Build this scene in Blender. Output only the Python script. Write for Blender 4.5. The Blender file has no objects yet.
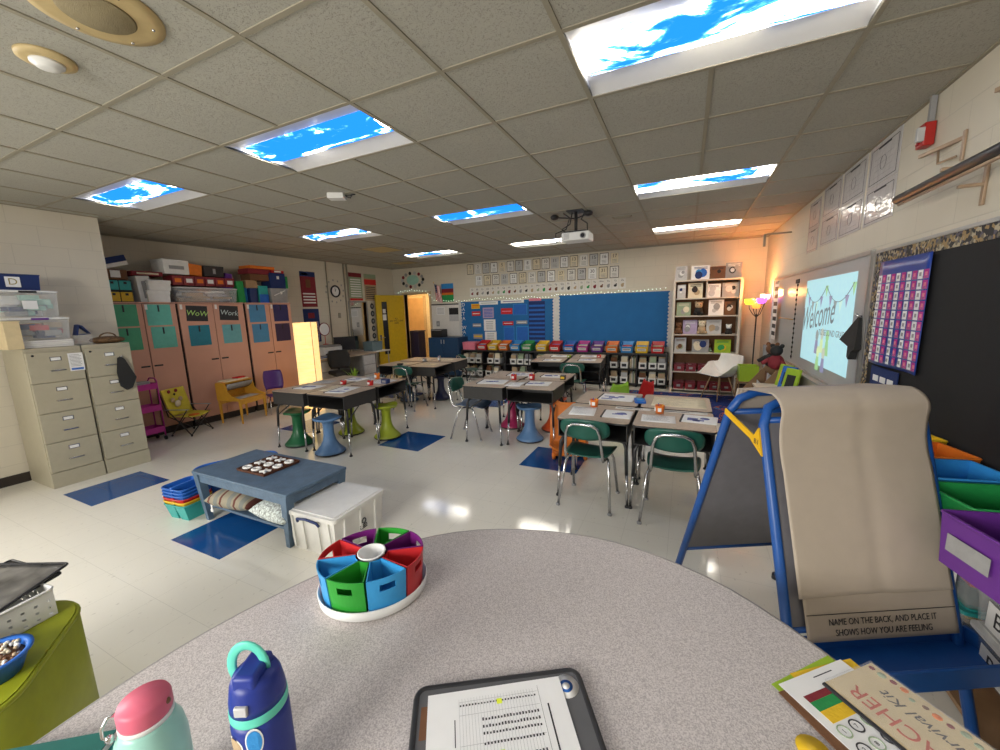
import bpy, bmesh, math, random
from mathutils import Vector, Matrix
random.seed(7)
PI = math.pi
SC = bpy.context.scene
COL = SC.collection

# ---------------------------------------------------------------- camera, world, exposure
cam_d = bpy.data.cameras.new('camera')
cam_d.sensor_fit = 'HORIZONTAL'; cam_d.sensor_width = 36.0
cam_d.lens = 391.03 / 1000 * 36.0
cam_d.clip_start = 0.02; cam_d.clip_end = 60
cam = bpy.data.objects.new('camera', cam_d); COL.objects.link(cam)
cam.matrix_world = Matrix((
    (0.90446046, -0.04520679, 0.42415519, 0.0),
    (0.4256726, 0.15967217, -0.89067819, 0.0),
    (-0.02746108, 0.98613445, 0.16366045, 1.64),
    (0, 0, 0, 1)))
SC.camera = cam

world = bpy.data.worlds.new('world'); SC.world = world
world.use_nodes = True
world.node_tree.nodes['Background'].inputs[0].default_value = (0.6, 0.7, 0.9, 1)
world.node_tree.nodes['Background'].inputs[1].default_value = 0.02

SC.view_settings.view_transform = 'Standard'
SC.view_settings.look = 'None'
SC.view_settings.gamma = 1.0
SC.view_settings.use_curve_mapping = False
SC.view_settings.exposure = 0.0
LENS_POWER = 2.3           # multiplies what every ceiling light gives off

# fill lights for the near room, with unseen windows added for them: one in the back wall, one in the left wall
BWIN, LWIN = (-2.6, -0.6), (-2.1, -0.2)      # x span, y span; both from 1.0 m to 2.45 m
FILL_B, FILL_L = 255.0, 215.0
for nm_, size, e, loc, rot in (('fill_back', 2.0, FILL_B, (-1.6, -3.0, 2.0), (math.radians(62), 0, 0)), ('fill_left', 1.9, FILL_L, (-6.75, -1.15, 2.0), (math.radians(62), 0, -math.pi / 2))):
    ld = bpy.data.lights.new(nm_, 'AREA'); ld.shape = 'RECTANGLE'; ld.size = size; ld.size_y = 1.45; ld.energy = e; ld.color = (1.0, 0.97, 0.92)
    lo = bpy.data.objects.new(nm_, ld); COL.objects.link(lo); lo.location = loc; lo.rotation_euler = rot

# ---------------------------------------------------------------- materials
MATS = {}
def mat(name, col=(0.5, 0.5, 0.5), rough=0.5, metal=0.0, var=0.06, scale=18.0, bump=0.0, bscale=80.0,
        spec=0.5, emit=None, estr=0.0, alpha=1.0, trans=0.0, ior=1.45, sheen=0.0):
    if name in MATS: return MATS[name]
    m = bpy.data.materials.new(name); m.use_nodes = True
    nt = m.node_tree; b = nt.nodes['Principled BSDF']
    b.inputs['Roughness'].default_value = rough
    b.inputs['Metallic'].default_value = metal
    b.inputs['Specular IOR Level'].default_value = spec
    b.inputs['IOR'].default_value = ior
    b.inputs['Transmission Weight'].default_value = trans
    b.inputs['Alpha'].default_value = alpha
    if sheen: b.inputs['Sheen Weight'].default_value = sheen
    tc = nt.nodes.new('ShaderNodeTexCoord')
    n = nt.nodes.new('ShaderNodeTexNoise'); n.inputs['Scale'].default_value = scale; n.inputs['Detail'].default_value = 3
    nt.links.new(tc.outputs['Object'], n.inputs['Vector'])
    r = nt.nodes.new('ShaderNodeValToRGB')
    r.color_ramp.elements[0].position = 0.3; r.color_ramp.elements[1].position = 0.7
    c0 = [max(0, c * (1 - var)) for c in col]; c1 = [min(1, c * (1 + var)) for c in col]
    r.color_ramp.elements[0].color = (*c0, 1); r.color_ramp.elements[1].color = (*c1, 1)
    nt.links.new(n.outputs['Fac'], r.inputs['Fac'])
    nt.links.new(r.outputs['Color'], b.inputs['Base Color'])
    if bump:
        n2 = nt.nodes.new('ShaderNodeTexNoise'); n2.inputs['Scale'].default_value = bscale
        nt.links.new(tc.outputs['Object'], n2.inputs['Vector'])
        bp = nt.nodes.new('ShaderNodeBump'); bp.inputs['Strength'].default_value = bump; bp.inputs['Distance'].default_value = 0.01
        nt.links.new(n2.outputs['Fac'], bp.inputs['Height']); nt.links.new(bp.outputs['Normal'], b.inputs['Normal'])
    if emit is not None:
        b.inputs['Emission Color'].default_value = (*emit, 1); b.inputs['Emission Strength'].default_value = estr
    MATS[name] = m
    return m

def mathn(nt, op, a, b=None, c=None):
    n = nt.nodes.new('ShaderNodeMath'); n.operation = op
    for i, v in enumerate((a, b, c)):
        if v is None: continue
        if isinstance(v, (int, float)): n.inputs[i].default_value = v
        else: nt.links.new(v, n.inputs[i])
    return n.outputs[0]

def block_mat(name, col, bw=0.4064, bh=0.2032, axis='X'):
    """painted concrete block: joints as bump and a slightly darker line"""
    m = mat(name, col, rough=0.55, var=0.03, scale=2.0)
    nt = m.node_tree; b = nt.nodes['Principled BSDF']
    tc = [n for n in nt.nodes if n.type == 'TEX_COORD'][0]
    sx = nt.nodes.new('ShaderNodeSeparateXYZ'); nt.links.new(tc.outputs['Object'], sx.inputs[0])
    cb = nt.nodes.new('ShaderNodeCombineXYZ')
    nt.links.new(sx.outputs[axis], cb.inputs['X']); nt.links.new(sx.outputs['Z'], cb.inputs['Y'])
    br = nt.nodes.new('ShaderNodeTexBrick')
    br.inputs['Scale'].default_value = 1.0
    br.inputs['Brick Width'].default_value = bw; br.inputs['Row Height'].default_value = bh
    br.inputs['Mortar Size'].default_value = 0.004; br.inputs['Mortar Smooth'].default_value = 0.6
    nt.links.new(cb.outputs[0], br.inputs['Vector'])
    ramp = [n for n in nt.nodes if n.type == 'VALTORGB'][0]
    mix = nt.nodes.new('ShaderNodeMix'); mix.data_type = 'RGBA'
    nt.links.new(br.outputs['Fac'], mix.inputs['Factor'])
    nt.links.new(ramp.outputs['Color'], mix.inputs['A'])
    mix.inputs['B'].default_value = (col[0]*0.88, col[1]*0.88, col[2]*0.88, 1)
    nt.links.new(mix.outputs['Result'], b.inputs['Base Color'])
    n2 = nt.nodes.new('ShaderNodeTexNoise'); n2.inputs['Scale'].default_value = 60
    nt.links.new(tc.outputs['Object'], n2.inputs['Vector'])
    h = mathn(nt, 'SUBTRACT', mathn(nt, 'MULTIPLY', n2.outputs['Fac'], 0.18), br.outputs['Fac'])
    bp = nt.nodes.new('ShaderNodeBump'); bp.inputs['Strength'].default_value = 0.25; bp.inputs['Distance'].default_value = 0.004
    nt.links.new(h, bp.inputs['Height']); nt.links.new(bp.outputs['Normal'], b.inputs['Normal'])
    return m

# basic palette
mat('black_plastic', (0.02, 0.02, 0.022), 0.4)
mat('dark_metal', (0.03, 0.03, 0.032), 0.35, 0.3)
mat('chrome', (0.55, 0.55, 0.56), 0.22, 1.0, var=0.03)
mat('white_plastic', (0.75, 0.75, 0.73), 0.35, var=0.02)
mat('offwhite_paper', (0.72, 0.70, 0.66), 0.8, var=0.03)
mat('white_paper', (0.8, 0.8, 0.79), 0.8, var=0.02)
mat('grey_plastic', (0.3, 0.3, 0.31), 0.5)
mat('ink', (0.03, 0.03, 0.035), 0.7)
mat('green_plastic', (0.012, 0.085, 0.062), 0.35)
mat('cobalt', (0.01, 0.075, 0.30), 0.35)
mat('beige_metal', (0.42, 0.385, 0.285), 0.42, 0.0, var=0.03)
mat('clear_plastic', (0.85, 0.87, 0.88), 0.12, alpha=0.16, var=0.01)
mat('clear_film', (0.9, 0.9, 0.92), 0.08, alpha=0.10, var=0.01)
mat('cardboard', (0.36, 0.23, 0.12), 0.8)
PAL = dict(red=(0.55, 0.02, 0.02), orange=(0.72, 0.18, 0.02), yellow=(0.75, 0.48, 0.02), green=(0.02, 0.28, 0.07), blue=(0.02, 0.13, 0.5),
           skyblue=(0.03, 0.25, 0.6), purple=(0.13, 0.03, 0.25), magenta=(0.45, 0.03, 0.25), pink=(0.7, 0.2, 0.28), teal=(0.03, 0.35, 0.33),
           navy=(0.012, 0.03, 0.13), lime=(0.33, 0.5, 0.03), brown=(0.16, 0.07, 0.03), white=(0.75, 0.75, 0.73), grey=(0.3, 0.3, 0.3),
           cream=(0.7, 0.62, 0.45), black=(0.02, 0.02, 0.02), lilac=(0.42, 0.33, 0.5), sage=(0.3, 0.38, 0.25), tan=(0.45, 0.33, 0.2), silver=(0.5, 0.5, 0.5),
           maroon=(0.22, 0.02, 0.03), mint=(0.35, 0.62, 0.52), paleblue=(0.4, 0.55, 0.68))
for k, v in PAL.items():
    mat('p_' + k, v, 0.38, var=0.04); mat('c_' + k, v, 0.75, var=0.08, bump=0.15, bscale=120)   # plastic / card and cloth

# ---------------------------------------------------------------- mesh builder
class MB:
    def __init__(s): s.bm = bmesh.new(); s.mats = []
    def mi(s, m):
        m = MATS[m] if isinstance(m, str) else m
        if m not in s.mats: s.mats.append(m)
        return s.mats.index(m)
    def _fin(s, faces, m, smooth):
        i = s.mi(m)
        for f in faces: f.material_index = i; f.smooth = smooth
    def face(s, pts, m, smooth=False):
        vs = [s.bm.verts.new(p) for p in pts]
        f = s.bm.faces.new(vs); s._fin([f], m, smooth); return f
    def hexa(s, p, m):
        """p: 8 corners, bottom four (ccw) then top four"""
        vs = [s.bm.verts.new(q) for q in p]
        fs = [s.bm.faces.new([vs[i] for i in q]) for q in ((3, 2, 1, 0), (4, 5, 6, 7), (0, 1, 5, 4), (1, 2, 6, 5), (2, 3, 7, 6), (3, 0, 4, 7))]
        s._fin(fs, m, False); return fs
    def box(s, lo, hi, m, bevel=0.0, seg=2, rot=None, piv=None):
        x0, y0, z0 = [min(a, b) for a, b in zip(lo, hi)]; x1, y1, z1 = [max(a, b) for a, b in zip(lo, hi)]
        fs = s.hexa([(x0, y0, z0), (x1, y0, z0), (x1, y1, z0), (x0, y1, z0), (x0, y0, z1), (x1, y0, z1), (x1, y1, z1), (x0, y1, z1)], m)
        vs = list({v for f in fs for v in f.verts})
        if bevel:
            es = list({e for f in fs for e in f.edges})
            r = bmesh.ops.bevel(s.bm, geom=es, offset=bevel, segments=seg, affect='EDGES', profile=0.5)
            i = s.mi(m)
            for f in r['faces']: f.material_index = i; f.smooth = True
            vs = list({v for f in r['faces'] for v in f.verts} | {v for v in vs if v.is_valid})
        if rot is not None:
            p = Vector(piv) if piv is not None else Vector(((x0 + x1) / 2, (y0 + y1) / 2, (z0 + z1) / 2))
            bmesh.ops.rotate(s.bm, verts=vs, cent=p, matrix=Matrix.Rotation(rot[1], 3, rot[0]))
        return vs
    def taper(s, c, bot, top, z0, z1, m, wall=0.0, floor=0.01):
        """tapered box centred on c; bot/top = (wx, wy); wall > 0 makes it an open tub"""
        cx, cy = c
        def ring(w, z): return [(cx - w[0] / 2, cy - w[1] / 2, z), (cx + w[0] / 2, cy - w[1] / 2, z), (cx + w[0] / 2, cy + w[1] / 2, z), (cx - w[0] / 2, cy + w[1] / 2, z)]
        if not wall: s.hexa(ring(bot, z0) + ring(top, z1), m); return
        t = 2 * wall
        rs = [ring(bot, z0), ring(top, z1), ring((top[0] - t, top[1] - t), z1), ring((bot[0] - t, bot[1] - t), z0 + floor)]
        vs = [[s.bm.verts.new(p) for p in r] for r in rs]
        fs = [s.bm.faces.new(vs[0][::-1]), s.bm.faces.new(vs[3])]
        for a, b in ((0, 1), (1, 2), (2, 3)):
            for i in range(4):
                j = (i + 1) % 4; fs.append(s.bm.faces.new([vs[a][i], vs[a][j], vs[b][j], vs[b][i]]))
        s._fin(fs, m, False)
    def lathe(s, prof, m, n=24, c=(0, 0, 0), smooth=True, sx=1.0, sy=1.0, a0=0.0):
        rings = []
        for r, z in prof:
            if r < 1e-5: rings.append([s.bm.verts.new((c[0], c[1], c[2] + z))])
            else: rings.append([s.bm.verts.new((c[0] + r * sx * math.cos(a0 + 2 * PI * k / n), c[1] + r * sy * math.sin(a0 + 2 * PI * k / n), c[2] + z)) for k in range(n)])
        fs = []
        for a, b in zip(rings[:-1], rings[1:]):
            for k in range(n):
                j = (k + 1) % n
                if len(a) == 1 and len(b) == 1: continue
                if len(a) == 1: fs.append(s.bm.faces.new([a[0], b[j], b[k]]))
                elif len(b) == 1: fs.append(s.bm.faces.new([a[k], a[j], b[0]]))
                else: fs.append(s.bm.faces.new([a[k], a[j], b[j], b[k]]))
        if len(rings[0]) > 1: fs.append(s.bm.faces.new(rings[0][::-1]))
        if len(rings[-1]) > 1: fs.append(s.bm.faces.new(rings[-1]))
        s._fin(fs, m, smooth)
        return [v for r in rings for v in r]
    def ball(s, c, r, m, n=16, k=10, sz=1.0, sx=1.0, sy=1.0):
        return s.lathe([(r * math.sin(PI * i / k), -r * sz * math.cos(PI * i / k)) for i in range(k + 1)], m, n, c, True, sx, sy)
    def tube(s, pts, r, m, n=8, closed=False, flat=1.0):
        pts = [Vector(p) for p in pts]; rings = []; up = None
        rr = r if isinstance(r, (list, tuple)) else [r] * len(pts)
        N = len(pts)
        for i, p in enumerate(pts):
            if closed: t = (pts[(i + 1) % N] - pts[i - 1])
            else: t = pts[min(i + 1, N - 1)] - pts[max(i - 1, 0)]
            t.normalize()
            if up is None:
                up = Vector((0, 0, 1)) if abs(t.z) < 0.9 else Vector((1, 0, 0))
            a = t.cross(up); a.normalize(); b = a.cross(t); b.normalize(); up = b
            rings.append([s.bm.verts.new(p + (a * math.cos(2 * PI * k / n) + b * math.sin(2 * PI * k / n) * flat) * rr[i]) for k in range(n)])
        fs = []
        pairs = list(zip(rings[:-1], rings[1:]))
        if closed: pairs.append((rings[-1], rings[0]))
        for a, b in pairs:
            for k in range(n):
                j = (k + 1) % n; fs.append(s.bm.faces.new([a[k], a[j], b[j], b[k]]))
        if not closed: fs.append(s.bm.faces.new(rings[0][::-1])); fs.append(s.bm.faces.new(rings[-1]))
        s._fin(fs, m, True)
        return [v for r_ in rings for v in r_]
    def prism(s, poly, z0, z1, m, smooth=False, f=None):
        """extrude polygon (x,y); f maps (x,y,z) to a point"""
        f = f or (lambda x, y, z: (x, y, z))
        a = [s.bm.verts.new(f(x, y, z0)) for x, y in poly]; b = [s.bm.verts.new(f(x, y, z1)) for x, y in poly]
        fs = [s.bm.faces.new(a[::-1]), s.bm.faces.new(b)]; n = len(poly)
        s._fin(fs, m, False); side = []
        for i in range(n):
            j = (i + 1) % n; side.append(s.bm.faces.new([a[i], a[j], b[j], b[i]]))
        s._fin(side, m, smooth)
    def sheet(s, fn, nu, nv, m, t=0.0, smooth=True):
        """grid surface fn(u,v)->point, thickened by t along its normals"""
        P = [[Vector(fn(i / nu, j / nv)) for j in range(nv + 1)] for i in range(nu + 1)]
        g = [[s.bm.verts.new(p) for p in r] for r in P]; fs = []
        for i in range(nu):
            for j in range(nv): fs.append(s.bm.faces.new([g[i][j], g[i + 1][j], g[i + 1][j + 1], g[i][j + 1]]))
        if t:
            def nor(i, j):
                a = P[min(i + 1, nu)][j] - P[max(i - 1, 0)][j]; b = P[i][min(j + 1, nv)] - P[i][max(j - 1, 0)]
                n = a.cross(b); n.normalize(); return n
            h = [[s.bm.verts.new(P[i][j] - nor(i, j) * t) for j in range(nv + 1)] for i in range(nu + 1)]
            for i in range(nu):
                for j in range(nv): fs.append(s.bm.faces.new([h[i][j + 1], h[i + 1][j + 1], h[i + 1][j], h[i][j]]))
            for i in range(nu):
                fs.append(s.bm.faces.new([g[i + 1][0], g[i][0], h[i][0], h[i + 1][0]])); fs.append(s.bm.faces.new([g[i][nv], g[i + 1][nv], h[i + 1][nv], h[i][nv]]))
            for j in range(nv):
                fs.append(s.bm.faces.new([g[0][j], g[0][j + 1], h[0][j + 1], h[0][j]])); fs.append(s.bm.faces.new([g[nu][j + 1], g[nu][j], h[nu][j], h[nu][j + 1]]))
        s._fin(fs, m, smooth)
    def build(s, name, parent=None, loc=None, rotz=None):
        bmesh.ops.recalc_face_normals(s.bm, faces=s.bm.faces[:])
        me = bpy.data.meshes.new(name); s.bm.to_mesh(me); s.bm.free()
        for m in s.mats: me.materials.append(m)
        o = bpy.data.objects.new(name, me); COL.objects.link(o)
        if parent is not None: o.parent = parent
        if loc is not None: o.location = loc
        if rotz is not None: o.rotation_euler = (0, 0, rotz)
        return o

def tag(o, label, cat, group=None, kind=None):
    o['label'] = label; o['category'] = cat
    if group: o['group'] = group
    if kind: o['kind'] = kind
    return o
def thing(name, label, cat, loc=(0, 0, 0), rotz=0.0, group=None):
    o = bpy.data.objects.new(name, None); COL.objects.link(o); o.empty_display_size = 0.05
    o.location = loc; o.rotation_euler = (0, 0, rotz)
    return tag(o, label, cat, group)
def struct(name, mb, parent=None):
    o = mb.build(name, parent)
    if parent is None: o['kind'] = 'structure'
    return o
def kids(o): return [c for c in bpy.data.objects if c.parent == o]
def dup(o, loc=None, rotz=None, label=None, parent=None):
    c = o.copy(); COL.objects.link(c)
    if parent is not None: c.parent = parent
    if loc is not None: c.location = loc
    if rotz is not None: c.rotation_euler = (0, 0, rotz)
    if label: c['label'] = label
    for ch in kids(o): dup(ch, parent=c)
    return c
def text(s, size, m, parent=None, loc=(0, 0, 0), rot=(PI / 2, 0, 0), name='lettering', align='CENTER', shear=0.0, ext=0.0006, sx=1.0):
    cu = bpy.data.curves.new(name, 'FONT'); cu.body = s; cu.size = size; cu.align_x = align; cu.align_y = 'CENTER'; cu.shear = shear
    cu.extrude = ext; cu.resolution_u = 3
    t = bpy.data.objects.new('tmp', cu); COL.objects.link(t)
    me = bpy.data.meshes.new_from_object(t); bpy.data.objects.remove(t)
    me.materials.clear(); me.materials.append(MATS[m] if isinstance(m, str) else m)
    for p in me.polygons: p.material_index = 0
    o = bpy.data.objects.new(name, me); COL.objects.link(o)
    if parent is not None: o.parent = parent
    o.location = loc; o.rotation_euler = rot; o.scale = (sx, 1, 1)
    return o
def rrect(w, d, r, n=5, cx=0, cy=0):
    out = []
    for (x, y, a) in ((w / 2 - r, d / 2 - r, 0), (-w / 2 + r, d / 2 - r, PI / 2), (-w / 2 + r, -d / 2 + r, PI), (w / 2 - r, -d / 2 + r, 1.5 * PI)):
        for k in range(n + 1): out.append((cx + x + r * math.cos(a + PI / 2 * k / n), cy + y + r * math.sin(a + PI / 2 * k / n)))
    return out
def lerp(a, b, t): return a + (b - a) * t

# ---------------------------------------------------------------- the room
XR, XL, XA, YF, YB, ZC = 1.28, -6.2, -7.35, 8.75, -2.4, 2.82
G0X, G0Y, GU = -0.55, 1.849, 0.6096
FIX = [(i, j) for j in (-4, 0, 4, 8) for i in (0, -4, -8)]

wallX = block_mat('wall_paint_x', (0.64, 0.59, 0.485), axis='X')
wallY = block_mat('wall_paint_y', (0.64, 0.59, 0.485), axis='Y')

# floor: glossy vinyl tile with two-foot blue squares
def floor_mat(name, c0, c1, rough):
    m = bpy.data.materials.new(name); m.use_nodes = True; nt = m.node_tree; b = nt.nodes['Principled BSDF']
    tc = nt.nodes.new('ShaderNodeTexCoord')
    sp = nt.nodes.new('ShaderNodeSeparateXYZ'); nt.links.new(tc.outputs['Object'], sp.inputs[0])
    def seam(o, off):
        f = mathn(nt, 'FRACT', mathn(nt, 'MULTIPLY', mathn(nt, 'ADD', o, off), 1 / 0.3048))
        d = mathn(nt, 'ABSOLUTE', mathn(nt, 'SUBTRACT', f, 0.5))
        return mathn(nt, 'GREATER_THAN', d, 0.4955)
    sm = mathn(nt, 'MAXIMUM', seam(sp.outputs['X'], 30.0 + 0.22), seam(sp.outputs['Y'], 30.0 + 0.10))
    n = nt.nodes.new('ShaderNodeTexNoise'); n.inputs['Scale'].default_value = 1.1; n.inputs['Detail'].default_value = 4
    nt.links.new(tc.outputs['Object'], n.inputs['Vector'])
    mp = nt.nodes.new('ShaderNodeMapping'); mp.inputs['Scale'].default_value = (1.0, 0.45, 1)
    mp.inputs['Rotation'].default_value = (0, 0, 0.5)
    nt.links.new(tc.outputs['Object'], mp.inputs['Vector'])
    v = nt.nodes.new('ShaderNodeTexNoise'); v.inputs['Scale'].default_value = 55; v.inputs['Detail'].default_value = 3
    nt.links.new(mp.outputs[0], v.inputs['Vector'])
    fl = nt.nodes.new('ShaderNodeValToRGB'); fl.color_ramp.elements[0].position = 0.66; fl.color_ramp.elements[1].position = 0.72
    nt.links.new(v.outputs['Fac'], fl.inputs['Fac'])
    mx = nt.nodes.new('ShaderNodeMix'); mx.data_type = 'RGBA'; mx.inputs['A'].default_value = (*c0, 1); mx.inputs['B'].default_value = (*c1, 1)
    nt.links.new(n.outputs['Fac'], mx.inputs['Factor'])
    mx2 = nt.nodes.new('ShaderNodeMix'); mx2.data_type = 'RGBA'
    nt.links.new(mathn(nt, 'MULTIPLY', fl.outputs['Color'], 0.35), mx2.inputs['Factor'])
    nt.links.new(mx.outputs['Result'], mx2.inputs['A']); mx2.inputs['B'].default_value = (c0[0] * 0.45, c0[1] * 0.42, c0[2] * 0.4, 1)
    mx3 = nt.nodes.new('ShaderNodeMix'); mx3.data_type = 'RGBA'
    nt.links.new(mathn(nt, 'MULTIPLY', sm, 0.28), mx3.inputs['Factor']); nt.links.new(mx2.outputs['Result'], mx3.inputs['A'])
    mx3.inputs['B'].default_value = (c0[0] * 0.4, c0[1] * 0.4, c0[2] * 0.38, 1)
    nt.links.new(mx3.outputs['Result'], b.inputs['Base Color'])
    b.inputs['Roughness'].default_value = rough; b.inputs['Specular IOR Level'].default_value = 0.65
    wv = nt.nodes.new('ShaderNodeTexNoise'); wv.inputs['Scale'].default_value = 5; nt.links.new(tc.outputs['Object'], wv.inputs['Vector'])
    bp = nt.nodes.new('ShaderNodeBump'); bp.inputs['Strength'].default_value = 0.08; bp.inputs['Distance'].default_value = 0.01
    nt.links.new(wv.outputs['Fac'], bp.inputs['Height']); nt.links.new(bp.outputs['Normal'], b.inputs['Normal'])
    MATS[name] = m; return m
floor_mat('floor_tile', (0.78, 0.75, 0.66), (0.85, 0.82, 0.73), 0.09)
floor_mat('floor_blue', (0.006, 0.065, 0.24), (0.01, 0.09, 0.30), 0.15)
squares = [(-3.45, 3.60, -2.83, 4.21), (-1.55, 3.66, -0.93, 4.27), (-5.36, 1.38, -4.76, 1.98), (-3.44, 1.37, -2.83, 1.98),
           (-5.36, 3.62, -4.75, 4.23), (-5.36, 5.85, -4.75, 6.46), (-3.45, 5.85, -2.84, 6.46), (-1.55, 5.9, -0.94, 6.51)]
xs = sorted({XA, XR + 0.1, *[q[0] for q in squares], *[q[2] for q in squares]}); ys = sorted({YB, YF + 2.6, *[q[1] for q in squares], *[q[3] for q in squares]})
m = MB()
for x0, x1 in zip(xs[:-1], xs[1:]):
    for y0, y1 in zip(ys[:-1], ys[1:]):
        cx, cy = (x0 + x1) / 2, (y0 + y1) / 2
        blue = any(a < cx < c and b < cy < d for a, b, c, d in squares)
        m.face([(x0, y0, 0), (x1, y0, 0), (x1, y1, 0), (x0, y1, 0)], 'floor_blue' if blue else 'floor_tile')
bmesh.ops.remove_doubles(m.bm, verts=m.bm.verts[:], dist=1e-5)
m.box((XA - 0.1, YB - 0.1, -0.1), (XR + 0.1, YF + 2.6, -0.004), 'floor_tile')
struct('floor', m)

# ceiling: fissured two-foot tiles in a T-bar grid, open where the lights sit
cm = mat('ceiling_tile', (0.40, 0.39, 0.34), 0.9, var=0.03, scale=0.9)
nt = cm.node_tree; b = nt.nodes['Principled BSDF']; tc = [n for n in nt.nodes if n.type == 'TEX_COORD'][0]
vo = nt.nodes.new('ShaderNodeTexNoise'); vo.inputs['Scale'].default_value = 130; vo.inputs['Detail'].default_value = 2; vo.inputs['Distortion'].default_value = 1.2
nt.links.new(tc.outputs['Object'], vo.inputs['Vector'])
cr = nt.nodes.new('ShaderNodeValToRGB'); cr.color_ramp.elements[0].position = 0.36; cr.color_ramp.elements[1].position = 0.42
nt.links.new(vo.outputs['Fac'], cr.inputs['Fac'])
ramp = [n for n in nt.nodes if n.type == 'VALTORGB'][0]
mx = nt.nodes.new('ShaderNodeMix'); mx.data_type = 'RGBA'; nt.links.new(cr.outputs['Color'], mx.inputs['Factor'])
mx.inputs['A'].default_value = (0.30, 0.285, 0.25, 1); nt.links.new(ramp.outputs['Color'], mx.inputs['B'])
nt.links.new(mx.outputs['Result'], b.inputs['Base Color'])
bp = nt.nodes.new('ShaderNodeBump'); bp.inputs['Strength'].default_value = 0.6; bp.inputs['Distance'].default_value = 0.004
nt.links.new(cr.outputs['Color'], bp.inputs['Height']); nt.links.new(bp.outputs['Normal'], b.inputs['Normal'])
mat('grid_metal', (0.30, 0.275, 0.21), 0.6, var=0.02)
i0, i1 = -12, 3; j0, j1 = -7, 12
holes = {(i + a, j) for i, j in FIX for a in (0, 1)}
m = MB(); g = MB()
def gx(i): return min(max(G0X + i * GU, XA), XR)
def gy(j): return min(max(G0Y + j * GU, YB), YF)
for i in range(i0, i1):
    for j in range(j0, j1):
        if (i, j) in holes: continue
        if gx(i + 1) - gx(i) < 0.01 or gy(j + 1) - gy(j) < 0.01: continue
        m.face([(gx(i), gy(j), ZC), (gx(i), gy(j + 1), ZC), (gx(i + 1), gy(j + 1), ZC), (gx(i + 1), gy(j), ZC)], 'ceiling_tile')
m.box((XA - 0.1, YB - 0.1, ZC + 0.16), (XR + 0.1, YF + 0.1, ZC + 0.2), 'ceiling_tile')
struct('ceiling', m)
for i in range(i0, i1 + 1):
    x = G0X + i * GU
    if not XA < x < XR + 0.01: continue
    run = None
    for j in range(j0, j1 + 1):
        mid = (i - 1, j) in holes and (i, j) in holes and any((a + 1 == i and c == j) for a, c in FIX)
        ok = j < j1 and gy(j + 1) - gy(j) > 0.01 and not mid
        if ok and run is None: run = gy(j)
        if not ok and run is not None: g.box((x - 0.012, run, ZC - 0.006), (x + 0.012, gy(j), ZC + 0.012), 'grid_metal'); run = None
for j in range(j0, j1 + 1):
    y = G0Y + j * GU
    if not YB < y < YF: continue
    g.box((XA, y - 0.012, ZC - 0.005), (XR, y + 0.012, ZC + 0.012), 'grid_metal')
for a, b_ in (((XA, YF - 0.02), (XR, YF)), ((XR - 0.02, YB), (XR, YF)), ((XL, YB), (XL + 0.02, 2.33)), ((XA, 2.33), (XA + 0.02, YF))):
    g.box((a[0], a[1], ZC - 0.008), (b_[0], b_[1], ZC + 0.01), 'grid_metal')
struct('trim_1', g)

# walls
DX0, DX1, DZ = -7.0, -6.17, 2.12
m = MB()
m.box((DX1, YF, 0), (XR + 0.1, YF + 0.12, ZC + 0.2), wallX); m.box((XA - 0.1, YF, 0), (DX0, YF + 0.12, ZC + 0.2), wallX); m.box((DX0, YF, DZ), (DX1, YF + 0.12, ZC + 0.2), wallX)
struct('wall_far', m)
m = MB(); m.box((XR, YB, 0), (XR + 0.12, YF, ZC + 0.2), wallY); struct('wall_right', m)
m = MB(); m.box((XL - 0.12, YB, 0), (XL, 2.33, 1.0), wallY); m.box((XL - 0.12, YB, 2.45), (XL, 2.33, ZC + 0.2), wallY); m.box((XL - 0.12, YB, 1.0), (XL, LWIN[0], 2.45), wallY); m.box((XL - 0.12, LWIN[1], 1.0), (XL, 2.33, 2.45), wallY); m.box((XA, 2.21, 0), (XL - 0.12, 2.33, ZC + 0.2), wallX); struct('wall_left', m)
m = MB(); m.box((XA - 0.12, 2.21, 0), (XA, YF, ZC + 0.2), wallY); struct('wall_left_alcove', m)
m = MB(); m.box((XL - 0.12, YB - 0.12, 0), (XR + 0.12, YB, 1.0), wallX); m.box((XL - 0.12, YB - 0.12, 2.45), (XR + 0.12, YB, ZC + 0.2), wallX)
ed = [XL - 0.12, *BWIN, XR + 0.12]
for a, b in zip(ed[::2], ed[1::2]): m.box((a, YB - 0.12, 1.0), (b, YB, 2.45), wallX)
struct('wall_back', m)
mat('window_alu', (0.45, 0.45, 0.44), 0.4, 0.6)
for k, (a, b) in enumerate((BWIN, LWIN)):  # unseen windows, added to go with the fill lights
    w = bpy.data.objects.new('window_%d' % (k + 1), None); COL.objects.link(w); w['kind'] = 'structure'; w.location = ((a + b) / 2, YB - 0.06, 1.725) if k == 0 else (XL - 0.06, (a + b) / 2, 1.725); w.rotation_euler = (0, 0, 0 if k == 0 else -PI / 2); W_2, H_2 = (b - a) / 2, 0.725
    m = MB()
    for lo, hi in (((-W_2, -0.03, -H_2), (W_2, 0.03, -H_2 + 0.04)), ((-W_2, -0.03, H_2 - 0.04), (W_2, 0.03, H_2)), ((-W_2, -0.03, -H_2 + 0.04), (-W_2 + 0.04, 0.03, H_2 - 0.04)), ((W_2 - 0.04, -0.03, -H_2 + 0.04), (W_2, 0.03, H_2 - 0.04)), ((-0.02, -0.03, -H_2 + 0.04), (0.02, 0.03, H_2 - 0.04))): m.box(lo, hi, 'window_alu')
    m.build('window_frame', w)
    m = MB(); m.box((-W_2, 0.03, -H_2 - 0.03), (W_2, 0.14, -H_2), 'window_alu'); m.build('window_sill', w)
mat('baseboard', (0.03, 0.022, 0.018), 0.45)
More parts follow.
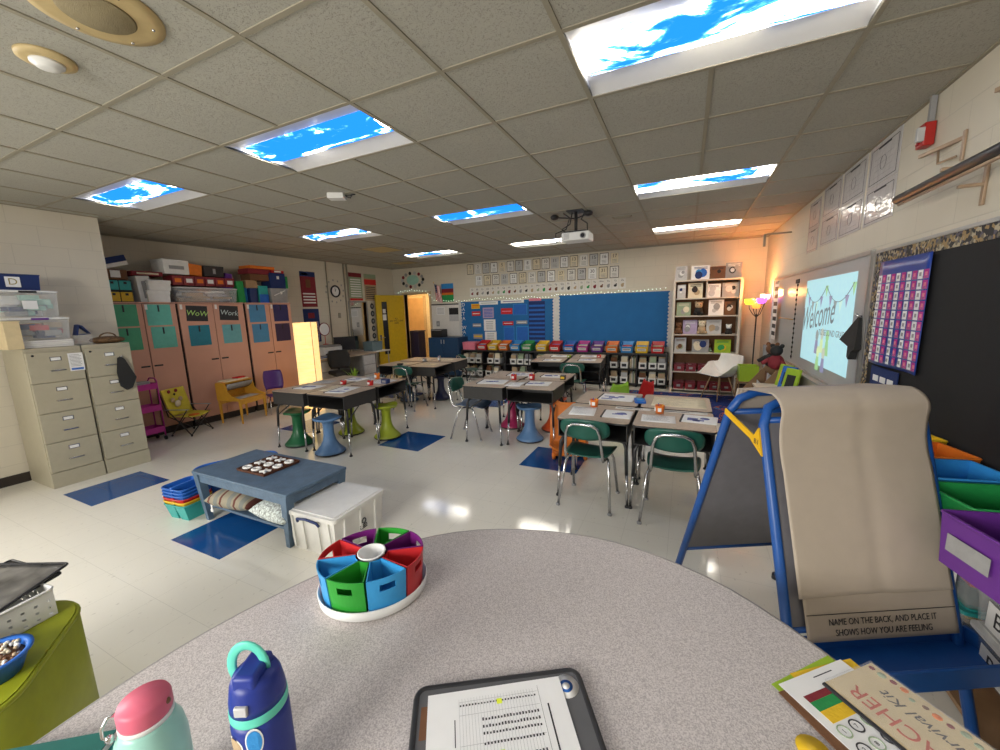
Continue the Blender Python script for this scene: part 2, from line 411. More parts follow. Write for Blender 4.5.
m = MB(); m.box((XL, YB, 0), (XL + 0.01, 2.33, 0.1), 'baseboard'); m.box((XL - 0.1, 2.33, 0), (XL + 0.01, 2.34, 0.1), 'baseboard'); struct('baseboard_left', m)
m = MB(); m.box((XA, 2.34, 0), (XA + 0.01, YF, 0.1), 'baseboard'); struct('baseboard_left_alcove', m)
m = MB(); m.box((DX1 + 0.07, YF - 0.01, 0), (XR, YF, 0.1), 'baseboard'); struct('baseboard_far', m)
m = MB(); m.box((XR - 0.01, YB, 0), (XR, YF - 0.01, 0.1), 'baseboard'); struct('baseboard_right', m)

# doorway into a lit hall
mat('door_frame', (0.55, 0.44, 0.28), 0.45); mat('hall_paint', (0.8, 0.72, 0.5), 0.6); mat('wood_door', (0.68, 0.47, 0.25), 0.45, scale=6)
m = MB()
m.box((DX0 - 0.06, YF - 0.03, 0), (DX0, YF + 0.14, DZ + 0.06), 'door_frame'); m.box((DX1, YF - 0.03, 0), (DX1 + 0.06, YF + 0.14, DZ + 0.06), 'door_frame'); m.box((DX0, YF - 0.03, DZ), (DX1, YF + 0.14, DZ + 0.06), 'door_frame')
struct('trim_2', m)
m = MB()
m.box((-9.0, YF + 1.9, 0), (-5.0, YF + 2.0, 2.5), 'hall_paint'); 
m.box((-5.1, YF + 0.12, 0), (-5.0, YF + 1.9, 2.5), 'hall_paint'); m.box((-9.1, YF + 0.12, 0), (-9.0, YF + 1.9, 2.5), 'hall_paint')
struct('wall_hall', m)
m = MB(); m.box((-9.0, YF + 0.12, 2.47), (-5.0, YF + 2.0, 2.55), 'hall_paint'); struct('ceiling_hall', m)
m = MB(); m.box((-9.0, YF + 0.12, -0.05), (-5.0, YF + 2.0, 0.0), 'floor_tile'); struct('floor_hall', m)
m = MB()
m.box((-8.55, YF + 1.87, 0), (-7.75, YF + 1.9, 2.1), 'wood_door'); m.box((-8.63, YF + 1.86, 0), (-8.55, YF + 1.9, 2.17), 'door_frame'); m.box((-7.75, YF + 1.86, 0), (-7.67, YF + 1.9, 2.17), 'door_frame')
struct('door_2', m)
m = MB(); m.box((-8.3, YF + 0.9, 2.40), (-6.3, YF + 1.2, 2.455), mat('hall_lamp', (0.9, 0.8, 0.6), emit=(1.0, 0.62, 0.28), estr=14.0)); tag(m.build('hall_light'), 'warm ceiling light of the hall beyond the yellow door', 'ceiling light')
m = MB(); m.box((-0.17, -0.17, 0), (0.17, 0.17, 1.08), mat('hall_navy', (0.01, 0.012, 0.06), 0.5), 0.02, 3); m.box((-0.185, -0.185, 1.08), (0.185, 0.185, 1.12), 'hall_navy', 0.01)
tag(m.build('hall_bin', None, (-7.12, YF + 0.62, 0.0)), 'dark navy lidded bin standing in the lit hall beyond the doorway', 'bin')

# yellow door leaf, hinged on the left jamb and swung into the room
mat('yellow_paint', (0.62, 0.43, 0.02), 0.4)
dr = bpy.data.objects.new('door_1', None); COL.objects.link(dr); dr['kind'] = 'structure'
hx, hy = DX0 - 0.01, YF - 0.04
ang = math.atan2(7.90 - hy, -7.27 - hx)
dr.location = (hx, hy, 0.01); dr.rotation_euler = (0, 0, ang)
m = MB()     # local x runs from hinge to free edge; the room side seen by the camera is +y
w_ = 0.84
for (a, b_, c, d) in ((0, w_, 0, 0.55), (0, w_, 1.93, 2.1), (0, 0.52, 0.55, 1.93), (0.68, w_, 0.55, 1.93)): m.box((a, -0.022, c), (b_, 0.022, d), 'yellow_paint')
m.build('door_leaf', dr)
m = MB(); m.box((0.52, -0.006, 0.55), (0.68, 0.006, 1.93), mat('dark_glass', (0.03, 0.03, 0.035), 0.08)); m.build('door_pane', dr)
for s in (1, -1):
    m = MB(); m.tube([(0.77, 0.022 * s, 1.0), (0.77, 0.07 * s, 1.0), (0.66, 0.075 * s, 1.0)], 0.011, 'chrome'); m.box((0.745, 0.02 * s, 0.93), (0.795, 0.028 * s, 1.07), 'chrome'); m.build('door_handle', dr)
m = MB(); m.box((0.56, 0.006, 1.45), (0.66, 0.012, 1.6), 'white_paper'); m.box((0.57, 0.006, 1.63), (0.65, 0.012, 1.74), 'white_paper'); m.build('door_notice', dr)
text('ALL\nARE WELCOME\nHERE', 0.06, 'ink', dr, (0.27, 0.0235, 1.42), (PI / 2, 0, PI), 'door_lettering')

# ---------------------------------------------------------------- ceiling lights (their lenses light the room)
def lens_mat(name, bluish, seed, strength):
    m = bpy.data.materials.new(name); m.use_nodes = True; nt = m.node_tree; nt.nodes.remove(nt.nodes['Principled BSDF'])
    out = nt.nodes['Material Output']; tc = nt.nodes.new('ShaderNodeTexCoord')
    mp = nt.nodes.new('ShaderNodeMapping'); mp.inputs['Location'].default_value = (seed * 3.1, seed * 1.7, seed); mp.inputs['Scale'].default_value = (1.0, 2.4, 1)
    nt.links.new(tc.outputs['Object'], mp.inputs['Vector'])
    n = nt.nodes.new('ShaderNodeTexNoise'); n.inputs['Scale'].default_value = 2.2; n.inputs['Detail'].default_value = 6; n.inputs['Roughness'].default_value = 0.62; n.inputs['Distortion'].default_value = 0.5
    nt.links.new(mp.outputs[0], n.inputs['Vector'])
    cr = nt.nodes.new('ShaderNodeValToRGB'); e = cr.color_ramp.elements
    e[0].position = bluish - 0.03; e[0].color = (0.010, 0.155, 0.62, 1)
    e[1].position = bluish + 0.07; e[1].color = (1.0, 0.93, 0.80, 1)
    e2 = cr.color_ramp.elements.new(bluish + 0.01); e2.color = (0.06, 0.27, 0.8, 1)
    nt.links.new(n.outputs['Fac'], cr.inputs['Fac'])
    st = nt.nodes.new('ShaderNodeMapRange'); st.inputs['From Min'].default_value = bluish - 0.01; st.inputs['From Max'].default_value = bluish + 0.10
    st.inputs['To Min'].default_value = 2.6 / LENS_POWER; st.inputs['To Max'].default_value = strength
    nt.links.new(n.outputs['Fac'], st.inputs['Value'])
    em = nt.nodes.new('ShaderNodeEmission'); nt.links.new(cr.outputs['Color'], em.inputs['Color']); nt.links.new(mathn(nt, 'MULTIPLY', st.outputs[0], LENS_POWER), em.inputs['Strength'])
    nt.links.new(em.outputs[0], out.inputs['Surface'])
    return m
mat('troffer_white', (0.78, 0.78, 0.78), 0.3, var=0.01, emit=None)
mat('tube_glow', (0.9, 0.9, 0.9), emit=(1, 0.96, 0.9), estr=9.0 * LENS_POWER)
names = {0: 'right', -4: 'middle', -8: 'left'}
rows = {-4: 'behind the round table', 0: 'nearest row', 4: 'second row', 8: 'farthest row'}
def troffer(i, j):
    t = thing('ceiling_light', 'recessed ceiling light with a sky-print cover, %s of the %s' % (names[i], rows[j]), 'ceiling light', (G0X + i * GU, G0Y + j * GU, ZC), 0, 'ceiling lights with sky covers')
    W, D = 2 * GU, GU
    m = MB(); e = 0.013; z1 = 0.034; ya, yb = 0.15, 0.46
    m.face([(e, e, 0), (W - e, e, 0), (W - e, ya, z1), (e, ya, z1)], 'troffer_white'); m.face([(e, D - e, 0), (W - e, D - e, 0), (W - e, yb, z1), (e, yb, z1)], 'troffer_white')
    m.face([(e, ya, z1), (W - e, ya, z1), (W - e, yb, z1), (e, yb, z1)], 'troffer_white')
    for x in (e, W - e): m.face([(x, e, 0), (x, ya, z1), (x, yb, z1), (x, D - e, 0)], 'troffer_white')
    m.build('housing', t)
    m = MB()
    for lo, hi in (((0, 0, -0.004), (W, e, 0.01)), ((0, D - e, -0.004), (W, D, 0.01)), ((0, e, -0.004), (e, D - e, 0.01)), ((W - e, e, -0.004), (W, D - e, 0.01))): m.box(lo, hi, 'grid_metal')
    m.build('frame', t)
    m = MB(); n = 10; seed = (i * 7 + j * 13) % 11
    blu = {(0, 0): 0.45, (-4, 0): 0.57, (-8, 0): 0.53, (0, 4): 0.47, (-4, 4): 0.58, (-8, 4): 0.52, (0, 8): 0.36, (-4, 8): 0.33, (-8, 8): 0.45}.get((i, j), 0.5)
    lm = lens_mat('sky_lens_%d_%d' % (i, j), blu, seed + 0.37 * i, 7.0 if blu < 0.55 else 9.0)
    m.sheet(lambda u, v: (lerp(0.035, W - 0.035, u), lerp(ya, yb, v), z1 - 0.002 - 0.034 * math.sin(PI * v)), 12, n, lm)
    for x, nx in ((0.035, 0), (W - 0.035, 1)):
        pts = [(x, lerp(ya, yb, v / n), z1 - 0.002 - 0.034 * math.sin(PI * v / n)) for v in range(n + 1)]
        m.face(pts, 'tube_glow')
    m.build('lens', t)
    return t
for i, j in FIX: troffer(i, j)
# ---------------------------------------------------------------- round-ended teacher table (in front of the camera)
lam = mat('grey_laminate', (0.42, 0.385, 0.375), 0.5, var=0.0)
nt = lam.node_tree; b = nt.nodes['Principled BSDF']; tc = [n for n in nt.nodes if n.type == 'TEX_COORD'][0]
n1 = nt.nodes.new('ShaderNodeTexNoise'); n1.inputs['Scale'].default_value = 330; n1.inputs['Detail'].default_value = 3; nt.links.new(tc.outputs['Object'], n1.inputs['Vector'])
r1 = nt.nodes.new('ShaderNodeValToRGB'); e = r1.color_ramp.elements; e[0].position = 0.36; e[0].color = (0.37, 0.335, 0.325, 1); e[1].position = 0.62; e[1].color = (0.63, 0.58, 0.56, 1)
nt.links.new(n1.outputs['Fac'], r1.inputs['Fac']); nt.links.new(r1.outputs['Color'], b.inputs['Base Color'])
TZ = 0.75
def catmull(P, k=10, closed=True):
    out = []; n = len(P)
    for i in range(n):
        p0, p1, p2, p3 = [Vector(P[(i + d) % n]) for d in (-1, 0, 1, 2)]
        for s in range(k):
            t = s / k
            out.append(0.5 * ((2 * p1) + (-p0 + p2) * t + (2 * p0 - 5 * p1 + 4 * p2 - p3) * t * t + (-p0 + 3 * p1 - 3 * p2 + p3) * t ** 3))
    return [(v.x, v.y) for v in out]
kid = catmull([(-1.17, -0.1), (-1.225, 0.25), (-1.19, 0.6), (-1.03, 1.0), (-0.74, 1.29), (-0.30, 1.42), (0.10, 1.335), (0.40, 1.09), (0.62, 0.78), (0.72, 0.4), (0.74, 0.0), (0.66, -0.3), (0.44, -0.36), (0.3, -0.2),
               (0.2, 0.08), (0.05, 0.22), (-0.22, 0.27), (-0.5, 0.2), (-0.66, 0.0), (-0.78, -0.3), (-1.02, -0.36)])
t = thing('kidney_table', 'large grey speckled kidney-shaped table filling the foreground', 'table', (-0.3, 0.8, 0))
off = lambda x, y, z: (x + 0.3, y - 0.8, z)
m = MB(); m.prism(kid, TZ - 0.028, TZ, 'grey_laminate', f=off); m.build('tabletop', t)
m = MB(); cen = Vector((-0.25, 0.6))
ring = [(x + 0.3, y - 0.8, TZ - 0.014) for x, y in kid]; m.tube(ring[::2], 0.0145, mat('table_edge', (0.30, 0.28, 0.27), 0.45), 8, closed=True); m.build('edge_band', t)
for x, y in ((-0.95, 0.85), (0.25, 1.0), (0.5, -0.1), (-0.95, -0.1)):
    m = MB(); m.tube([(x + 0.3, y - 0.8, TZ - 0.03), (x + 0.3, y - 0.8, 0.32)], 0.02, 'black_plastic', 12); m.tube([(x + 0.3, y - 0.8, 0.32), (x + 0.3, y - 0.8, 0.015)], 0.015, 'chrome', 12); m.lathe([(0.022, 0), (0.022, 0.015), (0, 0.018)], 'grey_plastic', 14, (x + 0.3, y - 0.8, 0)); m.build('leg', t)

# ---------------------------------------------------------------- student desks
mat('desk_top', (0.46, 0.36, 0.27), 0.42, scale=40, var=0.12)
mat('desk_box', (0.032, 0.031, 0.03), 0.5)
DW, DD, DZT = 0.585, 0.56, 0.725
def make_desk(label, group):
    t = thing('student_desk', label, 'desk', (0, 0, 0), 0, group)
    m = MB(); m.prism(rrect(DW, DD, 0.035), DZT - 0.018, DZT, 'desk_top'); m.build('desktop', t)
    m = MB(); m.prism(rrect(DW + 0.006, DD + 0.006, 0.038), DZT - 0.019, DZT - 0.005, 'black_plastic'); m.build('edge_band', t)
    m = MB()       # open-front book box
    z0, z1, w, d, k = 0.56, DZT - 0.019, DW / 2 - 0.01, DD / 2 - 0.015, 0.006
    m.box((-w, -d, z0), (w, d, z0 + k), 'desk_box'); m.box((-w, d - k, z0 + k), (w, d, z1), 'desk_box')
    m.box((-w, -d, z0 + k), (-w + k, d - k, z1), 'desk_box'); m.box((w - k, -d, z0 + k), (w, d - k, z1), 'desk_box')
    m.build('book_box', t)
    for sx in (-1, 1):
        for sy in (-1, 1):
            m = MB()
            P = [(sx * (w - 0.09), sy * (d - 0.09), 0.552), (sx * (w - 0.03), sy * (d - 0.06), 0.545), (sx * (w - 0.01), sy * (d - 0.045), 0.5), (sx * (w + 0.0), sy * (d - 0.035), 0.28)]
            m.tube(P, 0.0145, 'dark_metal', 10)
            lg = m.build('leg', t)
            m = MB(); m.tube([P[-1], (sx * (w + 0.012), sy * (d - 0.025), 0.02)], 0.0115, 'chrome', 10)
            m.lathe([(0.019, 0.0), (0.019, 0.012), (0.012, 0.02), (0, 0.022)], 'black_plastic', 12, (sx * (w + 0.012), sy * (d - 0.025), 0)); m.build('leg_extension', lg)
    for sx in (-1, 1):
        m = MB(); m.tube([(sx * (w - 0.008), -d + 0.06, 0.43), (sx * (w - 0.02), -0.02, 0.553)], 0.008, 'dark_metal', 8); m.build('brace', t)
    return t
desk0 = None
def place_desk(x, y, rz, label, group):
    global desk0
    if desk0 is None: desk0 = make_desk(label, group); desk0.location = (x, y, 0); desk0.rotation_euler = (0, 0, rz); return desk0
    d = dup(desk0, (x, y, 0), rz, label); d['group'] = group; return d
S, W_, N_, E_ = 0, -PI / 2, PI, PI / 2
def cluster(tag_, cx, cy, rots, group, dx=0.6, dy=0.6, rz=0.0):
    lab = ('near left', 'near right', 'far left', 'far right'); k = 0
    for sy in (-1, 1):
        for sx in (-1, 1):
            ox, oy = sx * dx / 2, sy * dy / 2
            c, s = math.cos(rz), math.sin(rz)
            place_desk(cx + ox * c - oy * s, cy + ox * s + oy * c, rots[k] + rz, 'open-front school desk, %s of the four %s' % (lab[k], tag_), group); k += 1
cluster('beside the glowing paper lamp', -4.08, 3.71, (W_, S, W_, E_), 'desks of the cluster by the paper lamp', 0.6, 0.62, 0.03)
cluster('in the middle of the room', -1.94, 4.75, (W_, S, W_, E_), 'desks of the middle cluster', 0.6, 0.62, 0.03)
cluster('nearest the blue easel', -0.36, 3.70, (S, S, N_, N_), 'desks of the cluster by the easel', 0.615, 0.61)
cluster('in front of the cubby shelves', -1.93, 7.1, (S, S, N_, N_), 'desks of the far cluster', 0.64, 0.62, 0.10)
cluster('in front of the yellow door', -4.4, 5.98, (S, E_, N_, N_), 'desks of the cluster by the door', 0.62, 0.64, 0.06)

# ---------------------------------------------------------------- school chairs
def make_chair(seatm, backm, label, group, name='school_chair'):
    t = thing(name, label, 'chair', (0, 0, 0), 0, group)     # sitter faces +y
    m = MB()
    m.sheet(lambda u, v: ((u - 0.5) * lerp(0.36, 0.40, v) * (1 - 0.10 * (2 * v - 1) ** 4), lerp(-0.17, 0.21, v), 0.432 + 0.018 * (2 * u - 1) ** 2 - 0.02 * max(0, v - 0.75) ** 1 * 4 + 0.012 * (1 - v)), 12, 12, seatm, 0.011); m.build('seat', t)
    m = MB()
    def bk(u, v):
        x = (2 * u - 1); hw = 0.2 * (1 - 0.16 * abs(2 * v - 1) ** 3)
        return (x * hw, -0.235 + 0.045 * x * x - 0.03 * v, 0.60 + 0.175 * v - 0.02 * abs(x) ** 3 * (1 if v > 0.5 else -1) * abs(2 * v - 1))
    m.sheet(bk, 14, 8, backm, 0.010); m.build('backrest', t)
    m = MB()
    P = [(-0.15, -0.1, 0.415), (-0.152, -0.205, 0.43), (-0.148, -0.235, 0.5), (-0.135, -0.268, 0.66), (-0.115, -0.281, 0.715), (-0.07, -0.290, 0.74), (0, -0.292, 0.745)]
    P += [(-x, y, z) for x, y, z in P[-2::-1]]
    m.tube(P, 0.0115, 'chrome', 10); m.build('back_frame', t)
    for sx in (-1, 1):
        for fy, P in ((-1, [(sx * 0.13, -0.04, 0.416), (sx * 0.165, -0.085, 0.405), (sx * 0.18, -0.125, 0.36), (sx * 0.215, -0.23, 0.012)]), (1, [(sx * 0.13, 0.0, 0.416), (sx * 0.165, 0.06, 0.405), (sx * 0.178, 0.09, 0.36), (sx * 0.2, 0.185, 0.012)])):
            m = MB(); m.tube(P, 0.0115, 'chrome', 10)
            lg = m.build('leg', t)
            m = MB(); m.lathe([(0.018, 0.0), (0.018, 0.012), (0.0125, 0.02), (0, 0.022)], 'grey_plastic', 12, (P[-1][0], P[-1][1], 0)); m.build('foot_glide', lg)
    m = MB(); m.tube([(-0.13, -0.04, 0.414), (0.13, -0.04, 0.414)], 0.008, 'chrome', 8); m.tube([(-0.13, 0.06, 0.414), (0.13, 0.06, 0.414)], 0.008, 'chrome', 8); m.build('stretcher', t)
    return t
mat('steel_blue_plastic', (0.05, 0.09, 0.16), 0.4)
c0 = make_chair('green_plastic', 'green_plastic', 'dark green school chair, left one of the pair facing the nearest desks', 'green school chairs')
c0.location = (-0.69, 3.21, 0); c0.rotation_euler = (0, 0, -0.03)
dup(c0, (-0.04, 3.17, 0), 0.0, 'dark green school chair beside the blue easel, pushed under the nearest desks')
dup(c0, (-4.28, 5.36, 0), 0.05, 'dark green school chair pushed up to the desks before the yellow door')
dup(c0, (-1.66, 6.36, 0), 0.12, 'dark green school chair at the far desks by the cubby shelves')
dup(c0, (-3.98, 7.0, 0), -0.6, 'dark green school chair turned aside in front of the blue cabinets')
cb = make_chair('steel_blue_plastic', 'green_plastic', 'school chair with green back and blue seat, left of the middle desks', 'green school chairs')
cb.location = (-2.50, 4.38, 0); cb.rotation_euler = (0, 0, -PI / 2 + 0.12)

# ---------------------------------------------------------------- flared wobble stools
def make_stool(m_, label, h=0.45):
    t = thing('wobble_stool', label, 'stool', (0, 0, 0), 0, 'wobble stools under the desks')
    m = MB(); m.lathe([(0.0, 0.012), (0.11, 0.0), (0.168, 0.018), (0.172, 0.032), (0.150, 0.055), (0.105, 0.105), (0.075, 0.165), (0.062, 0.24), (0.06, h - 0.09), (0.07, h - 0.055), (0.09, h - 0.04), (0, h - 0.04)], m_, 28); m.build('pedestal', t)
    m = MB(); n = 36; ringp = []
    def R(a): return 0.158 + 0.012 * math.cos(3 * a)
    vs = []
    for r, z in ((0.0, h - 0.012), (0.5, h - 0.010), (0.85, h - 0.002), (0.97, h), (1.0, h - 0.010), (0.97, h - 0.028), (0.5, h - 0.04), (0.0, h - 0.041)):
        if r == 0: vs.append([m.bm.verts.new((0, 0, z))])
        else: vs.append([m.bm.verts.new((R(2 * PI * k / n) * r * math.cos(2 * PI * k / n), R(2 * PI * k / n) * r * math.sin(2 * PI * k / n), z + (0.010 * math.cos(6 * PI * k / n) * r * r))) for k in range(n)])
    fs = []
    for a, b_ in zip(vs[:-1], vs[1:]):
        for k in range(n):
            j = (k + 1) % n
            if len(a) == 1: fs.append(m.bm.faces.new([a[0], b_[k], b_[j]]))
            elif len(b_) == 1: fs.append(m.bm.faces.new([a[k], b_[0], a[j]]))
            else: fs.append(m.bm.faces.new([a[k], b_[k], b_[j], a[j]]))
    m._fin(fs, m_, True); m.build('seat', t)
    m = MB(); m.lathe([(0.160, 0.004), (0.172, 0.010), (0.174, 0.022), (0.160, 0.03)], 'black_plastic', 28); m.build('base_ring', t)
    return t
mat('st_green', (0.01, 0.11, 0.04), 0.35); mat('st_blue', (0.09, 0.19, 0.36), 0.4); mat('st_lime', (0.30, 0.36, 0.02), 0.4); mat('st_magenta', (0.32, 0.02, 0.09), 0.4)
mat('st_orange', (0.50, 0.07, 0.015), 0.4); mat('st_navy', (0.015, 0.02, 0.06), 0.4); mat('st_slate', (0.05, 0.10, 0.19), 0.4)
for mm, x, y, lb in (('st_green', -4.44, 3.26, 'dark green wobble stool under the near left desk by the paper lamp'), ('st_blue', -3.80, 3.18, 'pale blue wobble stool in front of the cluster by the paper lamp'),
                     ('st_lime', -3.55, 3.90, 'lime green wobble stool at the right side of the desks by the paper lamp'), ('st_lime', -4.16, 3.86, 'lime green wobble stool deep under the desks by the paper lamp'),
                     ('st_blue', -1.73, 4.47, 'blue wobble stool under the front of the middle desks'), ('st_magenta', -2.17, 4.92, 'dark pink wobble stool under the middle desks'),
                     ('st_orange', -1.57, 4.98, 'orange-red wobble stool under the right side of the middle desks'), ('st_navy', -4.15, 6.1, 'near-black wobble stool under the desks before the yellow door'),
                     ('st_slate', -4.66, 5.78, 'slate blue wobble stool under the left desks before the yellow door')):
    s_ = make_stool(mm, lb); s_.location = (x, y, 0); s_.rotation_euler = (0, 0, random.uniform(0, 2))

# ---------------------------------------------------------------- things on the desks
mat('print_blue', (0.16, 0.18, 0.42), 0.8)
def paper_marks(m, w, d, z, seed, mm='ink', rows=6):
    r = random.Random(seed)
    for k in range(rows):
        y = d / 2 - 0.03 - k * (d - 0.05) / rows; L = r.uniform(0.5, 0.9) * w
        m.box((-w / 2 + 0.015, y - 0.0025, z), (-w / 2 + 0.015 + L * 0.9, y, z + 0.0004), mm)
def folder(x, y, z, rz, label, seed, parentgroup='work folders on the desks', w=0.30, d=0.23):
    t = thing('work_folder', label, 'folder', (x, y, z), rz, parentgroup)
    m = MB(); m.box((-w / 2, -d / 2, 0), (w / 2, d / 2, 0.007), 'p_white', 0.002); m.build('cover', t)
    m = MB(); m.box((-w / 2 + 0.01, -d / 2 + 0.01, 0.007), (w / 2 - 0.01, d / 2 - 0.01, 0.008), 'white_paper')
    r = random.Random(seed)
    for k in range(3):
        a, b_ = r.uniform(-w / 2 + 0.02, 0), r.uniform(-d / 2 + 0.02, 0.02); m.box((a, b_, 0.008), (a + r.uniform(0.05, 0.12), b_ + r.uniform(0.02, 0.06), 0.0084), 'print_blue')
    m.lathe([(0.035, 0.0084), (0, 0.0085)], 'print_blue', 12, (0.04, 0.02, 0))
    m.build('printed_sheet', t)
    m = MB(); m.box((-w / 2 - 0.004, -d / 2 - 0.003, -0.0005), (-w / 2 + 0.012, d / 2, 0.0085), 'ink'); m.build('binding', t)
    return t
def sheet(x, y, z, rz, label, seed, w=0.28, d=0.215, m_='white_paper', group='papers on the desks'):
    m = MB(); m.sheet(lambda u, v: ((u - 0.5) * w, (v - 0.5) * d, 0.0006 + 0.002 * (2 * u - 1) ** 4 * v), 6, 4, m_, 0.0005); paper_marks(m, w, d, 0.0014, seed)
    return tag(m.build('worksheet', None, (x, y, z), rz), label, 'paper', group)
def cup(x, y, z, col, label, h=0.07, r=0.04):
    t = thing('supply_cup', label, 'cup', (x, y, z), 0, 'supply cups on the desks')
    m = MB(); m.lathe([(r * 0.8, 0), (r, h), (r * 0.93, h), (r * 0.74, 0.004), (0, 0.004)], col, 18); m.build('cup_body', t)
    m = MB(); m.box((-r * 1.06, -r * 0.4, h * 0.3), (-r * 0.7, r * 0.4, h * 0.75), 'white_paper'); m.box((-r * 0.35, -r * 1.04, h * 0.3), (r * 0.35, -r * 0.7, h * 0.75), 'white_paper'); m.build('name_label', t)
    m = MB()
    for k in range(3):
        a = k * 2.1; m.tube([(0.3 * r * math.cos(a), 0.3 * r * math.sin(a), 0.006), (0.6 * r * math.cos(a), 0.6 * r * math.sin(a), h + 0.012)], 0.0035, ('p_yellow', 'p_blue', 'p_red')[k], 6)
    m.build('pencils', t)
    return t
Z = DZT + 0.0005
# cluster C (nearest the easel)
folder(-0.60, 3.80 + 0.22, Z, -0.05, 'white printed folder on the far left desk nearest the easel', 1, w=0.34, d=0.28)
folder(-0.50, 3.37, Z, 0.02, 'white printed folder on the near left desk nearest the easel', 2, w=0.24, d=0.24)
folder(0.13, 3.42, Z, -0.1, 'white printed folder on the near right desk, next to the easel', 3, w=0.26, d=0.22)
sheet(-0.80, 3.40, Z, 0.1, 'white worksheet beside the orange cup on the near left desk', 4, w=0.22, d=0.30)
sheet(-0.17, 3.35, Z, 0.05, 'white worksheet below the crumpled orange cup', 5, w=0.26, d=0.22)
sheet(-0.40, 3.62, Z, 0.02, 'long name strip lying across the back of the near left desk', 6, w=0.30, d=0.07, m_='offwhite_paper')
sheet(0.02, 3.63, Z, 0.02, 'long name strip across the back of the near right desk', 7, w=0.36, d=0.07, m_='offwhite_paper')
sheet(-0.03, 4.0, Z, 0.0, 'large cream paper covering the far right desk by the easel', 8, w=0.46, d=0.4, m_='c_cream')
cup(-0.74, 3.58, Z, 'p_orange', 'orange cup on the near left desk next to the easel cluster worksheets')
cup(-0.17, 3.54, Z, 'p_orange', 'orange cup on the near right desk, closest cup to the easel')
m = MB(); m.prism(rrect(0.10, 0.16, 0.015), 0, 0.02, 'p_blue'); m.box((-0.03, -0.05, 0.02), (0.03, 0.05, 0.028), 'p_skyblue'); tag(m.build('pencil_pouch', None, (-0.37, 3.92, Z + 0.0), 0.2), 'blue and purple pouch at the corner of the far left desk', 'pouch')
# cluster B (middle)
folder(-2.22, 4.45, Z, 0.15, 'white printed folder on the near left desk of the middle cluster', 11, w=0.36, d=0.28)
folder(-1.62, 4.50, Z, 0.10, 'white printed folder on the near right desk of the middle cluster', 12, w=0.30, d=0.24)
folder(-2.10, 5.08, Z, 0.10, 'white printed folder on the far left desk of the middle cluster', 13, w=0.34, d=0.24)
folder(-1.62, 5.08, Z, 0.05, 'white printed folder on the far right desk of the middle cluster', 14, w=0.3, d=0.2)
sheet(-1.89, 4.40, Z, 0.1, 'white worksheet between the two folders on the near middle desks', 15, w=0.2, d=0.28)
cup(-2.03, 4.69, Z, 'p_red', 'left one of the two red cups on the middle desks'); cup(-1.80, 4.76, Z, 'p_red', 'right one of the two red cups on the middle desks')
m = MB(); m.taper((0, 0), (0.06, 0.06), (0.065, 0.065), 0, 0.06, 'p_black'); m.box((-0.025, -0.034, 0.015), (0.025, -0.03, 0.045), 'p_yellow'); tag(m.build('tissue_cube', None, (-1.41, 4.86, Z)), 'small dark cube with a yellow face on the middle desks', 'cube')
# cluster A (paper lamp)
folder(-4.35, 3.42, Z, 0.1, 'dark-edged folder at the left end of the desks by the paper lamp', 21, w=0.3, d=0.26)
folder(-3.77, 3.42, Z, 0.2, 'printed folder on the near right desk by the paper lamp', 22, w=0.26, d=0.36)
sheet(-4.05, 4.22, Z, -0.1, 'pale worksheet behind the orange cup side of the paper lamp desks', 26, m_='c_silver')
sheet(-4.50, 3.78, Z, 0.3, 'grey-blue worksheet on the left desks by the paper lamp', 27, m_='c_silver')
folder(-4.2, 4.05, Z, 0.1, 'printed folder at the back of the desks by the paper lamp', 23, w=0.3, d=0.26)
sheet(-3.98, 3.50, Z, 0.2, 'cream worksheet on the near right desk by the paper lamp', 24, w=0.2, d=0.4, m_='c_cream')
sheet(-3.70, 4.05, Z, 0.1, 'white worksheet on the far right desk by the paper lamp', 25, w=0.3, d=0.3)
cup(-4.07, 3.72, Z, 'p_red', 'small red cup, left one on the desks by the paper lamp', 0.05); cup(-3.66, 3.78, Z, 'p_red', 'red cup at the middle edge of the desks by the paper lamp', 0.06); cup(-3.93, 4.2, Z, 'p_orange', 'orange cup at the back of the desks by the paper lamp', 0.08)
m = MB(); m.box((-0.05, -0.035, 0), (0.05, 0.035, 0.06), 'p_navy', 0.006); m.box((-0.03, -0.0365, 0.015), (0.03, -0.034, 0.045), 'p_grey'); tag(m.build('pencil_box', None, (-3.56, 3.95, Z)), 'navy blue box beside the red cup near the paper lamp', 'box')
# cluster D and E
folder(-2.15, 6.72, Z, 0.1, 'printed folder on the near left desk before the cubby shelves', 31, w=0.32); folder(-1.55, 6.85, Z, 0.1, 'printed folder on the near right desk before the cubby shelves', 32)
folder(-2.2, 7.3, Z, 0.1, 'printed folder on the far left desk before the cubby shelves', 33); folder(-1.65, 7.4, Z, 0.1, 'printed folder on the far right desk before the cubby shelves', 34)
cup(-1.95, 7.12, Z, 'p_lime', 'lime cup in the middle of the desks before the cubby shelves', 0.05); cup(-1.42, 7.25, Z, 'p_red', 'red cup on the desks before the cubby shelves', 0.05)
sheet(-4.65, 5.65, Z, 0.1, 'worksheet on the near left desk before the yellow door', 41, m_='c_cream'); sheet(-4.1, 5.7, Z, 0.1, 'worksheet on the near right desk before the yellow door', 42, m_='c_cream')
sheet(-4.7, 6.3, Z, 0.1, 'worksheet on the far left desk before the yellow door', 43, m_='c_cream'); sheet(-4.15, 6.3, Z, 0.3, 'worksheet on the far right desk before the yellow door', 44, m_='c_cream')
cup(-4.42, 6.0, Z, 'p_grey', 'grey cup on the desks before the yellow door', 0.06); cup(-4.12, 6.05, Z, 'clear_plastic', 'clear cup on the desks before the yellow door', 0.1, 0.03)
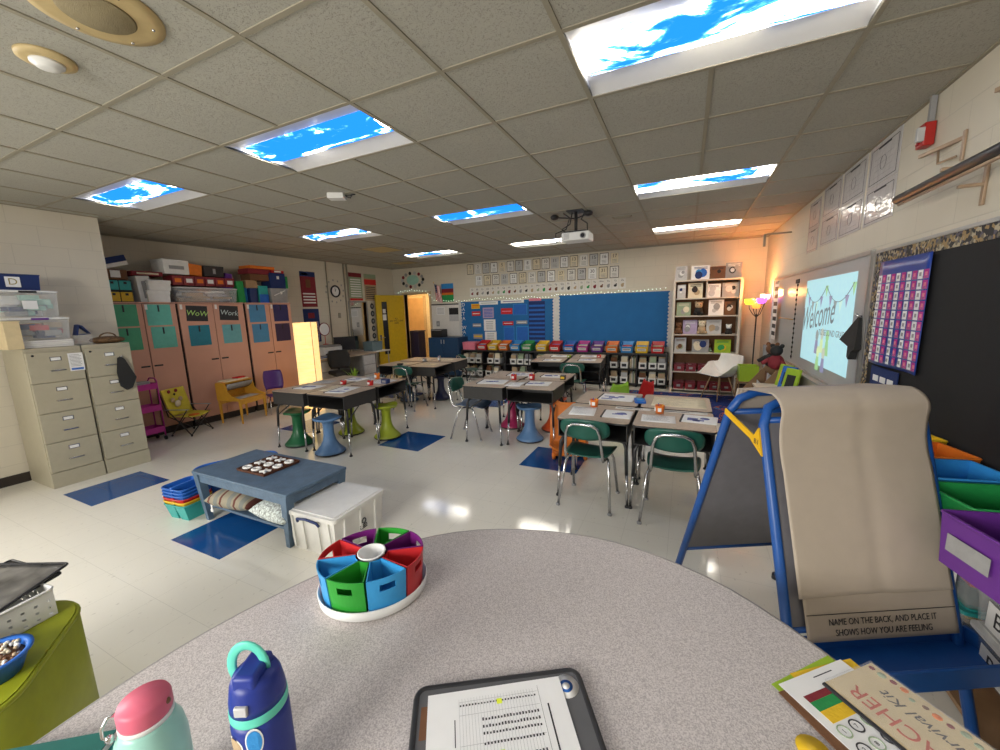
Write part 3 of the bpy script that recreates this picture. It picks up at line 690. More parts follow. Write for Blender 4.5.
m = MB(); m.lathe([(0.05, 0), (0.06, 0.03), (0.04, 0.035), (0, 0.03)], 'p_black', 16); tag(m.build('tape_dish', None, (-4.55, 5.45, Z)), 'small black dish at the front edge of the desks before the yellow door', 'dish')

# ---------------------------------------------------------------- scoop rockers, orange, lime and red
def scoop(label, m_, x, y, rz, s=1.0, tilt=0.0):
    m = MB()
    def fn(u, v):
        X = (2 * u - 1); t = v
        # profile: seat front -> back top
        if t < 0.5: q = t / 0.5; yy = lerp(-0.26, 0.16, q); zz = 0.10 + 0.05 * (2 * q - 1) ** 2 - 0.03 * q
        else: q = (t - 0.5) / 0.5; yy = 0.16 + 0.12 * math.sin(q * PI / 2) + 0.02 * q; zz = 0.12 + 0.42 * q ** 1.25
        hw = 0.21 * (1 - 0.35 * max(0, t - 0.75) / 0.25 * max(0, t - 0.75) / 0.25)
        return (X * hw * s, yy * s, (zz + 0.07 * X ** 4 * (1 - 0.5 * t)) * s)
    m.sheet(fn, 14, 20, m_, 0.012)
    for sx in (-1, 1): m.tube([(sx * 0.17 * s, lerp(-0.26, 0.26, k / 10) * s, (0.012 + 0.10 * (2 * k / 10 - 1) ** 4) * s) for k in range(11)], 0.02 * s, m_, 8)
    m.box((-0.17 * s, -0.1 * s, 0.02 * s), (0.17 * s, 0.1 * s, 0.075 * s), m_, 0.01)
    o = m.build('scoop_rocker', None, (x, y, 0), rz); return tag(o, label, 'floor chair')
scoop('orange plastic scoop rocker chair standing beside the nearest desks', mat('orange_shell', (0.62, 0.17, 0.02), 0.4), -1.13, 4.13, 0.30, 1.0)
scoop('lime green scoop rocker chair seen behind the nearest desks', mat('lime_shell', (0.26, 0.50, 0.04), 0.4), -1.06, 5.90, -2.2, 1.0)
scoop('red scoop rocker chair beside the lime one', mat('red_shell', (0.50, 0.02, 0.02), 0.4), -0.70, 6.35, -0.9, 0.85)

# ---------------------------------------------------------------- white shell armchair
t = thing('shell_armchair', 'white moulded shell armchair in front of the bookcase', 'chair', (0.55, 7.62, 0), PI - 0.95)
m = MB()
def shell(u, v):
    X = 2 * u - 1
    if v < 0.55: q = v / 0.55; y = lerp(0.25, -0.16, q); z = 0.42 + 0.03 * (1 - q) ** 2 - 0.015 * math.sin(q * PI)
    else: q = (v - 0.55) / 0.45; y = -0.16 - 0.13 * math.sin(q * PI / 2); z = 0.42 + 0.36 * q ** 1.2
    edge = max(0, abs(X) - 0.45) / 0.55; armh = 0.0
    if v < 0.55: armh = 0.22 * max(0, min(1, (v - 0.02) / 0.35)) ** 1.2
    else: armh = 0.22 * max(0, 1 - (v - 0.55) / 0.3)
    hw = 0.24 + 0.07 * min(1, v / 0.4) - 0.06 * max(0, v - 0.7) / 0.3
    return (X * hw, y + 0.08 * edge * (v > 0.55) * (1 - (v - 0.55) / 0.45) + 0.05 * edge * max(0, v - 0.55) / 0.45, z + armh * edge ** 1.4)
m.sheet(shell, 20, 22, 'white_plastic', 0.012); m.build('seat_shell', t)
for sx in (-1, 1):
    for sy in (-1, 1):
        m = MB(); m.tube([(sx * 0.10, sy * 0.09 - 0.02, 0.405), (sx * 0.2, sy * 0.19 - 0.02, 0.0)], [0.011, 0.008], mat('pale_wood', (0.5, 0.33, 0.17), 0.5), 8); m.build('leg', t)
m = MB(); m.tube([(-0.15, 0.12, 0.2), (0.15, -0.16, 0.2)], 0.004, 'dark_metal', 6); m.tube([(0.15, 0.12, 0.2), (-0.15, -0.16, 0.2)], 0.004, 'dark_metal', 6)
m.tube([(-0.1, -0.1, 0.4), (0.1, -0.1, 0.4), (0.1, 0.07, 0.4), (-0.1, 0.07, 0.4)], 0.006, 'dark_metal', 6, True); m.build('wire_brace', t)

# ---------------------------------------------------------------- reading rug (blue, patterned)
rm = mat('rug_blue', (0.012, 0.035, 0.20), 0.95, bump=0.4, bscale=300)
nt = rm.node_tree; b = nt.nodes['Principled BSDF']; tc = [n for n in nt.nodes if n.type == 'TEX_COORD'][0]
vo = nt.nodes.new('ShaderNodeTexNoise'); vo.inputs['Scale'].default_value = 2.6; vo.inputs['Distortion'].default_value = 1.8; nt.links.new(tc.outputs['Object'], vo.inputs['Vector'])
r1 = nt.nodes.new('ShaderNodeValToRGB'); r1.color_ramp.interpolation = 'CONSTANT'; e = r1.color_ramp.elements; e[0].color = (0.012, 0.035, 0.20, 1); e[1].position = 0.60; e[1].color = (0.45, 0.12, 0.02, 1)
for p, c in ((0.64, (0.012, 0.035, 0.2)), (0.68, (0.02, 0.2, 0.4)), (0.40, (0.01, 0.02, 0.1)), (0.44, (0.012, 0.035, 0.2))): q = r1.color_ramp.elements.new(p); q.color = (*c, 1)
e[0].position = 0
nt.links.new(vo.outputs['Fac'], r1.inputs['Fac']); nt.links.new(r1.outputs['Color'], b.inputs['Base Color'])
m = MB(); m.prism(rrect(2.5, 1.9, 0.05), 0.0005, 0.01, 'rug_blue'); tag(m.build('rug', None, (-0.05, 7.0, 0)), 'blue patterned rug in front of the bookcase', 'rug')
# ---------------------------------------------------------------- blue coffee table, its shelf pillows and the noughts-and-crosses board
mat('table_blue', (0.085, 0.14, 0.21), 0.45, var=0.15, scale=12, bump=0.2, bscale=40)
t = thing('coffee_table', 'low painted grey-blue wooden table with a lower shelf', 'table', (-3.0, 1.90, 0), 0.0)
m = MB(); m.box((-0.57, -0.27, 0.402), (0.57, 0.27, 0.426), 'table_blue', 0.006); m.build('tabletop', t)
m = MB(); m.box((-0.52, -0.255, 0.335), (0.52, -0.235, 0.402), 'table_blue'); m.box((-0.52, 0.235, 0.335), (0.52, 0.255, 0.402), 'table_blue'); m.box((-0.55, -0.22, 0.335), (-0.53, 0.22, 0.402), 'table_blue'); m.box((0.53, -0.22, 0.335), (0.55, 0.22, 0.402), 'table_blue'); m.build('apron', t)
for sx in (-1, 1):
    for sy in (-1, 1):
        m = MB(); q = lambda r, cx, cy, z: [(cx - r, cy - r, z), (cx + r, cy - r, z), (cx + r, cy + r, z), (cx - r, cy + r, z)]
        m.hexa(q(0.019, sx * 0.490, sy * 0.225, 0) + q(0.032, sx * 0.530, sy * 0.235, 0.402), 'table_blue'); m.build('leg', t)
m = MB(); m.box((-0.50, -0.22, 0.115), (0.50, 0.22, 0.135), 'table_blue'); m.build('shelf', t)
def pillow(label, x, y, z, w, d, h, mats, rz):
    m = MB(); n = 22
    def fn(sg):
        def g(u, v):
            X, Y = 2 * u - 1, 2 * v - 1; k = (1 - abs(X) ** 2.6) * (1 - abs(Y) ** 2.6); return (X * w / 2, Y * d / 2, h / 2 + sg * h / 2 * max(0, k) ** 0.45)
        return g
    for sg in (-1, 1): m.sheet(fn(sg), n, n, mats[0])
    bmesh.ops.remove_doubles(m.bm, verts=m.bm.verts[:], dist=1e-4)
    for f in m.bm.faces:
        c = f.calc_center_median(); q = int((c.x + w / 2) / 0.022)
        if len(mats) > 1: f.material_index = m.mi(mats[(1, 0, 2, 0, 0, 1)[q % 6] % len(mats)])
    o = m.build('pillow', None, (x, y, z), rz); return tag(o, label, 'pillow')
mat('pil_a', (0.30, 0.27, 0.20), 0.9); mat('pil_b', (0.20, 0.21, 0.19), 0.9); mat('pil_c', (0.13, 0.04, 0.03), 0.9)
pillow('striped taupe and maroon pillow on the shelf of the low blue table', -3.18, 1.80, 0.137, 0.46, 0.36, 0.16, ('pil_a', 'pil_b', 'pil_c'), 0.12)
mat('speckle_cloth', (0.55, 0.6, 0.58), 0.9, var=0.6, scale=60)
pillow('pale speckled pillow on the shelf of the low blue table, next to the striped one', -2.68, 1.80, 0.137, 0.42, 0.34, 0.15, ('speckle_cloth',), -0.05)
m = MB(); m.box((-0.01, -0.004, 0), (0.01, 0.004, 0.12), 'c_white', 0.003); m.box((-0.017, -0.006, 0.0), (0.017, 0.006, 0.025), 'c_white', 0.004)
tag(m.build('cloth_tie', None, (-3.38, 1.645, 0.1)), 'white cloth tie hanging by the left leg of the low blue table', 'tie')
t = thing('noughts_and_crosses_board', 'dark wooden noughts-and-crosses board with white pieces on the low blue table', 'board game', (-3.04, 1.93, 0.4265), 0.0)
m = MB(); m.box((-0.165, -0.155, 0), (0.165, 0.155, 0.012), mat('dark_wood', (0.09, 0.03, 0.012), 0.5, scale=20), 0.002)
for a in (-0.165, -0.055, 0.055, 0.165):
    b_ = 0.155 * a / 0.165; m.box((a - 0.004, -0.155, 0.012), (a + 0.004, 0.155, 0.022), 'dark_wood'); m.box((-0.165, b_ - 0.004, 0.012), (0.165, b_ + 0.004, 0.022), 'dark_wood')
m.build('board', t)
for iy, row in enumerate(('XXO', 'XOO', 'OOX')[::-1]):
    for ix, ch in enumerate(row):
        m = MB(); cx, cy = (ix - 1) * 0.11, (iy - 1) * 0.103
        if ch == 'O': m.tube([(cx + 0.030 * math.cos(a * PI / 8), cy + 0.027 * math.sin(a * PI / 8), 0.020) for a in range(16)], 0.010, 'p_white', 8, True)
        else:
            for s in (-1, 1): m.box((cx - 0.042, cy - 0.009, 0.0125), (cx + 0.042, cy + 0.009, 0.028), 'p_white', 0.004, 1, rot=('Z', s * PI / 4))
        m.build('nought' if ch == 'O' else 'cross', t)

# clear storage box with white lid and navy handle
t = thing('storage_box', 'big translucent white storage box with a flat lid and navy clip handle', 'storage box', (-2.28, 1.915, 0), 0.03)
mat('frosted', (0.72, 0.71, 0.67), 0.35, var=0.03)
m = MB(); m.taper((0, 0), (0.40, 0.45), (0.44, 0.48), 0, 0.285, 'frosted', 0.004)
for y in (-0.242,):
    for x in (-0.17, -0.07, 0.07, 0.17): m.box((x - 0.008, y - 0.004, 0.02), (x + 0.008, y + 0.02, 0.27), 'frosted', rot=('X', 0.05))
for y in (-0.15, 0.0, 0.15): m.box((0.198, y - 0.008, 0.02), (0.226, y + 0.008, 0.27), 'frosted', rot=('Y', 0.07))
m.build('body', t)
m = MB(); m.prism(rrect(0.47, 0.51, 0.03), 0.27, 0.298, 'frosted'); m.prism(rrect(0.42, 0.46, 0.02), 0.298, 0.303, 'p_white'); m.build('lid', t)
m = MB(); m.tube([(-0.10, -0.257, 0.235), (-0.09, -0.268, 0.262), (0, -0.272, 0.275), (0.09, -0.268, 0.262), (0.10, -0.257, 0.235)], 0.009, 'p_navy', 8); m.build('handle', t)
m = MB(); m.box((-0.19, -0.2, 0.006), (0.185, 0.2, 0.25), 'offwhite_paper'); m.build('packed_paper', t)
m = MB(); m.tube([(0.229, 0.02 + 0.018 * math.cos(a), 0.16 + 0.018 * math.sin(a)) for a in [k * PI / 6 for k in range(12)]], 0.005, 'ink', 6, True)
for k in range(3): m.box((0.219, -0.015 + 0.0 * k, 0.10 + 0.012 * k), (0.2235, 0.055, 0.105 + 0.012 * k), 'ink')
m.build('printed_mark', t)

# stacked desk caddies
def caddy(x, y, z, col, label, rz, group):
    t = thing('desk_caddy', label, 'caddy', (x, y, z), rz, group)
    m = MB(); m.taper((-0.062, 0.0), (0.09, 0.17), (0.125, 0.23), 0, 0.135, col, 0.004); m.taper((0.062, 0.0), (0.09, 0.17), (0.125, 0.23), 0, 0.135, col, 0.004)
    m.build('cups', t)
    m = MB(); m.tube([(px_, py_, 0.135) for px_, py_ in rrect(0.27, 0.25, 0.05, 4)], 0.006, col, 6, True); m.build('rim', t)
    m = MB(); m.box((-0.012, -0.12, 0.11), (0.012, 0.12, 0.15), col, 0.005); m.build('handle', t)
st = ('green', 'yellow', 'red', 'blue', 'blue', 'blue')
nm = ('green caddy at the bottom of the stack left of the low blue table', 'yellow caddy on the green one in the stack left of the low blue table', 'red caddy in the middle of the stack left of the low blue table',
      'blue caddy just above the red one in the stack left of the low blue table', 'blue caddy second from the top of the stack left of the low blue table', 'blue caddy on top of the stack left of the low blue table')
for k in range(6): caddy(-3.74, 1.66, k * 0.028, 'p_' + (st[k] if k else 'teal'), nm[k], 0.1, 'caddies stacked by the low blue table')
t = thing('plastic_tub', 'long blue plastic tub behind the caddies and the low table', 'tub', (-3.80, 2.12, 0), 1.15)
def ring_(k, z): return [(x * k, y * k, z) for x, y in rrect(0.66, 0.28, 0.12, 6)]
m = MB()
for k0, z0, k1, z1 in ((0.85, 0.0, 1.0, 0.28), (0.98, 0.28, 0.83, 0.01)):
    a, b_ = ring_(k0, z0), ring_(k1, z1); n = len(a)
    for i in range(n): j = (i + 1) % n; m.face([a[i], a[j], b_[j], b_[i]], 'p_blue', True)
m.face(ring_(0.85, 0.0), 'p_blue'); m.face(ring_(0.83, 0.01), 'p_blue'); m.build('body', t)
m = MB(); m.tube(ring_(1.0, 0.28), 0.012, 'p_blue', 8, True); m.build('rim', t)

# ---------------------------------------------------------------- lime stool with basket and bead bowls
mat('lime_vinyl', (0.28, 0.31, 0.012), 0.5)
t = thing('lime_ottoman', 'lime green vinyl ottoman at the left edge, carrying a basket and bowls', 'ottoman', (-2.19, 0.015, 0), 0.92)
m = MB(); P = rrect(0.95, 0.62, 0.16, 8)
m.prism(P, 0.02, 0.545, 'lime_vinyl', True); m.prism([(x * 0.985, y * 0.98) for x, y in P], 0.545, 0.555, 'lime_vinyl'); m.build('body', t)
m = MB(); m.tube([(x * 0.995, y * 0.993, 0.545) for x, y in P], 0.008, 'lime_vinyl', 6, True); m.build('piping', t)
for sx in (-1, 1):
    for sy in (-1, 1):
        m = MB(); m.lathe([(0.02, 0), (0.022, 0.02), (0, 0.02)], 'black_plastic', 12, (sx * 0.38, sy * 0.22, 0)); m.build('foot', t)
OT = 0.556
t = thing('basket', 'white plastic basket with square holes standing on the lime ottoman', 'basket', (-2.27, 0.335, OT), 0.15)
m = MB(); w, d, h = 0.38, 0.20, 0.105
cols, rws = 13, 4
def wall(p0, p1, n):
    p0, p1 = Vector(p0), Vector(p1)
    for c in range(n):
        for r in range(rws):
            a, b_ = p0.lerp(p1, c / n), p0.lerp(p1, (c + 1) / n); z0, z1 = h * r / rws, h * (r + 1) / rws
            q0, q1 = p0.lerp(p1, (c + 0.36) / n), p0.lerp(p1, (c + 0.64) / n); y0, y1 = lerp(z0, z1, 0.36), lerp(z0, z1, 0.68)
            O = [Vector((a.x, a.y, z0)), Vector((b_.x, b_.y, z0)), Vector((b_.x, b_.y, z1)), Vector((a.x, a.y, z1))]
            I = [Vector((q0.x, q0.y, y0)), Vector((q1.x, q1.y, y0)), Vector((q1.x, q1.y, y1)), Vector((q0.x, q0.y, y1))]
            for k in range(4): m.face([O[k], O[(k + 1) % 4], I[(k + 1) % 4], I[k]], 'p_white')
            if r == rws - 1: m.face(I, 'p_white')
wall((-w / 2, -d / 2, 0), (w / 2, -d / 2, 0), cols); wall((w / 2, -d / 2, 0), (w / 2, d / 2, 0), 6); wall((w / 2, d / 2, 0), (-w / 2, d / 2, 0), cols); wall((-w / 2, d / 2, 0), (-w / 2, -d / 2, 0), 6)
m.box((-w / 2, -d / 2, 0), (w / 2, d / 2, 0.003), 'p_white'); m.tube([(x, y, h) for x, y in rrect(w + 0.008, d + 0.008, 0.02, 3)], 0.005, 'p_white', 6, True); m.build('basket_body', t)
def pouch(x, y, z, w, d, rz, tilt, label, col):
    t = thing('zip_pouch', label, 'pouch', (x, y, z), rz); t.rotation_euler = (tilt[0], tilt[1], rz)
    m = MB(); m.sheet(lambda u, v: ((u - 0.5) * w, (v - 0.5) * d, 0.012 * math.sin(u * PI) * math.sin(v * PI)), 8, 8, col, 0.003); m.build('pocket', t)
    m = MB(); m.tube([(a, b_, 0.001) for a, b_ in rrect(w, d, 0.012, 3)], 0.005, 'black_plastic', 6, True); m.build('zip_edge', t)
mat('pouch_film', (0.22, 0.21, 0.19), 0.15, var=0.35, scale=14)
pouch(-2.30, 0.355, OT + 0.118, 0.34, 0.25, 0.45, (0.10, 0.02), 'clear black-edged zip pouch, upper one in the white basket', 'pouch_film')
pouch(-2.33, 0.38, OT + 0.095, 0.33, 0.22, 0.15, (0.12, 0.0), 'black-edged zip pouch under the other in the white basket', 'pouch_film')
m = MB(); m.box((-0.06, -0.045, 0), (0.06, 0.045, 0.05), 'p_skyblue', 0.006); m.box((-0.05, -0.035, 0.05), (0.05, 0.035, 0.056), 'clear_plastic'); tag(m.build('small_box', None, (-2.22, 0.27, OT + 0.135), 0.3), 'small light blue box lying on the pouches in the white basket', 'box')
def bowl(x, y, label, r=0.075):
    t = thing('bead_bowl', label, 'bowl', (x, y, OT), 0, 'bead bowls on the lime ottoman')
    m = MB(); m.lathe([(r * 0.7, 0), (r * 0.95, 0.06), (r * 1.06, 0.064), (r * 1.06, 0.07), (r * 0.9, 0.068), (r * 0.66, 0.006), (0, 0.006)], 'p_blue', 28); m.build('bowl_body', t)
    m = MB(); rr = random.Random(3)
    m.lathe([(r * 0.86, 0.05), (r * 0.5, 0.056), (0, 0.06)], 'c_brown', 16)
    for k in range(90):
        a, q = rr.uniform(0, 2 * PI), r * 0.84 * math.sqrt(rr.random()); m.ball((q * math.cos(a), q * math.sin(a), 0.057 + rr.uniform(0, 0.006)), 0.0065, rr.choice(('p_silver', 'p_brown', 'p_white', 'p_cream', 'p_tan')), 6, 4)
    o = m.build('beads', t); o['kind'] = 'stuff'
bowl(-1.90, 0.262, 'blue bowl of gravel beads nearest the camera on the lime ottoman', 0.088); bowl(-2.02, 0.20, 'blue bowl of beads behind the other on the lime ottoman', 0.07)

# ---------------------------------------------------------------- on the kidney table
T0 = TZ + 0.0005
# revolving supply caddy: oval tray, eight sector bins, cup in the middle
t = thing('supply_carousel', 'oval white carousel with eight coloured wedge bins on the kidney table', 'desk organiser', (-0.886, 0.858, T0), 0.62)
A, B_ = 0.166, 0.148
m = MB(); m.lathe([(0.96, 0.0), (1.01, 0.006), (1.03, 0.036), (1.005, 0.036), (0.98, 0.012), (0, 0.012)], 'white_plastic', 56, sx=A, sy=B_)
m.build('tray', t)
m = MB(); m.lathe([(0.034, 0.012), (0.041, 0.128), (0.044, 0.129), (0.044, 0.133), (0.039, 0.133), (0.033, 0.02), (0, 0.02)], 'white_plastic', 32); m.build('centre_cup', t)
cols = ['p_red', 'p_skyblue', 'p_green', 'p_skyblue', 'p_red', 'p_purple', 'p_green', 'p_purple']
mat('cs_red', (0.52, 0.025, 0.03), 0.35); mat('cs_blue', (0.04, 0.30, 0.62), 0.35); mat('cs_green', (0.025, 0.29, 0.03), 0.35); mat('cs_purple', (0.16, 0.015, 0.16), 0.35)
seq = ['cs_red', 'cs_blue', 'cs_green', 'cs_blue', 'cs_red', 'cs_purple', 'cs_green', 'cs_purple']
order = {}
def wedge(k, mm):
    m = MB(); a0, a1 = -PI + 2 * PI * k / 8 + 0.02, -PI + 2 * PI * (k + 1) / 8 - 0.02; n = 10; wl = 0.003; z0, z1 = 0.014, 0.128
    def E(a, q, o=0.0): return Vector(((A * q - o) * math.cos(a), (B_ * q - o) * math.sin(a), 0))
    def I(a): return Vector((0.05 * math.cos(a), 0.05 * math.sin(a), 0))
    fr = lambda z: 0.93 + 0.06 * (z - z0) / (z1 - z0)
    zh0, zh1 = 0.085, 0.108
    ang = [lerp(a0, a1, i / n) for i in range(n + 1)]
    rows_ = [z0, zh0, zh1, z1]
    for off, flip in ((0.0, 0), (wl, 1)):
        for i in range(n):
            for r in range(3):
                if r == 1 and 3 <= i < 7: continue
                za, zb = rows_[r], rows_[r + 1]
                q = [E(ang[i], fr(za), off) + Vector((0, 0, za)), E(ang[i + 1], fr(za), off) + Vector((0, 0, za)), E(ang[i + 1], fr(zb), off) + Vector((0, 0, zb)), E(ang[i], fr(zb), off) + Vector((0, 0, zb))]
                m.face(q, mm)
    for i in range(n):   # rim and hole edges
        for z, i0_, i1_ in ((z1, 0, n), (zh0, 3, 7), (zh1, 3, 7)):
            if i0_ <= i < i1_: m.face([E(ang[i], fr(z), 0) + Vector((0, 0, z)), E(ang[i + 1], fr(z), 0) + Vector((0, 0, z)), E(ang[i + 1], fr(z), wl) + Vector((0, 0, z)), E(ang[i], fr(z), wl) + Vector((0, 0, z))], mm)
    for i in (3, 7): m.face([E(ang[i], fr(zh0), 0) + Vector((0, 0, zh0)), E(ang[i], fr(zh1), 0) + Vector((0, 0, zh1)), E(ang[i], fr(zh1), wl) + Vector((0, 0, zh1)), E(ang[i], fr(zh0), wl) + Vector((0, 0, zh0))], mm)
    for a, s in ((a0, 1), (a1, -1)):   # side walls
        d_ = Vector((-math.sin(a), math.cos(a), 0)) * wl * s
        p, q, p2 = I(a), E(a, fr(z0)), E(a, fr(z1)); up0, up1 = Vector((0, 0, z0)), Vector((0, 0, z1))
        m.hexa([p + up0, q + up0, q + d_ + up0, p + d_ + up0, p + up1, p2 + up1, p2 + d_ + up1, p + d_ + up1], mm)
    m.face([I(a0) + Vector((0, 0, z0 + 0.002))] + [E(a, fr(z0)) + Vector((0, 0, z0 + 0.002)) for a in ang] + [I(a1) + Vector((0, 0, z0 + 0.002))], mm)
    mid = (a0 + a1) / 2
    pts = [I(a0 + (a1 - a0) * i / 4) for i in range(5)]
    for i in range(4): m.face([pts[i] + Vector((0, 0, z0)), pts[i + 1] + Vector((0, 0, z0)), pts[i + 1] + Vector((0, 0, z1)), pts[i] + Vector((0, 0, z1))], mm)
    m.build('wedge_bin', t)
CARO = ['cs_blue', 'cs_green', 'cs_blue', 'cs_red', 'cs_purple', 'cs_green', 'cs_purple', 'cs_red']
for k in range(8): wedge(k, CARO[k])
m = MB(); m.lathe([(0.02, 0.0), (0.02, 0.004), (0, 0.004)], 'grey_plastic', 16); m.build('pivot', t)

# water bottle: navy with mint loop and band, stickers
t = thing('water_bottle', 'dark blue water bottle with a mint carry loop and stickers', 'bottle', (-0.666, 0.350, T0), 0.45); t.scale = (1, 1, 1.05)
mat('bottle_blue', (0.012, 0.03, 0.24), 0.42); mat('mint', (0.12, 0.62, 0.48), 0.4)
R = 0.0465
m = MB(); m.lathe([(0.040, 0), (R * 0.96, 0.006), (R, 0.03), (R, 0.175), (R * 0.97, 0.19), (0, 0.19)], 'bottle_blue', 40); m.build('flask', t)
m = MB(); m.lathe([(R * 0.985, 0.190), (R * 0.995, 0.192), (R * 0.985, 0.205), (R * 0.97, 0.206), (0, 0.206)], 'mint', 40); m.build('band', t)
m = MB(); m.lathe([(R * 0.965, 0.206), (R * 0.95, 0.22), (R * 0.86, 0.245), (R * 0.74, 0.258), (0, 0.26)], 'bottle_blue', 40)
m.box((-0.021, -0.034, 0.235), (0.021, 0.028, 0.274), 'bottle_blue', 0.008, 3); m.build('lid', t)
m = MB(); m.box((-0.012, -0.0475, 0.215), (0.010, -0.040, 0.232), 'p_silver', 0.002); m.build('lid_button', t)
m = MB(); m.tube([(-0.012 + 0.030 * math.cos(a), 0.004, 0.262 + 0.040 * math.sin(a)) for a in [lerp(-0.2, PI + 0.5, k / 14) for k in range(15)]], 0.0036, 'mint', 10, flat=2.4); m.build('carry_loop', t)
def sticker(az, z, rx, rz_, col, name, Rr, par, txt=None):
    m = MB()
    n = 18; c = []
    for q, off, mm in ((1.0, 0.0006, 'white_paper'), (0.84, 0.0010, col)):
        m.face([((Rr + off) * math.cos(az + rx * q * math.cos(2 * PI * k / n) / Rr), (Rr + off) * math.sin(az + rx * q * math.cos(2 * PI * k / n) / Rr), z + rz_ * q * math.sin(2 * PI * k / n)) for k in range(n)], mm)
    m.build(name, par)
v = -PI / 2 - 0.45   # toward the camera in local frame
for az, z, rx, rz_, col in ((v - 0.05, 0.155, 0.018, 0.016, 'c_tan'), (v - 0.75, 0.140, 0.013, 0.018, 'c_brown'), (v + 0.75, 0.165, 0.014, 0.026, 'c_skyblue'), (v + 0.28, 0.122, 0.016, 0.013, 'c_brown'), (v + 0.8, 0.118, 0.012, 0.015, 'c_green'),
                           (v - 0.3, 0.115, 0.016, 0.014, 'c_grey'), (v + 0.9, 0.09, 0.016, 0.02, 'c_red'), (v - 0.75, 0.095, 0.014, 0.02, 'c_skyblue'), (v + 0.25, 0.088, 0.02, 0.014, 'c_cream'), (v - 0.15, 0.075, 0.015, 0.012, 'c_teal')):
    sticker(az, z, rx, rz_, col, 'sticker', R, t)

# mint jar bottle with a pink lid
t = thing('jar_bottle', 'mint green wide bottle with a pink screw lid and wire bail', 'bottle', (-0.818, 0.250, T0), 0.5); t.scale = (0.80, 0.80, 0.985)
mat('jar_mint', (0.33, 0.60, 0.52), 0.3); mat('pink_lid', (0.66, 0.13, 0.20), 0.45)
m = MB(); m.lathe([(0.05, 0), (0.062, 0.008), (0.063, 0.03), (0.063, 0.155), (0.058, 0.185), (0.049, 0.2), (0.047, 0.208), (0, 0.208)], 'jar_mint', 44); m.build('jar', t)
m = MB(); m.lathe([(0.046, 0.208), (0.0475, 0.213), (0.0475, 0.216), (0.045, 0.217), (0, 0.217)], 'white_plastic', 40); m.build('collar', t)
m = MB(); m.lathe([(0.045, 0.217), (0.0465, 0.222), (0.0465, 0.243), (0.043, 0.250), (0, 0.251)], 'pink_lid', 44); m.build('lid', t)
m = MB()
m.tube([(-0.047 * math.cos(0.2), -0.015, 0.236), (-0.060, -0.022, 0.232), (-0.066, -0.03, 0.22), (-0.064, -0.034, 0.206), (-0.052, -0.034, 0.200)], 0.0032, 'chrome', 8)
m.ball((-0.050, -0.034, 0.203), 0.008, 'chrome', 12, 8); m.build('clasp', t)
m = MB(); m.ball((0.045, 0.004, 0.238), 0.006, 'p_brown', 10, 6); m.build('hinge_pin', t)
m = MB()
for k, (az, z) in enumerate(((-1.2, 0.08), (-1.7, 0.11), (-0.9, 0.13), (-1.45, 0.05))):
    for j in range(5): m.ball((0.0632 * math.cos(az + 0.13 * math.cos(j * 1.257)), 0.0632 * math.sin(az + 0.13 * math.cos(j * 1.257)), z + 0.009 * math.sin(j * 1.257)), 0.0045, 'c_cream' if k % 2 else 'c_orange', 8, 5, sz=1.0)
m.build('painted_flowers', t)

# teal book at the bottom left
t = thing('book', 'teal hardback book lying at the bottom left edge of the kidney table', 'book', (-1.065, 0.085, T0 + 0.001), 0.62)
m = MB(); m.box((-0.115, -0.15, 0.004), (0.108, 0.146, 0.026), 'white_paper'); m.build('pages', t)
m = MB(); m.box((-0.12, -0.155, 0), (0.115, 0.15, 0.003), 'p_teal'); m.box((-0.12, -0.155, 0.027), (0.115, 0.15, 0.030), mat('book_teal', (0.015, 0.13, 0.11), 0.4)); m.box((-0.122, -0.155, 0), (-0.118, 0.15, 0.030), 'book_teal'); m.build('cover', t)
m = MB(); m.ball((0.045, -0.02, 0.029), 0.03, 'p_red', 16, 6, sz=0.08); m.box((-0.09, 0.02, 0.030), (0.01, 0.12, 0.0305), 'c_grey'); m.build('cover_picture', t)
m = MB(); m.tube([(0, 0, 0.005), (0.05, 0.02, 0.006)], 0.004, 'p_black', 8); tag(m.build('pen', None, (-0.995, 0.235, T0), 0.6), 'tip of a dark pen sticking out beside the teal book', 'pen')

# tablet case with a printed table on it
t = thing('tablet_case', 'black zip tablet case with a round blue sticker on the kidney table', 'tablet case', (-0.299, 0.607, T0), 0.553)
m = MB(); P = rrect(0.385, 0.27, 0.022, 5); m.prism([(x, y) for x, y in P], 0, 0.012, mat('case_grey', (0.10, 0.10, 0.105), 0.6)); m.build('case_body', t)
m = MB(); m.tube([(x, y, 0.008) for x, y in P], 0.0075, 'black_plastic', 8, True); m.build('zip_edge', t)
m = MB(); m.lathe([(0.030, 0.0122), (0, 0.0124)], 'white_paper', 28, (0.155, 0.095, 0)); m.lathe([(0.016, 0.0126), (0, 0.0128)], 'c_blue', 24, (0.155, 0.095, 0)); m.lathe([(0.009, 0.013), (0, 0.0132)], 'white_paper', 18, (0.155, 0.095, 0)); m.build('round_sticker', t)
ch = 'BE KIND  PEACE  '
m = MB(); m.box((-0.18, 0.02, 0.0121), (-0.165, 0.09, 0.0124), 'c_brown'); m.build('red_star_print', t)
t = thing('printed_table', 'white page of printed table rows with yellow marks lying on the tablet case', 'paper', (-0.305, 0.600, T0 + 0.0135), 0.575)
w, d = 0.31, 0.24
m = MB(); m.box((-w / 2, -d / 2, 0), (w / 2, d / 2, 0.0006), 'white_paper'); m.build('page', t)
m = MB(); r_ = random.Random(5)
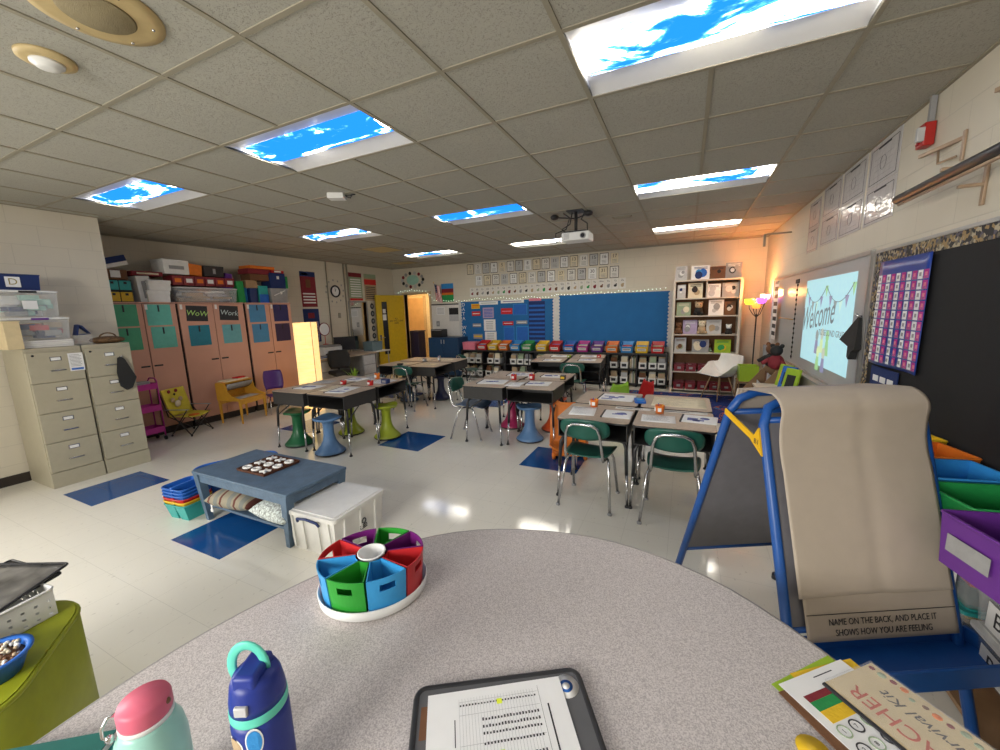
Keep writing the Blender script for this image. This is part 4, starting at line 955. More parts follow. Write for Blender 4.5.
# text lines run along local y (the page is turned sideways)
m.box((0.098, -0.12, 0.0006), (0.0985, 0.105, 0.0009), 'ink')
for c in range(26):
    x = -0.085 + c * 0.0068; m.box((x, -0.12, 0.0006), (x + 0.0004, 0.10, 0.0008), 'grey_plastic')
    for y0, L in ((0.082, 0.004), (0.045, 0.006), (0.030, 0.006), (0.016, 0.005), (-0.004, 0.005), (-0.034, 0.006), (-0.05, 0.006), (-0.075, 0.005), (-0.1, 0.006)):
        if c < 7 and y0 < 0.08: continue
        m.box((x + 0.0016, y0, 0.0006), (x + 0.005, y0 + L * r_.uniform(0.7, 1.1), 0.0009), 'ink')
for y in (0.092, 0.062, 0.0, -0.062): m.box((-0.085, y, 0.0006), (0.095, y + 0.0004, 0.0008), 'grey_plastic')
m.build('printed_rows', t)
m = MB()
for x, y in ((-0.0, 0.076), (-0.008, -0.03)): m.box((x, y, 0.0009), (x + 0.012, y + 0.012, 0.0012), mat('highlighter', (0.75, 0.85, 0.05), 0.8))
m.build('yellow_marks', t)
m = MB(); m.box((0.112, -0.09, 0.0006), (0.1155, 0.06, 0.0009), 'ink'); m.build('heading_print', t)
m = MB(); m.box((-0.096, 0.0, 0.0006), (-0.094, 0.055, 0.0009), 'ink'); m.build('side_print', t)

# folders at the right: stack of papers, printed sheet, book-like survival kit
g = 'papers at the right edge of the kidney table'
def flat_sheet(name, label, cat, x, y, z, w, d, rz, col, th=0.0012):
    m = MB(); m.box((-w / 2, -d / 2, 0), (w / 2, d / 2, th), col); o = thing(name, label, cat, (x, y, z), rz, g); m.build('page', o); return o
RZ = 0.74
flat_sheet('paper_sheet', 'lime green sheet sticking out under the white page at the right', 'paper', 0.393, 0.955, T0, 0.205, 0.28, RZ + 0.06, 'c_lime')
flat_sheet('paper_sheet', 'pale yellow sheet with a torn edge in the paper pile at the right', 'paper', 0.425, 0.965, T0 + 0.0016, 0.18, 0.29, RZ - 0.10, 'c_yellow')
flat_sheet('paper_sheet', 'brown and teal magazine at the bottom of the paper pile at the right', 'magazine', 0.395, 0.925, T0 + 0.0032, 0.21, 0.26, RZ - 0.05, 'c_brown', 0.002)
o = flat_sheet('activity_sheet', 'white activity page with green banner and numbered circles under the cream kit card', 'paper', 0.405, 0.945, T0 + 0.0056, 0.205, 0.28, RZ, 'white_paper')
m = MB(); m.box((-0.08, 0.055, 0.0012), (0.05, 0.10, 0.0016), 'c_green'); m.box((-0.08, 0.085, 0.0016), (0.05, 0.10, 0.0019), 'c_maroon'); m.box((-0.08, 0.038, 0.0012), (-0.01, 0.064, 0.0019), 'c_yellow'); m.box((-0.01, 0.125, 0.0012), (0.05, 0.127, 0.0016), 'ink'); m.build('banner', o)
for r in range(6):
    for c in range(3):
        m = MB(); cx, cy = -0.075 + c * 0.036, 0.020 - r * 0.036
        m.tube([(cx + 0.0125 * math.cos(a), cy + 0.0125 * math.sin(a), 0.0016) for a in [k * PI / 8 for k in range(16)]], 0.0015, 'ink' if (r + c) % 2 else 'p_sage', 5, True); m.build('numbered_circle', o)
        text(str(1 + c * 6 + r), 0.012, 'ink', o, (cx, cy, 0.0016), (0, 0, 0), 'circle_number', ext=0.0002)
o = thing('kit_card', 'cream card lettered TEACHER Survival Kit with a black spine, on top of the papers', 'card', (0.494, 0.954, T0 + 0.0085), RZ, g)
mat('card_cream', (0.64, 0.52, 0.31), 0.6)
m = MB(); m.box((-0.075, -0.16, 0), (0.085, 0.16, 0.003), 'card_cream'); m.build('card', o)
m = MB(); m.box((-0.083, -0.16, 0), (-0.075, 0.16, 0.004), 'ink'); m.build('spine', o)
m = MB(); m.box((-0.070, -0.162, 0.004), (0.088, 0.164, 0.0044), 'clear_film'); m.build('clear_cover', o)
mat('letter_red', (0.48, 0.06, 0.02), 0.7)
text('TEACHER', 0.050, 'letter_red', o, (-0.030, 0.028, 0.0032), (0, 0, PI / 2), 'lettering', ext=0.0003, sx=0.98)
text('Survival Kit', 0.034, 'ink', o, (0.022, 0.025, 0.0032), (0, 0, PI / 2), 'lettering', ext=0.0003, shear=0.3)
m = MB(); rr = random.Random(2)
for k in range(16):
    cx, cy = 0.065 + rr.uniform(-0.008, 0.008), -0.15 + k * 0.02; m.ball((cx, cy, 0.003), rr.uniform(0.005, 0.009), rr.choice(('c_brown', 'c_orange', 'c_sage', 'c_maroon')), 8, 4, sz=0.1)
m.build('leaf_border', o)
m = MB(); m.lathe([(0.028, 0), (0.03, 0.004), (0, 0.004)], 'p_yellow', 20); tag(m.build('yellow_disc', None, (0.27, 0.845, T0)), 'yellow plastic disc at the bottom edge beside the paper pile', 'disc')

# ---------------------------------------------------------------- blue two-sided easel with a long chart pad thrown over it
th = 0.4885; tx, ty = math.cos(th), math.sin(th); nx, ny = math.sin(th), -math.cos(th)
EX, EY, EW, EZ = 0.241, 1.839, 0.642, 1.263   # distances fitted with the pad about 0.6 m wide
t = thing('easel', 'blue metal double-sided easel draped with a long cream chart pad', 'easel', (EX, EY, 0), th)
# local: x along the top, -y toward the camera
G2, DF, DR = 0.0757, 0.438, 0.531
def leg_y(front, z): return (-lerp(DF, G2, z / EZ)) if front else lerp(DR, G2, z / EZ)
for fr in (True, False):
    m = MB(); Y = lambda z: leg_y(fr, z)
    c = 0.09
    P = [(0, Y(0.02), 0.02), (0, Y(0.6), 0.6), (0, Y(EZ - c), EZ - c), (c * 0.3, Y(EZ - c * 0.3), EZ - c * 0.3), (c, Y(EZ), EZ), (EW / 2, Y(EZ), EZ), (EW - c, Y(EZ), EZ), (EW - c * 0.3, Y(EZ - c * 0.3), EZ - c * 0.3), (EW, Y(EZ - c), EZ - c), (EW, Y(0.6), 0.6), (EW, Y(0.02), 0.02)]
    m.tube(P, 0.018, 'cobalt', 10); m.build('front_frame' if fr else 'rear_frame', t)
    for x in (0, EW):
        m = MB(); m.lathe([(0.022, 0), (0.022, 0.03), (0, 0.03)], 'black_plastic', 12, (x, Y(0.0), 0)); m.build('foot', t)
for fr in (True, False):   # writing boards between the tubes
    m = MB(); z0, z1 = (0.46, 1.19) if fr else (0.315, 1.17)
    ys = [leg_y(fr, z0), leg_y(fr, z1)]; o_ = 0.006
    m.hexa([(0.016, ys[0] - o_, z0), (EW - 0.016, ys[0] - o_, z0), (EW - 0.016, ys[0] + o_, z0), (0.016, ys[0] + o_, z0), (0.016, ys[1] - o_, z1), (EW - 0.016, ys[1] - o_, z1), (EW - 0.016, ys[1] + o_, z1), (0.016, ys[1] + o_, z1)], mat('board_grey', (0.17, 0.165, 0.18), 0.35))
    for z in (z0, z1): m.tube([(0, leg_y(fr, z), z), (EW, leg_y(fr, z), z)], 0.013, 'cobalt', 8)
    m.build('writing_board', t)
# yellow folding hinges
for x in (-0.02, EW + 0.02):
    m = MB(); yf, yr = leg_y(True, 1.11), leg_y(False, 1.18)
    m.hexa([(x - 0.003, yf, 1.09), (x + 0.003, yf, 1.09), (x + 0.003, yr, 1.165), (x - 0.003, yr, 1.165), (x - 0.003, yf, 1.115), (x + 0.003, yf, 1.115), (x + 0.003, yr, 1.19), (x - 0.003, yr, 1.19)], mat('hinge_yellow', (0.75, 0.43, 0.01), 0.4))
    m.prism([(yf - 0.016, 1.06), (yf + 0.05, 1.105), (yf + 0.012, 1.165)], x - 0.004, x + 0.004, 'hinge_yellow', f=lambda a, b_, c: (c, a, b_)); h_ = m.build('folding_brace', t)
    if x < 0: text('B1', 0.028, 'ink', h_, (x - 0.0045, yf + 0.016, 1.108), (PI / 2, 0, -PI / 2), ext=0.0003)
# bottom tray in front
m = MB(); zt = 0.42; y1 = leg_y(True, zt); y0 = y1 - 0.16
m.box((-0.03, y0, zt - 0.05), (EW + 0.05, y1 + 0.01, zt - 0.038), 'cobalt'); m.box((-0.03, y0 - 0.012, zt - 0.05), (EW + 0.05, y0, zt + 0.03), 'cobalt', 0.004); m.box((-0.03, y1, zt - 0.05), (EW + 0.05, y1 + 0.012, zt + 0.01), 'cobalt'); m.box((EW + 0.035, y0, zt - 0.05), (EW + 0.05, y1 + 0.01, zt + 0.015), 'cobalt', 0.003)
m.build('tray', t)
# chart pad: pages draped over the top bars and hanging down the front
ct = thing('chart_pad', 'long cream chart paper hanging over the front of the blue easel', 'chart pad', (EX, EY, 0), th)
mat('chart_paper', (0.44, 0.375, 0.305), 0.75, var=0.02, bump=0.25, bscale=9)
def drape(x0, x1, off, zb, yback=0.11, zback=1.17, wob=0.0):
    m = MB(); path = []
    for k in range(5): path.append((lerp(yback + 0.02, G2 + 0.02 + off, k / 4), lerp(zback, EZ + 0.012, k / 4)))
    R_ = 0.06 + off
    for k in range(1, 13):
        a = PI / 2 + PI / 2 * k / 12; path.append((-G2 + 0.02 + R_ * 1.3 * math.cos(a), EZ + 0.022 + off - R_ + R_ * math.sin(a)))
    ye, ze = path[-1]
    for k in range(1, 25):
        z = lerp(ze, zb, k / 24); y = leg_y(True, z) - 0.022 - off; q = min(1, k / 8); path.append((lerp(ye, y, q) - (0.02 if k > 4 else 0) * 0, z))
    # arc length for crease waves
    def fn(u, v):
        i = v * (len(path) - 1); a = int(min(i, len(path) - 2)); f_ = i - a; y = lerp(path[a][0], path[a + 1][0], f_); z = lerp(path[a][1], path[a + 1][1], f_)
        cr_ = 0.0
        if wob:
            for zc in (1.10, 1.02, 0.98, 0.80, 0.785, 0.62): cr_ += 0.004 * math.exp(-((z - zc - 0.03 * (u - 0.5)) / 0.008) ** 2) * math.exp(-((u - 0.55) / 0.18) ** 2)
            cr_ += 0.006 * math.sin(u * PI * 2.2 + z * 3) * 0.5 - 0.004 * math.exp(-((u - 0.55) / 0.05) ** 2)
        return (lerp(x0, x1, u), y - cr_, z)
    m.sheet(fn, 40, 60, 'chart_paper', 0.0012); return m
drape(0.055, 0.63, 0.0, 0.43).build('page_under', ct); drape(0.04, 0.622, 0.006, 0.585).build('page', ct); drape(0.03, 0.617, 0.013, 0.585, wob=1).build('page_top', ct)
z_ = 0.325; tilt = math.atan2(DF - G2, EZ)
m = MB()
for z in (0.519,):
    y = leg_y(True, z) - 0.0243; m.box((0.06, y - 0.0012, z), (0.625, y, z + 0.0022), 'ink')
m.build('ruled_line', ct)
for s, z in (('NAME ON THE BACK, AND PLACE IT', 0.493), ('SHOWS HOW YOU ARE FEELING', 0.458)):
    text(s, 0.031, 'ink', ct, (0.345, leg_y(True, z) - 0.0255, z), (PI / 2 - tilt, 0, 0), ext=0.0004, sx=0.8)
# rolled metal bits clipped on top
for x, y, z, lb in ((0.05, 0.12, 1.23, 'shiny wire ring behind the left corner of the easel'),):
    pass
# ---------------------------------------------------------------- filing cabinets
def cabinet(y0, y1, label, door_label):
    t = thing('filing_cabinet', label, 'filing cabinet', (-5.63, (y0 + y1) / 2, 0), PI / 2, 'beige filing cabinets')   # local -y faces the room, x runs along +y
    w, D, H = y1 - y0 - 0.004, 0.55, 1.40
    m = MB(); m.box((-w / 2, 0.004, 0), (w / 2, D, H), 'beige_metal', 0.004); m.build('case', t)
    m = MB(); m.box((-w / 2 + 0.002, -0.012, 0), (w / 2 - 0.002, 0.004, 0.155), 'beige_metal'); m.build('plinth', t)
    for k in range(4):
        z0, z1 = 0.162 + k * 0.300, 0.162 + k * 0.300 + 0.294
        m = MB(); m.box((-w / 2 + 0.008, -0.018, z0), (w / 2 - 0.008, 0.006, z1), 'beige_metal', 0.004); dw = m.build('drawer', t)
        m = MB(); m.box((-0.055, -0.044, z0 + 0.105), (0.055, -0.036, z0 + 0.118), 'chrome', 0.003); m.box((-0.055, -0.038, z0 + 0.107), (-0.047, -0.018, z0 + 0.116), 'chrome'); m.box((0.047, -0.038, z0 + 0.107), (0.055, -0.018, z0 + 0.116), 'chrome'); m.build('handle', dw)
        m = MB(); m.box((-0.04, -0.022, z0 + 0.205), (0.04, -0.018, z0 + 0.245), 'chrome'); m.box((-0.033, -0.024, z0 + 0.211), (0.033, -0.022, z0 + 0.239), 'white_paper'); m.build('label_holder', dw)
    m = MB(); m.tube([(-w / 2 + 0.05, -0.018, 1.33), (-w / 2 + 0.05, -0.026, 1.33)], 0.01, 'dark_metal', 10); m.build('lock', t)
    return t
c1 = cabinet(1.395, 1.795, 'beige four-drawer filing cabinet nearer the camera, a printed notice on its top drawer', '')
c2 = cabinet(1.80, 2.195, 'beige four-drawer filing cabinet next to the alcove, a black cloth hanging on it', '')
def on_x(name, label, cat, x, y, z, group=None): return thing(name, label, cat, (x, y, z), PI / 2, group)
t = on_x('notice', 'printed white notice taped to the top drawer of the nearer filing cabinet', 'notice', -5.605, 1.735, 1.24)
m = MB(); m.box((-0.055, -0.0015, -0.09), (0.055, 0, 0.09), 'white_paper'); m.box((-0.045, -0.002, -0.08), (0.045, -0.0015, -0.06), 'c_blue'); m.build('page', t)
m = MB()
for k in range(9): m.box((-0.045, -0.002, 0.07 - k * 0.014), (0.03 + 0.01 * (k % 2), -0.0015, 0.073 - k * 0.014), 'ink')
m.build('print', t)
t = on_x('hanging_cloth', 'black folded cloth hanging from a magnetic hook on the far filing cabinet', 'cloth', -5.60, 2.08, 0.88)
m = MB(); P = [(-0.03, 0.36), (0.0, 0.375), (0.03, 0.34), (0.10, 0.13), (0.05, 0.02), (0.0, 0.0), (-0.045, 0.05), (-0.055, 0.2)]
m.prism(P, -0.03, -0.004, 'c_black', f=lambda a, b_, c: (a, c * (0.5 + 0.5 * (1 - b_ / 0.4)) - 0.002, b_)); m.build('cloth', t)
m = MB(); m.tube([(0, 0, 0.37), (0, -0.03, 0.375)], 0.008, 'chrome', 8); m.build('hook', t)

def tub(name, label, x, y, z, w, d, h, body, lid=None, rz=0.0, group=None, cat='box', contents=None, card=None, handle=None, taper=0.94, txt=None):
    """open or lidded box; local -y faces the viewer; x, y is its centre"""
    t = thing(name, label, cat, (x, y, z), rz, group)
    m = MB(); m.taper((0, 0), (w * taper, d * taper), (w, d), 0, h, body, 0.004)
    m.tube([(a, b_, h - 0.004) for a, b_ in rrect(w + 0.006, d + 0.006, 0.012, 2)], 0.005, body, 6, True); m.build('tub', t)
    if contents:
        m = MB(); rr = random.Random(int(abs(x * 1000 + y * 77 + z * 13)))
        nn = contents[1]
        for k in range(nn):
            cx, cy = rr.uniform(-w * 0.3, w * 0.3), rr.uniform(-d * 0.25, d * 0.25); a, b_, c_ = [rr.uniform(0.03, 0.06) * s for s in (w * 4, d * 3, h * 2.5)]
            a, b_, c_ = min(a, w * 0.16), min(b_, d * 0.2), min(c_, h * 0.3); zc = rr.uniform(0.012 + c_, h * 0.9 - c_) if h * 0.9 - c_ > 0.013 + c_ else 0.013 + c_
            m.box((cx - a, cy - b_, zc - c_), (cx + a, cy + b_, zc + c_), rr.choice(contents[0]), 0.003, 1)
        m.build('contents', t)
    if lid:
        m = MB(); m.prism(rrect(w + 0.016, d + 0.016, 0.015, 3), h, h + 0.014, lid); m.prism(rrect(w - 0.02, d - 0.02, 0.015, 3), h + 0.014, h + 0.019, lid); m.build('lid', t)
    if card:
        m = MB(); cw, chh = card[1], card[2]; yy = -d * taper / 2 - 0.004 - d * (1 - taper) / 2
        m.box((-cw / 2, yy - 0.001, h * 0.5 - chh / 2), (cw / 2, yy, h * 0.5 + chh / 2), card[0]); cd = m.build('label_card', t)
        if txt: text(txt[0], txt[1], txt[2], cd, (0, yy - 0.002, h * 0.5), (PI / 2, 0, 0), ext=0.0003)
    if handle:
        for s in (-1,):
            m = MB(); m.box((-handle[1] / 2, s * d / 2 - 0.012, h - 0.006), (handle[1] / 2, s * d / 2 - 0.002, h + 0.014), handle[0], 0.004); m.build('latch', t)
    return t
FT = 1.402; mat('card_olive', (0.30, 0.24, 0.08), 0.7)
mixc = ('p_white', 'p_yellow', 'p_red', 'p_grey', 'p_navy', 'p_tan')
g = 'containers on the filing cabinets'
for k in range(2):
    m = MB(); m.box((-0.18, -0.13, 0), (0.18, 0.13, 0.034), 'offwhite_paper', 0.002); m.box((-0.19, -0.1305, 0.016), (0.19, -0.13, 0.018), 'grey_plastic'); o = m.build('paper_ream', None, (-5.80, 1.585, FT + k * 0.035), PI / 2 + 0.02 * k)
    tag(o, ('ream of white paper at the bottom of the pile on the nearer filing cabinet', 'ream of white paper under the lower clear box on the filing cabinet')[k], 'paper', g)
tub('clear_box', 'clear plastic box with a purple latch, lower of the two on the paper reams', -5.86, 1.575, FT + 0.072, 0.40, 0.30, 0.20, 'clear_plastic', 'p_white', PI / 2, g, contents=(('p_grey', 'c_grey', 'p_red', 'p_yellow', 'c_tan', 'c_navy'), 26), handle=('p_purple', 0.12))
tub('clear_box', 'clear plastic box with a dark latch and a white card, the upper one of two', -5.88, 1.53, FT + 0.072 + 0.22, 0.40, 0.30, 0.24, 'clear_plastic', 'p_white', PI / 2 + 0.05, g, contents=(('p_white', 'p_mint', 'c_grey', 'p_grey', 'c_navy'), 26), card=('white_paper', 0.10, 0.08), handle=('p_black', 0.12))
tub('letter_bin', 'navy bin with a square card lettered D on top of the clear boxes', -5.90, 1.47, FT + 0.072 + 0.48, 0.36, 0.26, 0.15, 'p_navy', None, PI / 2, g, contents=(('p_navy', 'p_grey'), 10), card=('white_paper', 0.095, 0.095), txt=('D', 0.085, 'card_olive'))
tub('tissue_box', 'cream box at the left edge on top of the filing cabinet', -5.72, 1.36, FT, 0.10, 0.24, 0.26, 'card_cream', None, PI / 2, g, taper=1.0)
t = on_x('photo_cube', 'clear cube with a navy folded card on top on the far filing cabinet', 'photo cube', -5.76, 1.865, FT)
m = MB(); m.box((-0.06, -0.05, 0), (0.06, 0.05, 0.10), 'clear_plastic', 0.004); m.build('cube', t)
m = MB(); m.box((-0.055, -0.05, 0.105), (0.055, 0.05, 0.112), 'p_navy'); m.hexa([(-0.055, -0.052, 0.1), (-0.045, -0.052, 0.1), (-0.045, 0.05, 0.1), (-0.055, 0.05, 0.1), (-0.03, -0.052, 0.21), (-0.02, -0.052, 0.21), (-0.02, 0.05, 0.21), (-0.03, 0.05, 0.21)], 'p_navy')
m.hexa([(-0.035, -0.04, 0.205), (0.0, -0.045, 0.2), (0.0, 0.05, 0.2), (-0.03, 0.05, 0.205), (-0.03, -0.04, 0.212), (0.055, -0.045, 0.115), (0.055, 0.05, 0.115), (-0.02, 0.05, 0.212)], 'c_navy'); m.build('folded_card', t)
t = on_x('woven_bag', 'flattened brown woven bag lying on the far filing cabinet', 'bag', -5.76, 2.06, FT)
m = MB(); m.ball((0, 0, 0.035), 0.17, mat('woven_brown', (0.13, 0.07, 0.03), 0.8, var=0.5, scale=50, bump=0.6, bscale=60), 24, 12, sz=0.24, sx=0.85, sy=0.7); m.build('bag_body', t)
m = MB(); m.tube([(0.07 * math.cos(a), -0.02, 0.06 + 0.05 * math.sin(a)) for a in [PI * k / 8 for k in range(9)]], 0.008, 'woven_brown', 6); m.build('handle', t)

# ---------------------------------------------------------------- tall salmon wardrobe cupboards
mat('salmon', (0.58, 0.31, 0.225), 0.5, var=0.04, scale=3); mat('edge_dark', (0.02, 0.015, 0.015), 0.5)
def wardrobe(y0, y1, label, sheets):
    t = thing('wardrobe', label, 'cupboard', (-6.75, (y0 + y1) / 2, 0), PI / 2, 'salmon cupboards along the alcove wall')
    w, D, H = y1 - y0 - 0.008, 0.58, 1.87
    m = MB(); m.box((-w / 2, 0.002, 0.1), (w / 2, D, H), 'edge_dark'); m.box((-w / 2 + 0.01, 0.02, 0), (w / 2 - 0.01, D, 0.1), 'edge_dark'); m.box((-w / 2 + 0.0, -0.02, H - 0.006), (w / 2 + 0.0, D, H + 0.012), 'salmon'); m.build('case', t)
    for k, s in enumerate((-1, 1)):
        x0, x1 = (-w / 2 + 0.010, -0.005) if s < 0 else (0.005, w / 2 - 0.010)
        m = MB(); m.box((x0, -0.02, 0.11), (x1, 0.0, H - 0.012), 'salmon', 0.002); d = m.build('door', t)
        hx_ = x1 - 0.12 if s < 0 else x0 + 0.02
        m = MB(); m.box((hx_, -0.028, 0.99), (hx_ + 0.1, -0.019, 1.012), 'black_plastic'); m.build('handle_slot', d)
        m = MB(); m.box((x0 + 0.02, -0.024, H - 0.09), (x0 + 0.05, -0.019, H - 0.02), 'white_plastic'); m.build('hook_clip', d)
        for (a, z0, z1, col, nm_, tx_) in sheets[k]:
            m = MB(); xm = (x0 + x1) / 2 + a; sw = 0.29
            vs = m.box((xm - sw / 2, -0.0235, z0), (xm + sw / 2, -0.0215, z1), col, rot=('Y', 0.05 if tx_ else 0.0))
            sh = m.build(nm_, d)
            if tx_: text(tx_, 0.112, 'sign_green' if tx_ == 'WoW' else 'sign_grey', sh, (xm, -0.0245, (z0 + z1) / 2), (PI / 2, 0.1, 0), ext=0.0004, shear=0.15)
            else:
                m = MB(); m.box((xm - 0.008, -0.03, z1 - 0.1), (xm + 0.008, -0.0235, z1 - 0.01), 'ink'); m.build('hanger', sh)
    return t
mat('sign_green', (0.45, 0.75, 0.2), 0.7); mat('sign_grey', (0.5, 0.6, 0.6), 0.7)
for k, v in dict(f_green=(0.06, 0.33, 0.18), f_teal=(0.12, 0.46, 0.38), f_deep=(0.012, 0.19, 0.27), f_pale=(0.12, 0.36, 0.40), f_blue=(0.05, 0.22, 0.42), f_navy=(0.02, 0.02, 0.10), f_plum=(0.035, 0.02, 0.06)).items(): mat(k, v, 0.45, var=0.06)
wardrobe(2.42, 3.23, 'left salmon double-door cupboard with green and teal sheets on its doors', (((-0.01, 1.56, 1.85, 'f_green', 'sheet', ''), (-0.01, 1.24, 1.54, 'f_green', 'sheet', '')), ((-0.02, 1.56, 1.85, 'f_teal', 'sheet', ''), (-0.0, 1.24, 1.54, 'f_teal', 'sheet', ''))))
wardrobe(3.235, 4.205, 'middle salmon double-door cupboard with the WoW and Work signs', (((0.0, 1.60, 1.83, 'ink', 'sign', 'WoW'), (0.0, 1.23, 1.54, 'f_deep', 'sheet', '')), ((-0.01, 1.60, 1.83, 'ink', 'sign', 'Work'), (0.0, 1.23, 1.53, 'f_pale', 'sheet', ''))))
wardrobe(4.22, 5.08, 'right salmon double-door cupboard with blue and navy sheets, beside the paper lamp', (((-0.02, 1.55, 1.85, 'f_blue', 'sheet', ''), (0.0, 1.20, 1.52, 'f_blue', 'sheet', '')), ((0.0, 1.55, 1.85, 'f_navy', 'sheet', ''), (0.0, 1.19, 1.51, 'f_plum', 'sheet', ''))))
WT = 1.884; g = 'boxes stored on the salmon cupboards'; X0 = -6.98; H_ = PI / 2
def tx(name, label, y, z, w, d, h, body, **k): return tub(name, label, k.pop('x', X0), y, z, w, d, h, body, rz=H_ + k.pop('a', 0), group=g, **k)
def cbox(name, label, y, z, w, d, h, col, a=0.0, x=X0, tilt=0.0, cat='box', stripe=None, lid=None, group=g):
    t = thing(name, label, cat, (x, y, z), H_ + a, group)
    m = MB(); m.box((-w / 2, -d / 2, 0), (w / 2, d / 2, h), col, 0.004, rot=(('Y', tilt) if tilt else None)); m.build('box_body', t)
    if lid: m = MB(); m.box((-w / 2 - 0.006, -d / 2 - 0.006, h * 0.7), (w / 2 + 0.006, d / 2 + 0.006, h + 0.004), lid, 0.004); m.build('lid', t)
    if stripe: m = MB(); m.box((-w * stripe[1] / 2, -d / 2 - 0.0075, h * stripe[2]), (w * stripe[1] / 2, -d / 2 - 0.0065, h * stripe[3]), stripe[0], rot=(('Y', tilt) if tilt else None), piv=(0, 0, h / 2)); m.build('printed_panel', t)
    return t
for k, (z, c, lb) in enumerate(((WT, 'yellow', 'yellow drawer pair'), (WT + 0.15, 'teal', 'teal drawer pair'))):
    t = thing('drawer_unit', ('lower drawer unit with %ss at the left end of the cupboard tops' if not k else 'upper drawer unit with %ss at the left end of the cupboard tops') % lb, 'drawer unit', (X0 + 0.03, 2.67, z), H_, g)
    m = MB(); m.box((-0.14, -0.08, 0), (0.14, 0.16, 0.146), 'black_plastic', 0.003); m.build('frame', t)
    for s in (-0.068, 0.068): m = MB(); m.box((s - 0.062, -0.092, 0.012), (s + 0.062, -0.079, 0.134), 'p_' + c, 0.003); dd = m.build('drawer', t); m = MB(); m.box((s - 0.015, -0.10, 0.09), (s + 0.015, -0.092, 0.12), 'p_black'); m.build('pull', dd)
cbox('game_box', 'white and brown box standing on the drawer units at the left of the cupboards', 2.66, WT + 0.30, 0.26, 0.2, 0.13, 'c_brown', stripe=('white_paper', 0.4, 0.2, 0.9))
cbox('lid_box', 'tilted box with dark blue top and white rim, highest at the left above the cupboards', 2.66, WT + 0.46, 0.28, 0.24, 0.13, 'p_white', tilt=-0.30, lid=None, stripe=('c_navy', 1.0, 0.4, 1.0))
cbox('game_box', 'tall white printed box leaning behind the lidded white boxes', 2.93, WT, 0.16, 0.3, 0.36, 'p_white', a=0.05, tilt=-0.06, stripe=('c_grey', 0.4, 0.15, 0.8))
cbox('storage_carton', 'white lidded carton in the left part of the cupboard tops', 3.07, WT, 0.26, 0.3, 0.16, 'p_white', lid='p_white', x=X0 + 0.04)
cbox('storage_carton', 'white lidded carton stacked on another at the left of the cupboards', 3.08, WT + 0.166, 0.28, 0.3, 0.14, 'p_white', a=0.12, lid='p_white', x=X0 + 0.04)
cbox('game_box', 'flat red patterned box lying behind the white cartons', 3.02, WT + 0.37, 0.36, 0.3, 0.06, 'c_maroon', x=X0 - 0.06, stripe=('c_cream', 0.7, 0.3, 0.7))
for k in range(6):
    tub('labelled_bin', 'red bin with label card, %s of six in the row above the cupboards' % ('first from left', 'second', 'third', 'fourth', 'fifth', 'last')[k], X0 + 0.0, 3.36 + k * 0.148, WT + 0.255, 0.14, 0.26, 0.14, 'p_maroon', None, H_, 'row of labelled bins above the cupboards', card=('white_paper' if k % 2 else 'c_orange', 0.085, 0.06), contents=(('p_red', 'p_brown'), 3))
tub('clear_tub', 'long clear tub with grey contents lying on the middle cupboard', X0 + 0.02, 3.73, WT, 0.86, 0.34, 0.21, 'clear_plastic', 'p_silver', H_, g, contents=(('p_grey', 'p_silver', 'p_tan', 'p_white'), 30))
tub('storage_carton', 'white lidded carton with grey print, highest above the red bins', X0 - 0.02, 3.36, WT + 0.415, 0.34, 0.28, 0.19, 'p_white', 'p_white', H_ + 0.08, g, card=('c_grey', 0.2, 0.05), taper=0.98, cat='box')
cbox('cloth_bag', 'orange-red bag slumped on the bins left of the black tub', 3.63, WT + 0.41, 0.18, 0.2, 0.17, 'c_orange', tilt=0.1, cat='bag')
tub('black_tub', 'black tub sitting on the right end of the row of red bins', X0 + 0.0, 3.88, WT + 0.41, 0.30, 0.26, 0.16, 'p_black', None, H_, g, card=('c_grey', 0.04, 0.08), contents=(('p_black', 'p_grey'), 5))
cbox('cloth_bag', 'dark purple bag at the right of the black tub', 4.12, WT + 0.23, 0.12, 0.24, 0.25, 'c_purple', tilt=0.1, cat='bag', x=X0 - 0.05)
cbox('rolled_mat', 'bright green bag standing above the gap between the middle and right cupboards', 4.27, WT, 0.12, 0.24, 0.36, 'c_green', tilt=-0.04, cat='bag')
t = thing('blue_roll', 'light blue roll standing next to the bright green bag', 'roll', (X0 + 0.05, 4.38, WT), 0, g); m = MB(); m.lathe([(0.03, 0), (0.03, 0.26), (0.022, 0.26), (0.022, 0.02), (0, 0.02)], 'p_skyblue', 16); m.build('roll_body', t)
cbox('board_game', 'navy game box with yellow discs printed on its side', 4.48, WT, 0.13, 0.26, 0.25, 'p_navy')
cbox('carton', 'small brown carton on top of the navy game box', 4.47, WT + 0.255, 0.2, 0.24, 0.13, 'cardboard')
cbox('game_box', 'green and blue game box with a small white frame print', 4.66, WT, 0.17, 0.26, 0.30, 'c_teal', stripe=('c_blue', 0.98, 0.0, 0.5))
cbox('flat_box', 'flat orange-red box lying highest above the right cupboard', 4.68, WT + 0.59, 0.46, 0.30, 0.05, 'c_orange', a=0.03)
cbox('flat_box', 'flat dark red box just under the orange-red one', 4.62, WT + 0.50, 0.40, 0.28, 0.085, 'c_maroon')
cbox('game_box', 'brown box beneath the dark red flat box', 4.62, WT + 0.39, 0.34, 0.26, 0.105, 'c_brown')
cbox('cooler_bag', 'navy cooler bag with a white tag on the grey fabric bin', 4.94, WT + 0.265, 0.30, 0.26, 0.27, 'c_navy', cat='bag', stripe=('white_paper', 0.16, 0.6, 0.8), x=X0 + 0.03)
cbox('flat_box', 'red and white flat box on top of the navy cooler bag', 4.98, WT + 0.54, 0.26, 0.24, 0.05, 'c_red', stripe=('white_paper', 0.5, 0.2, 0.8))
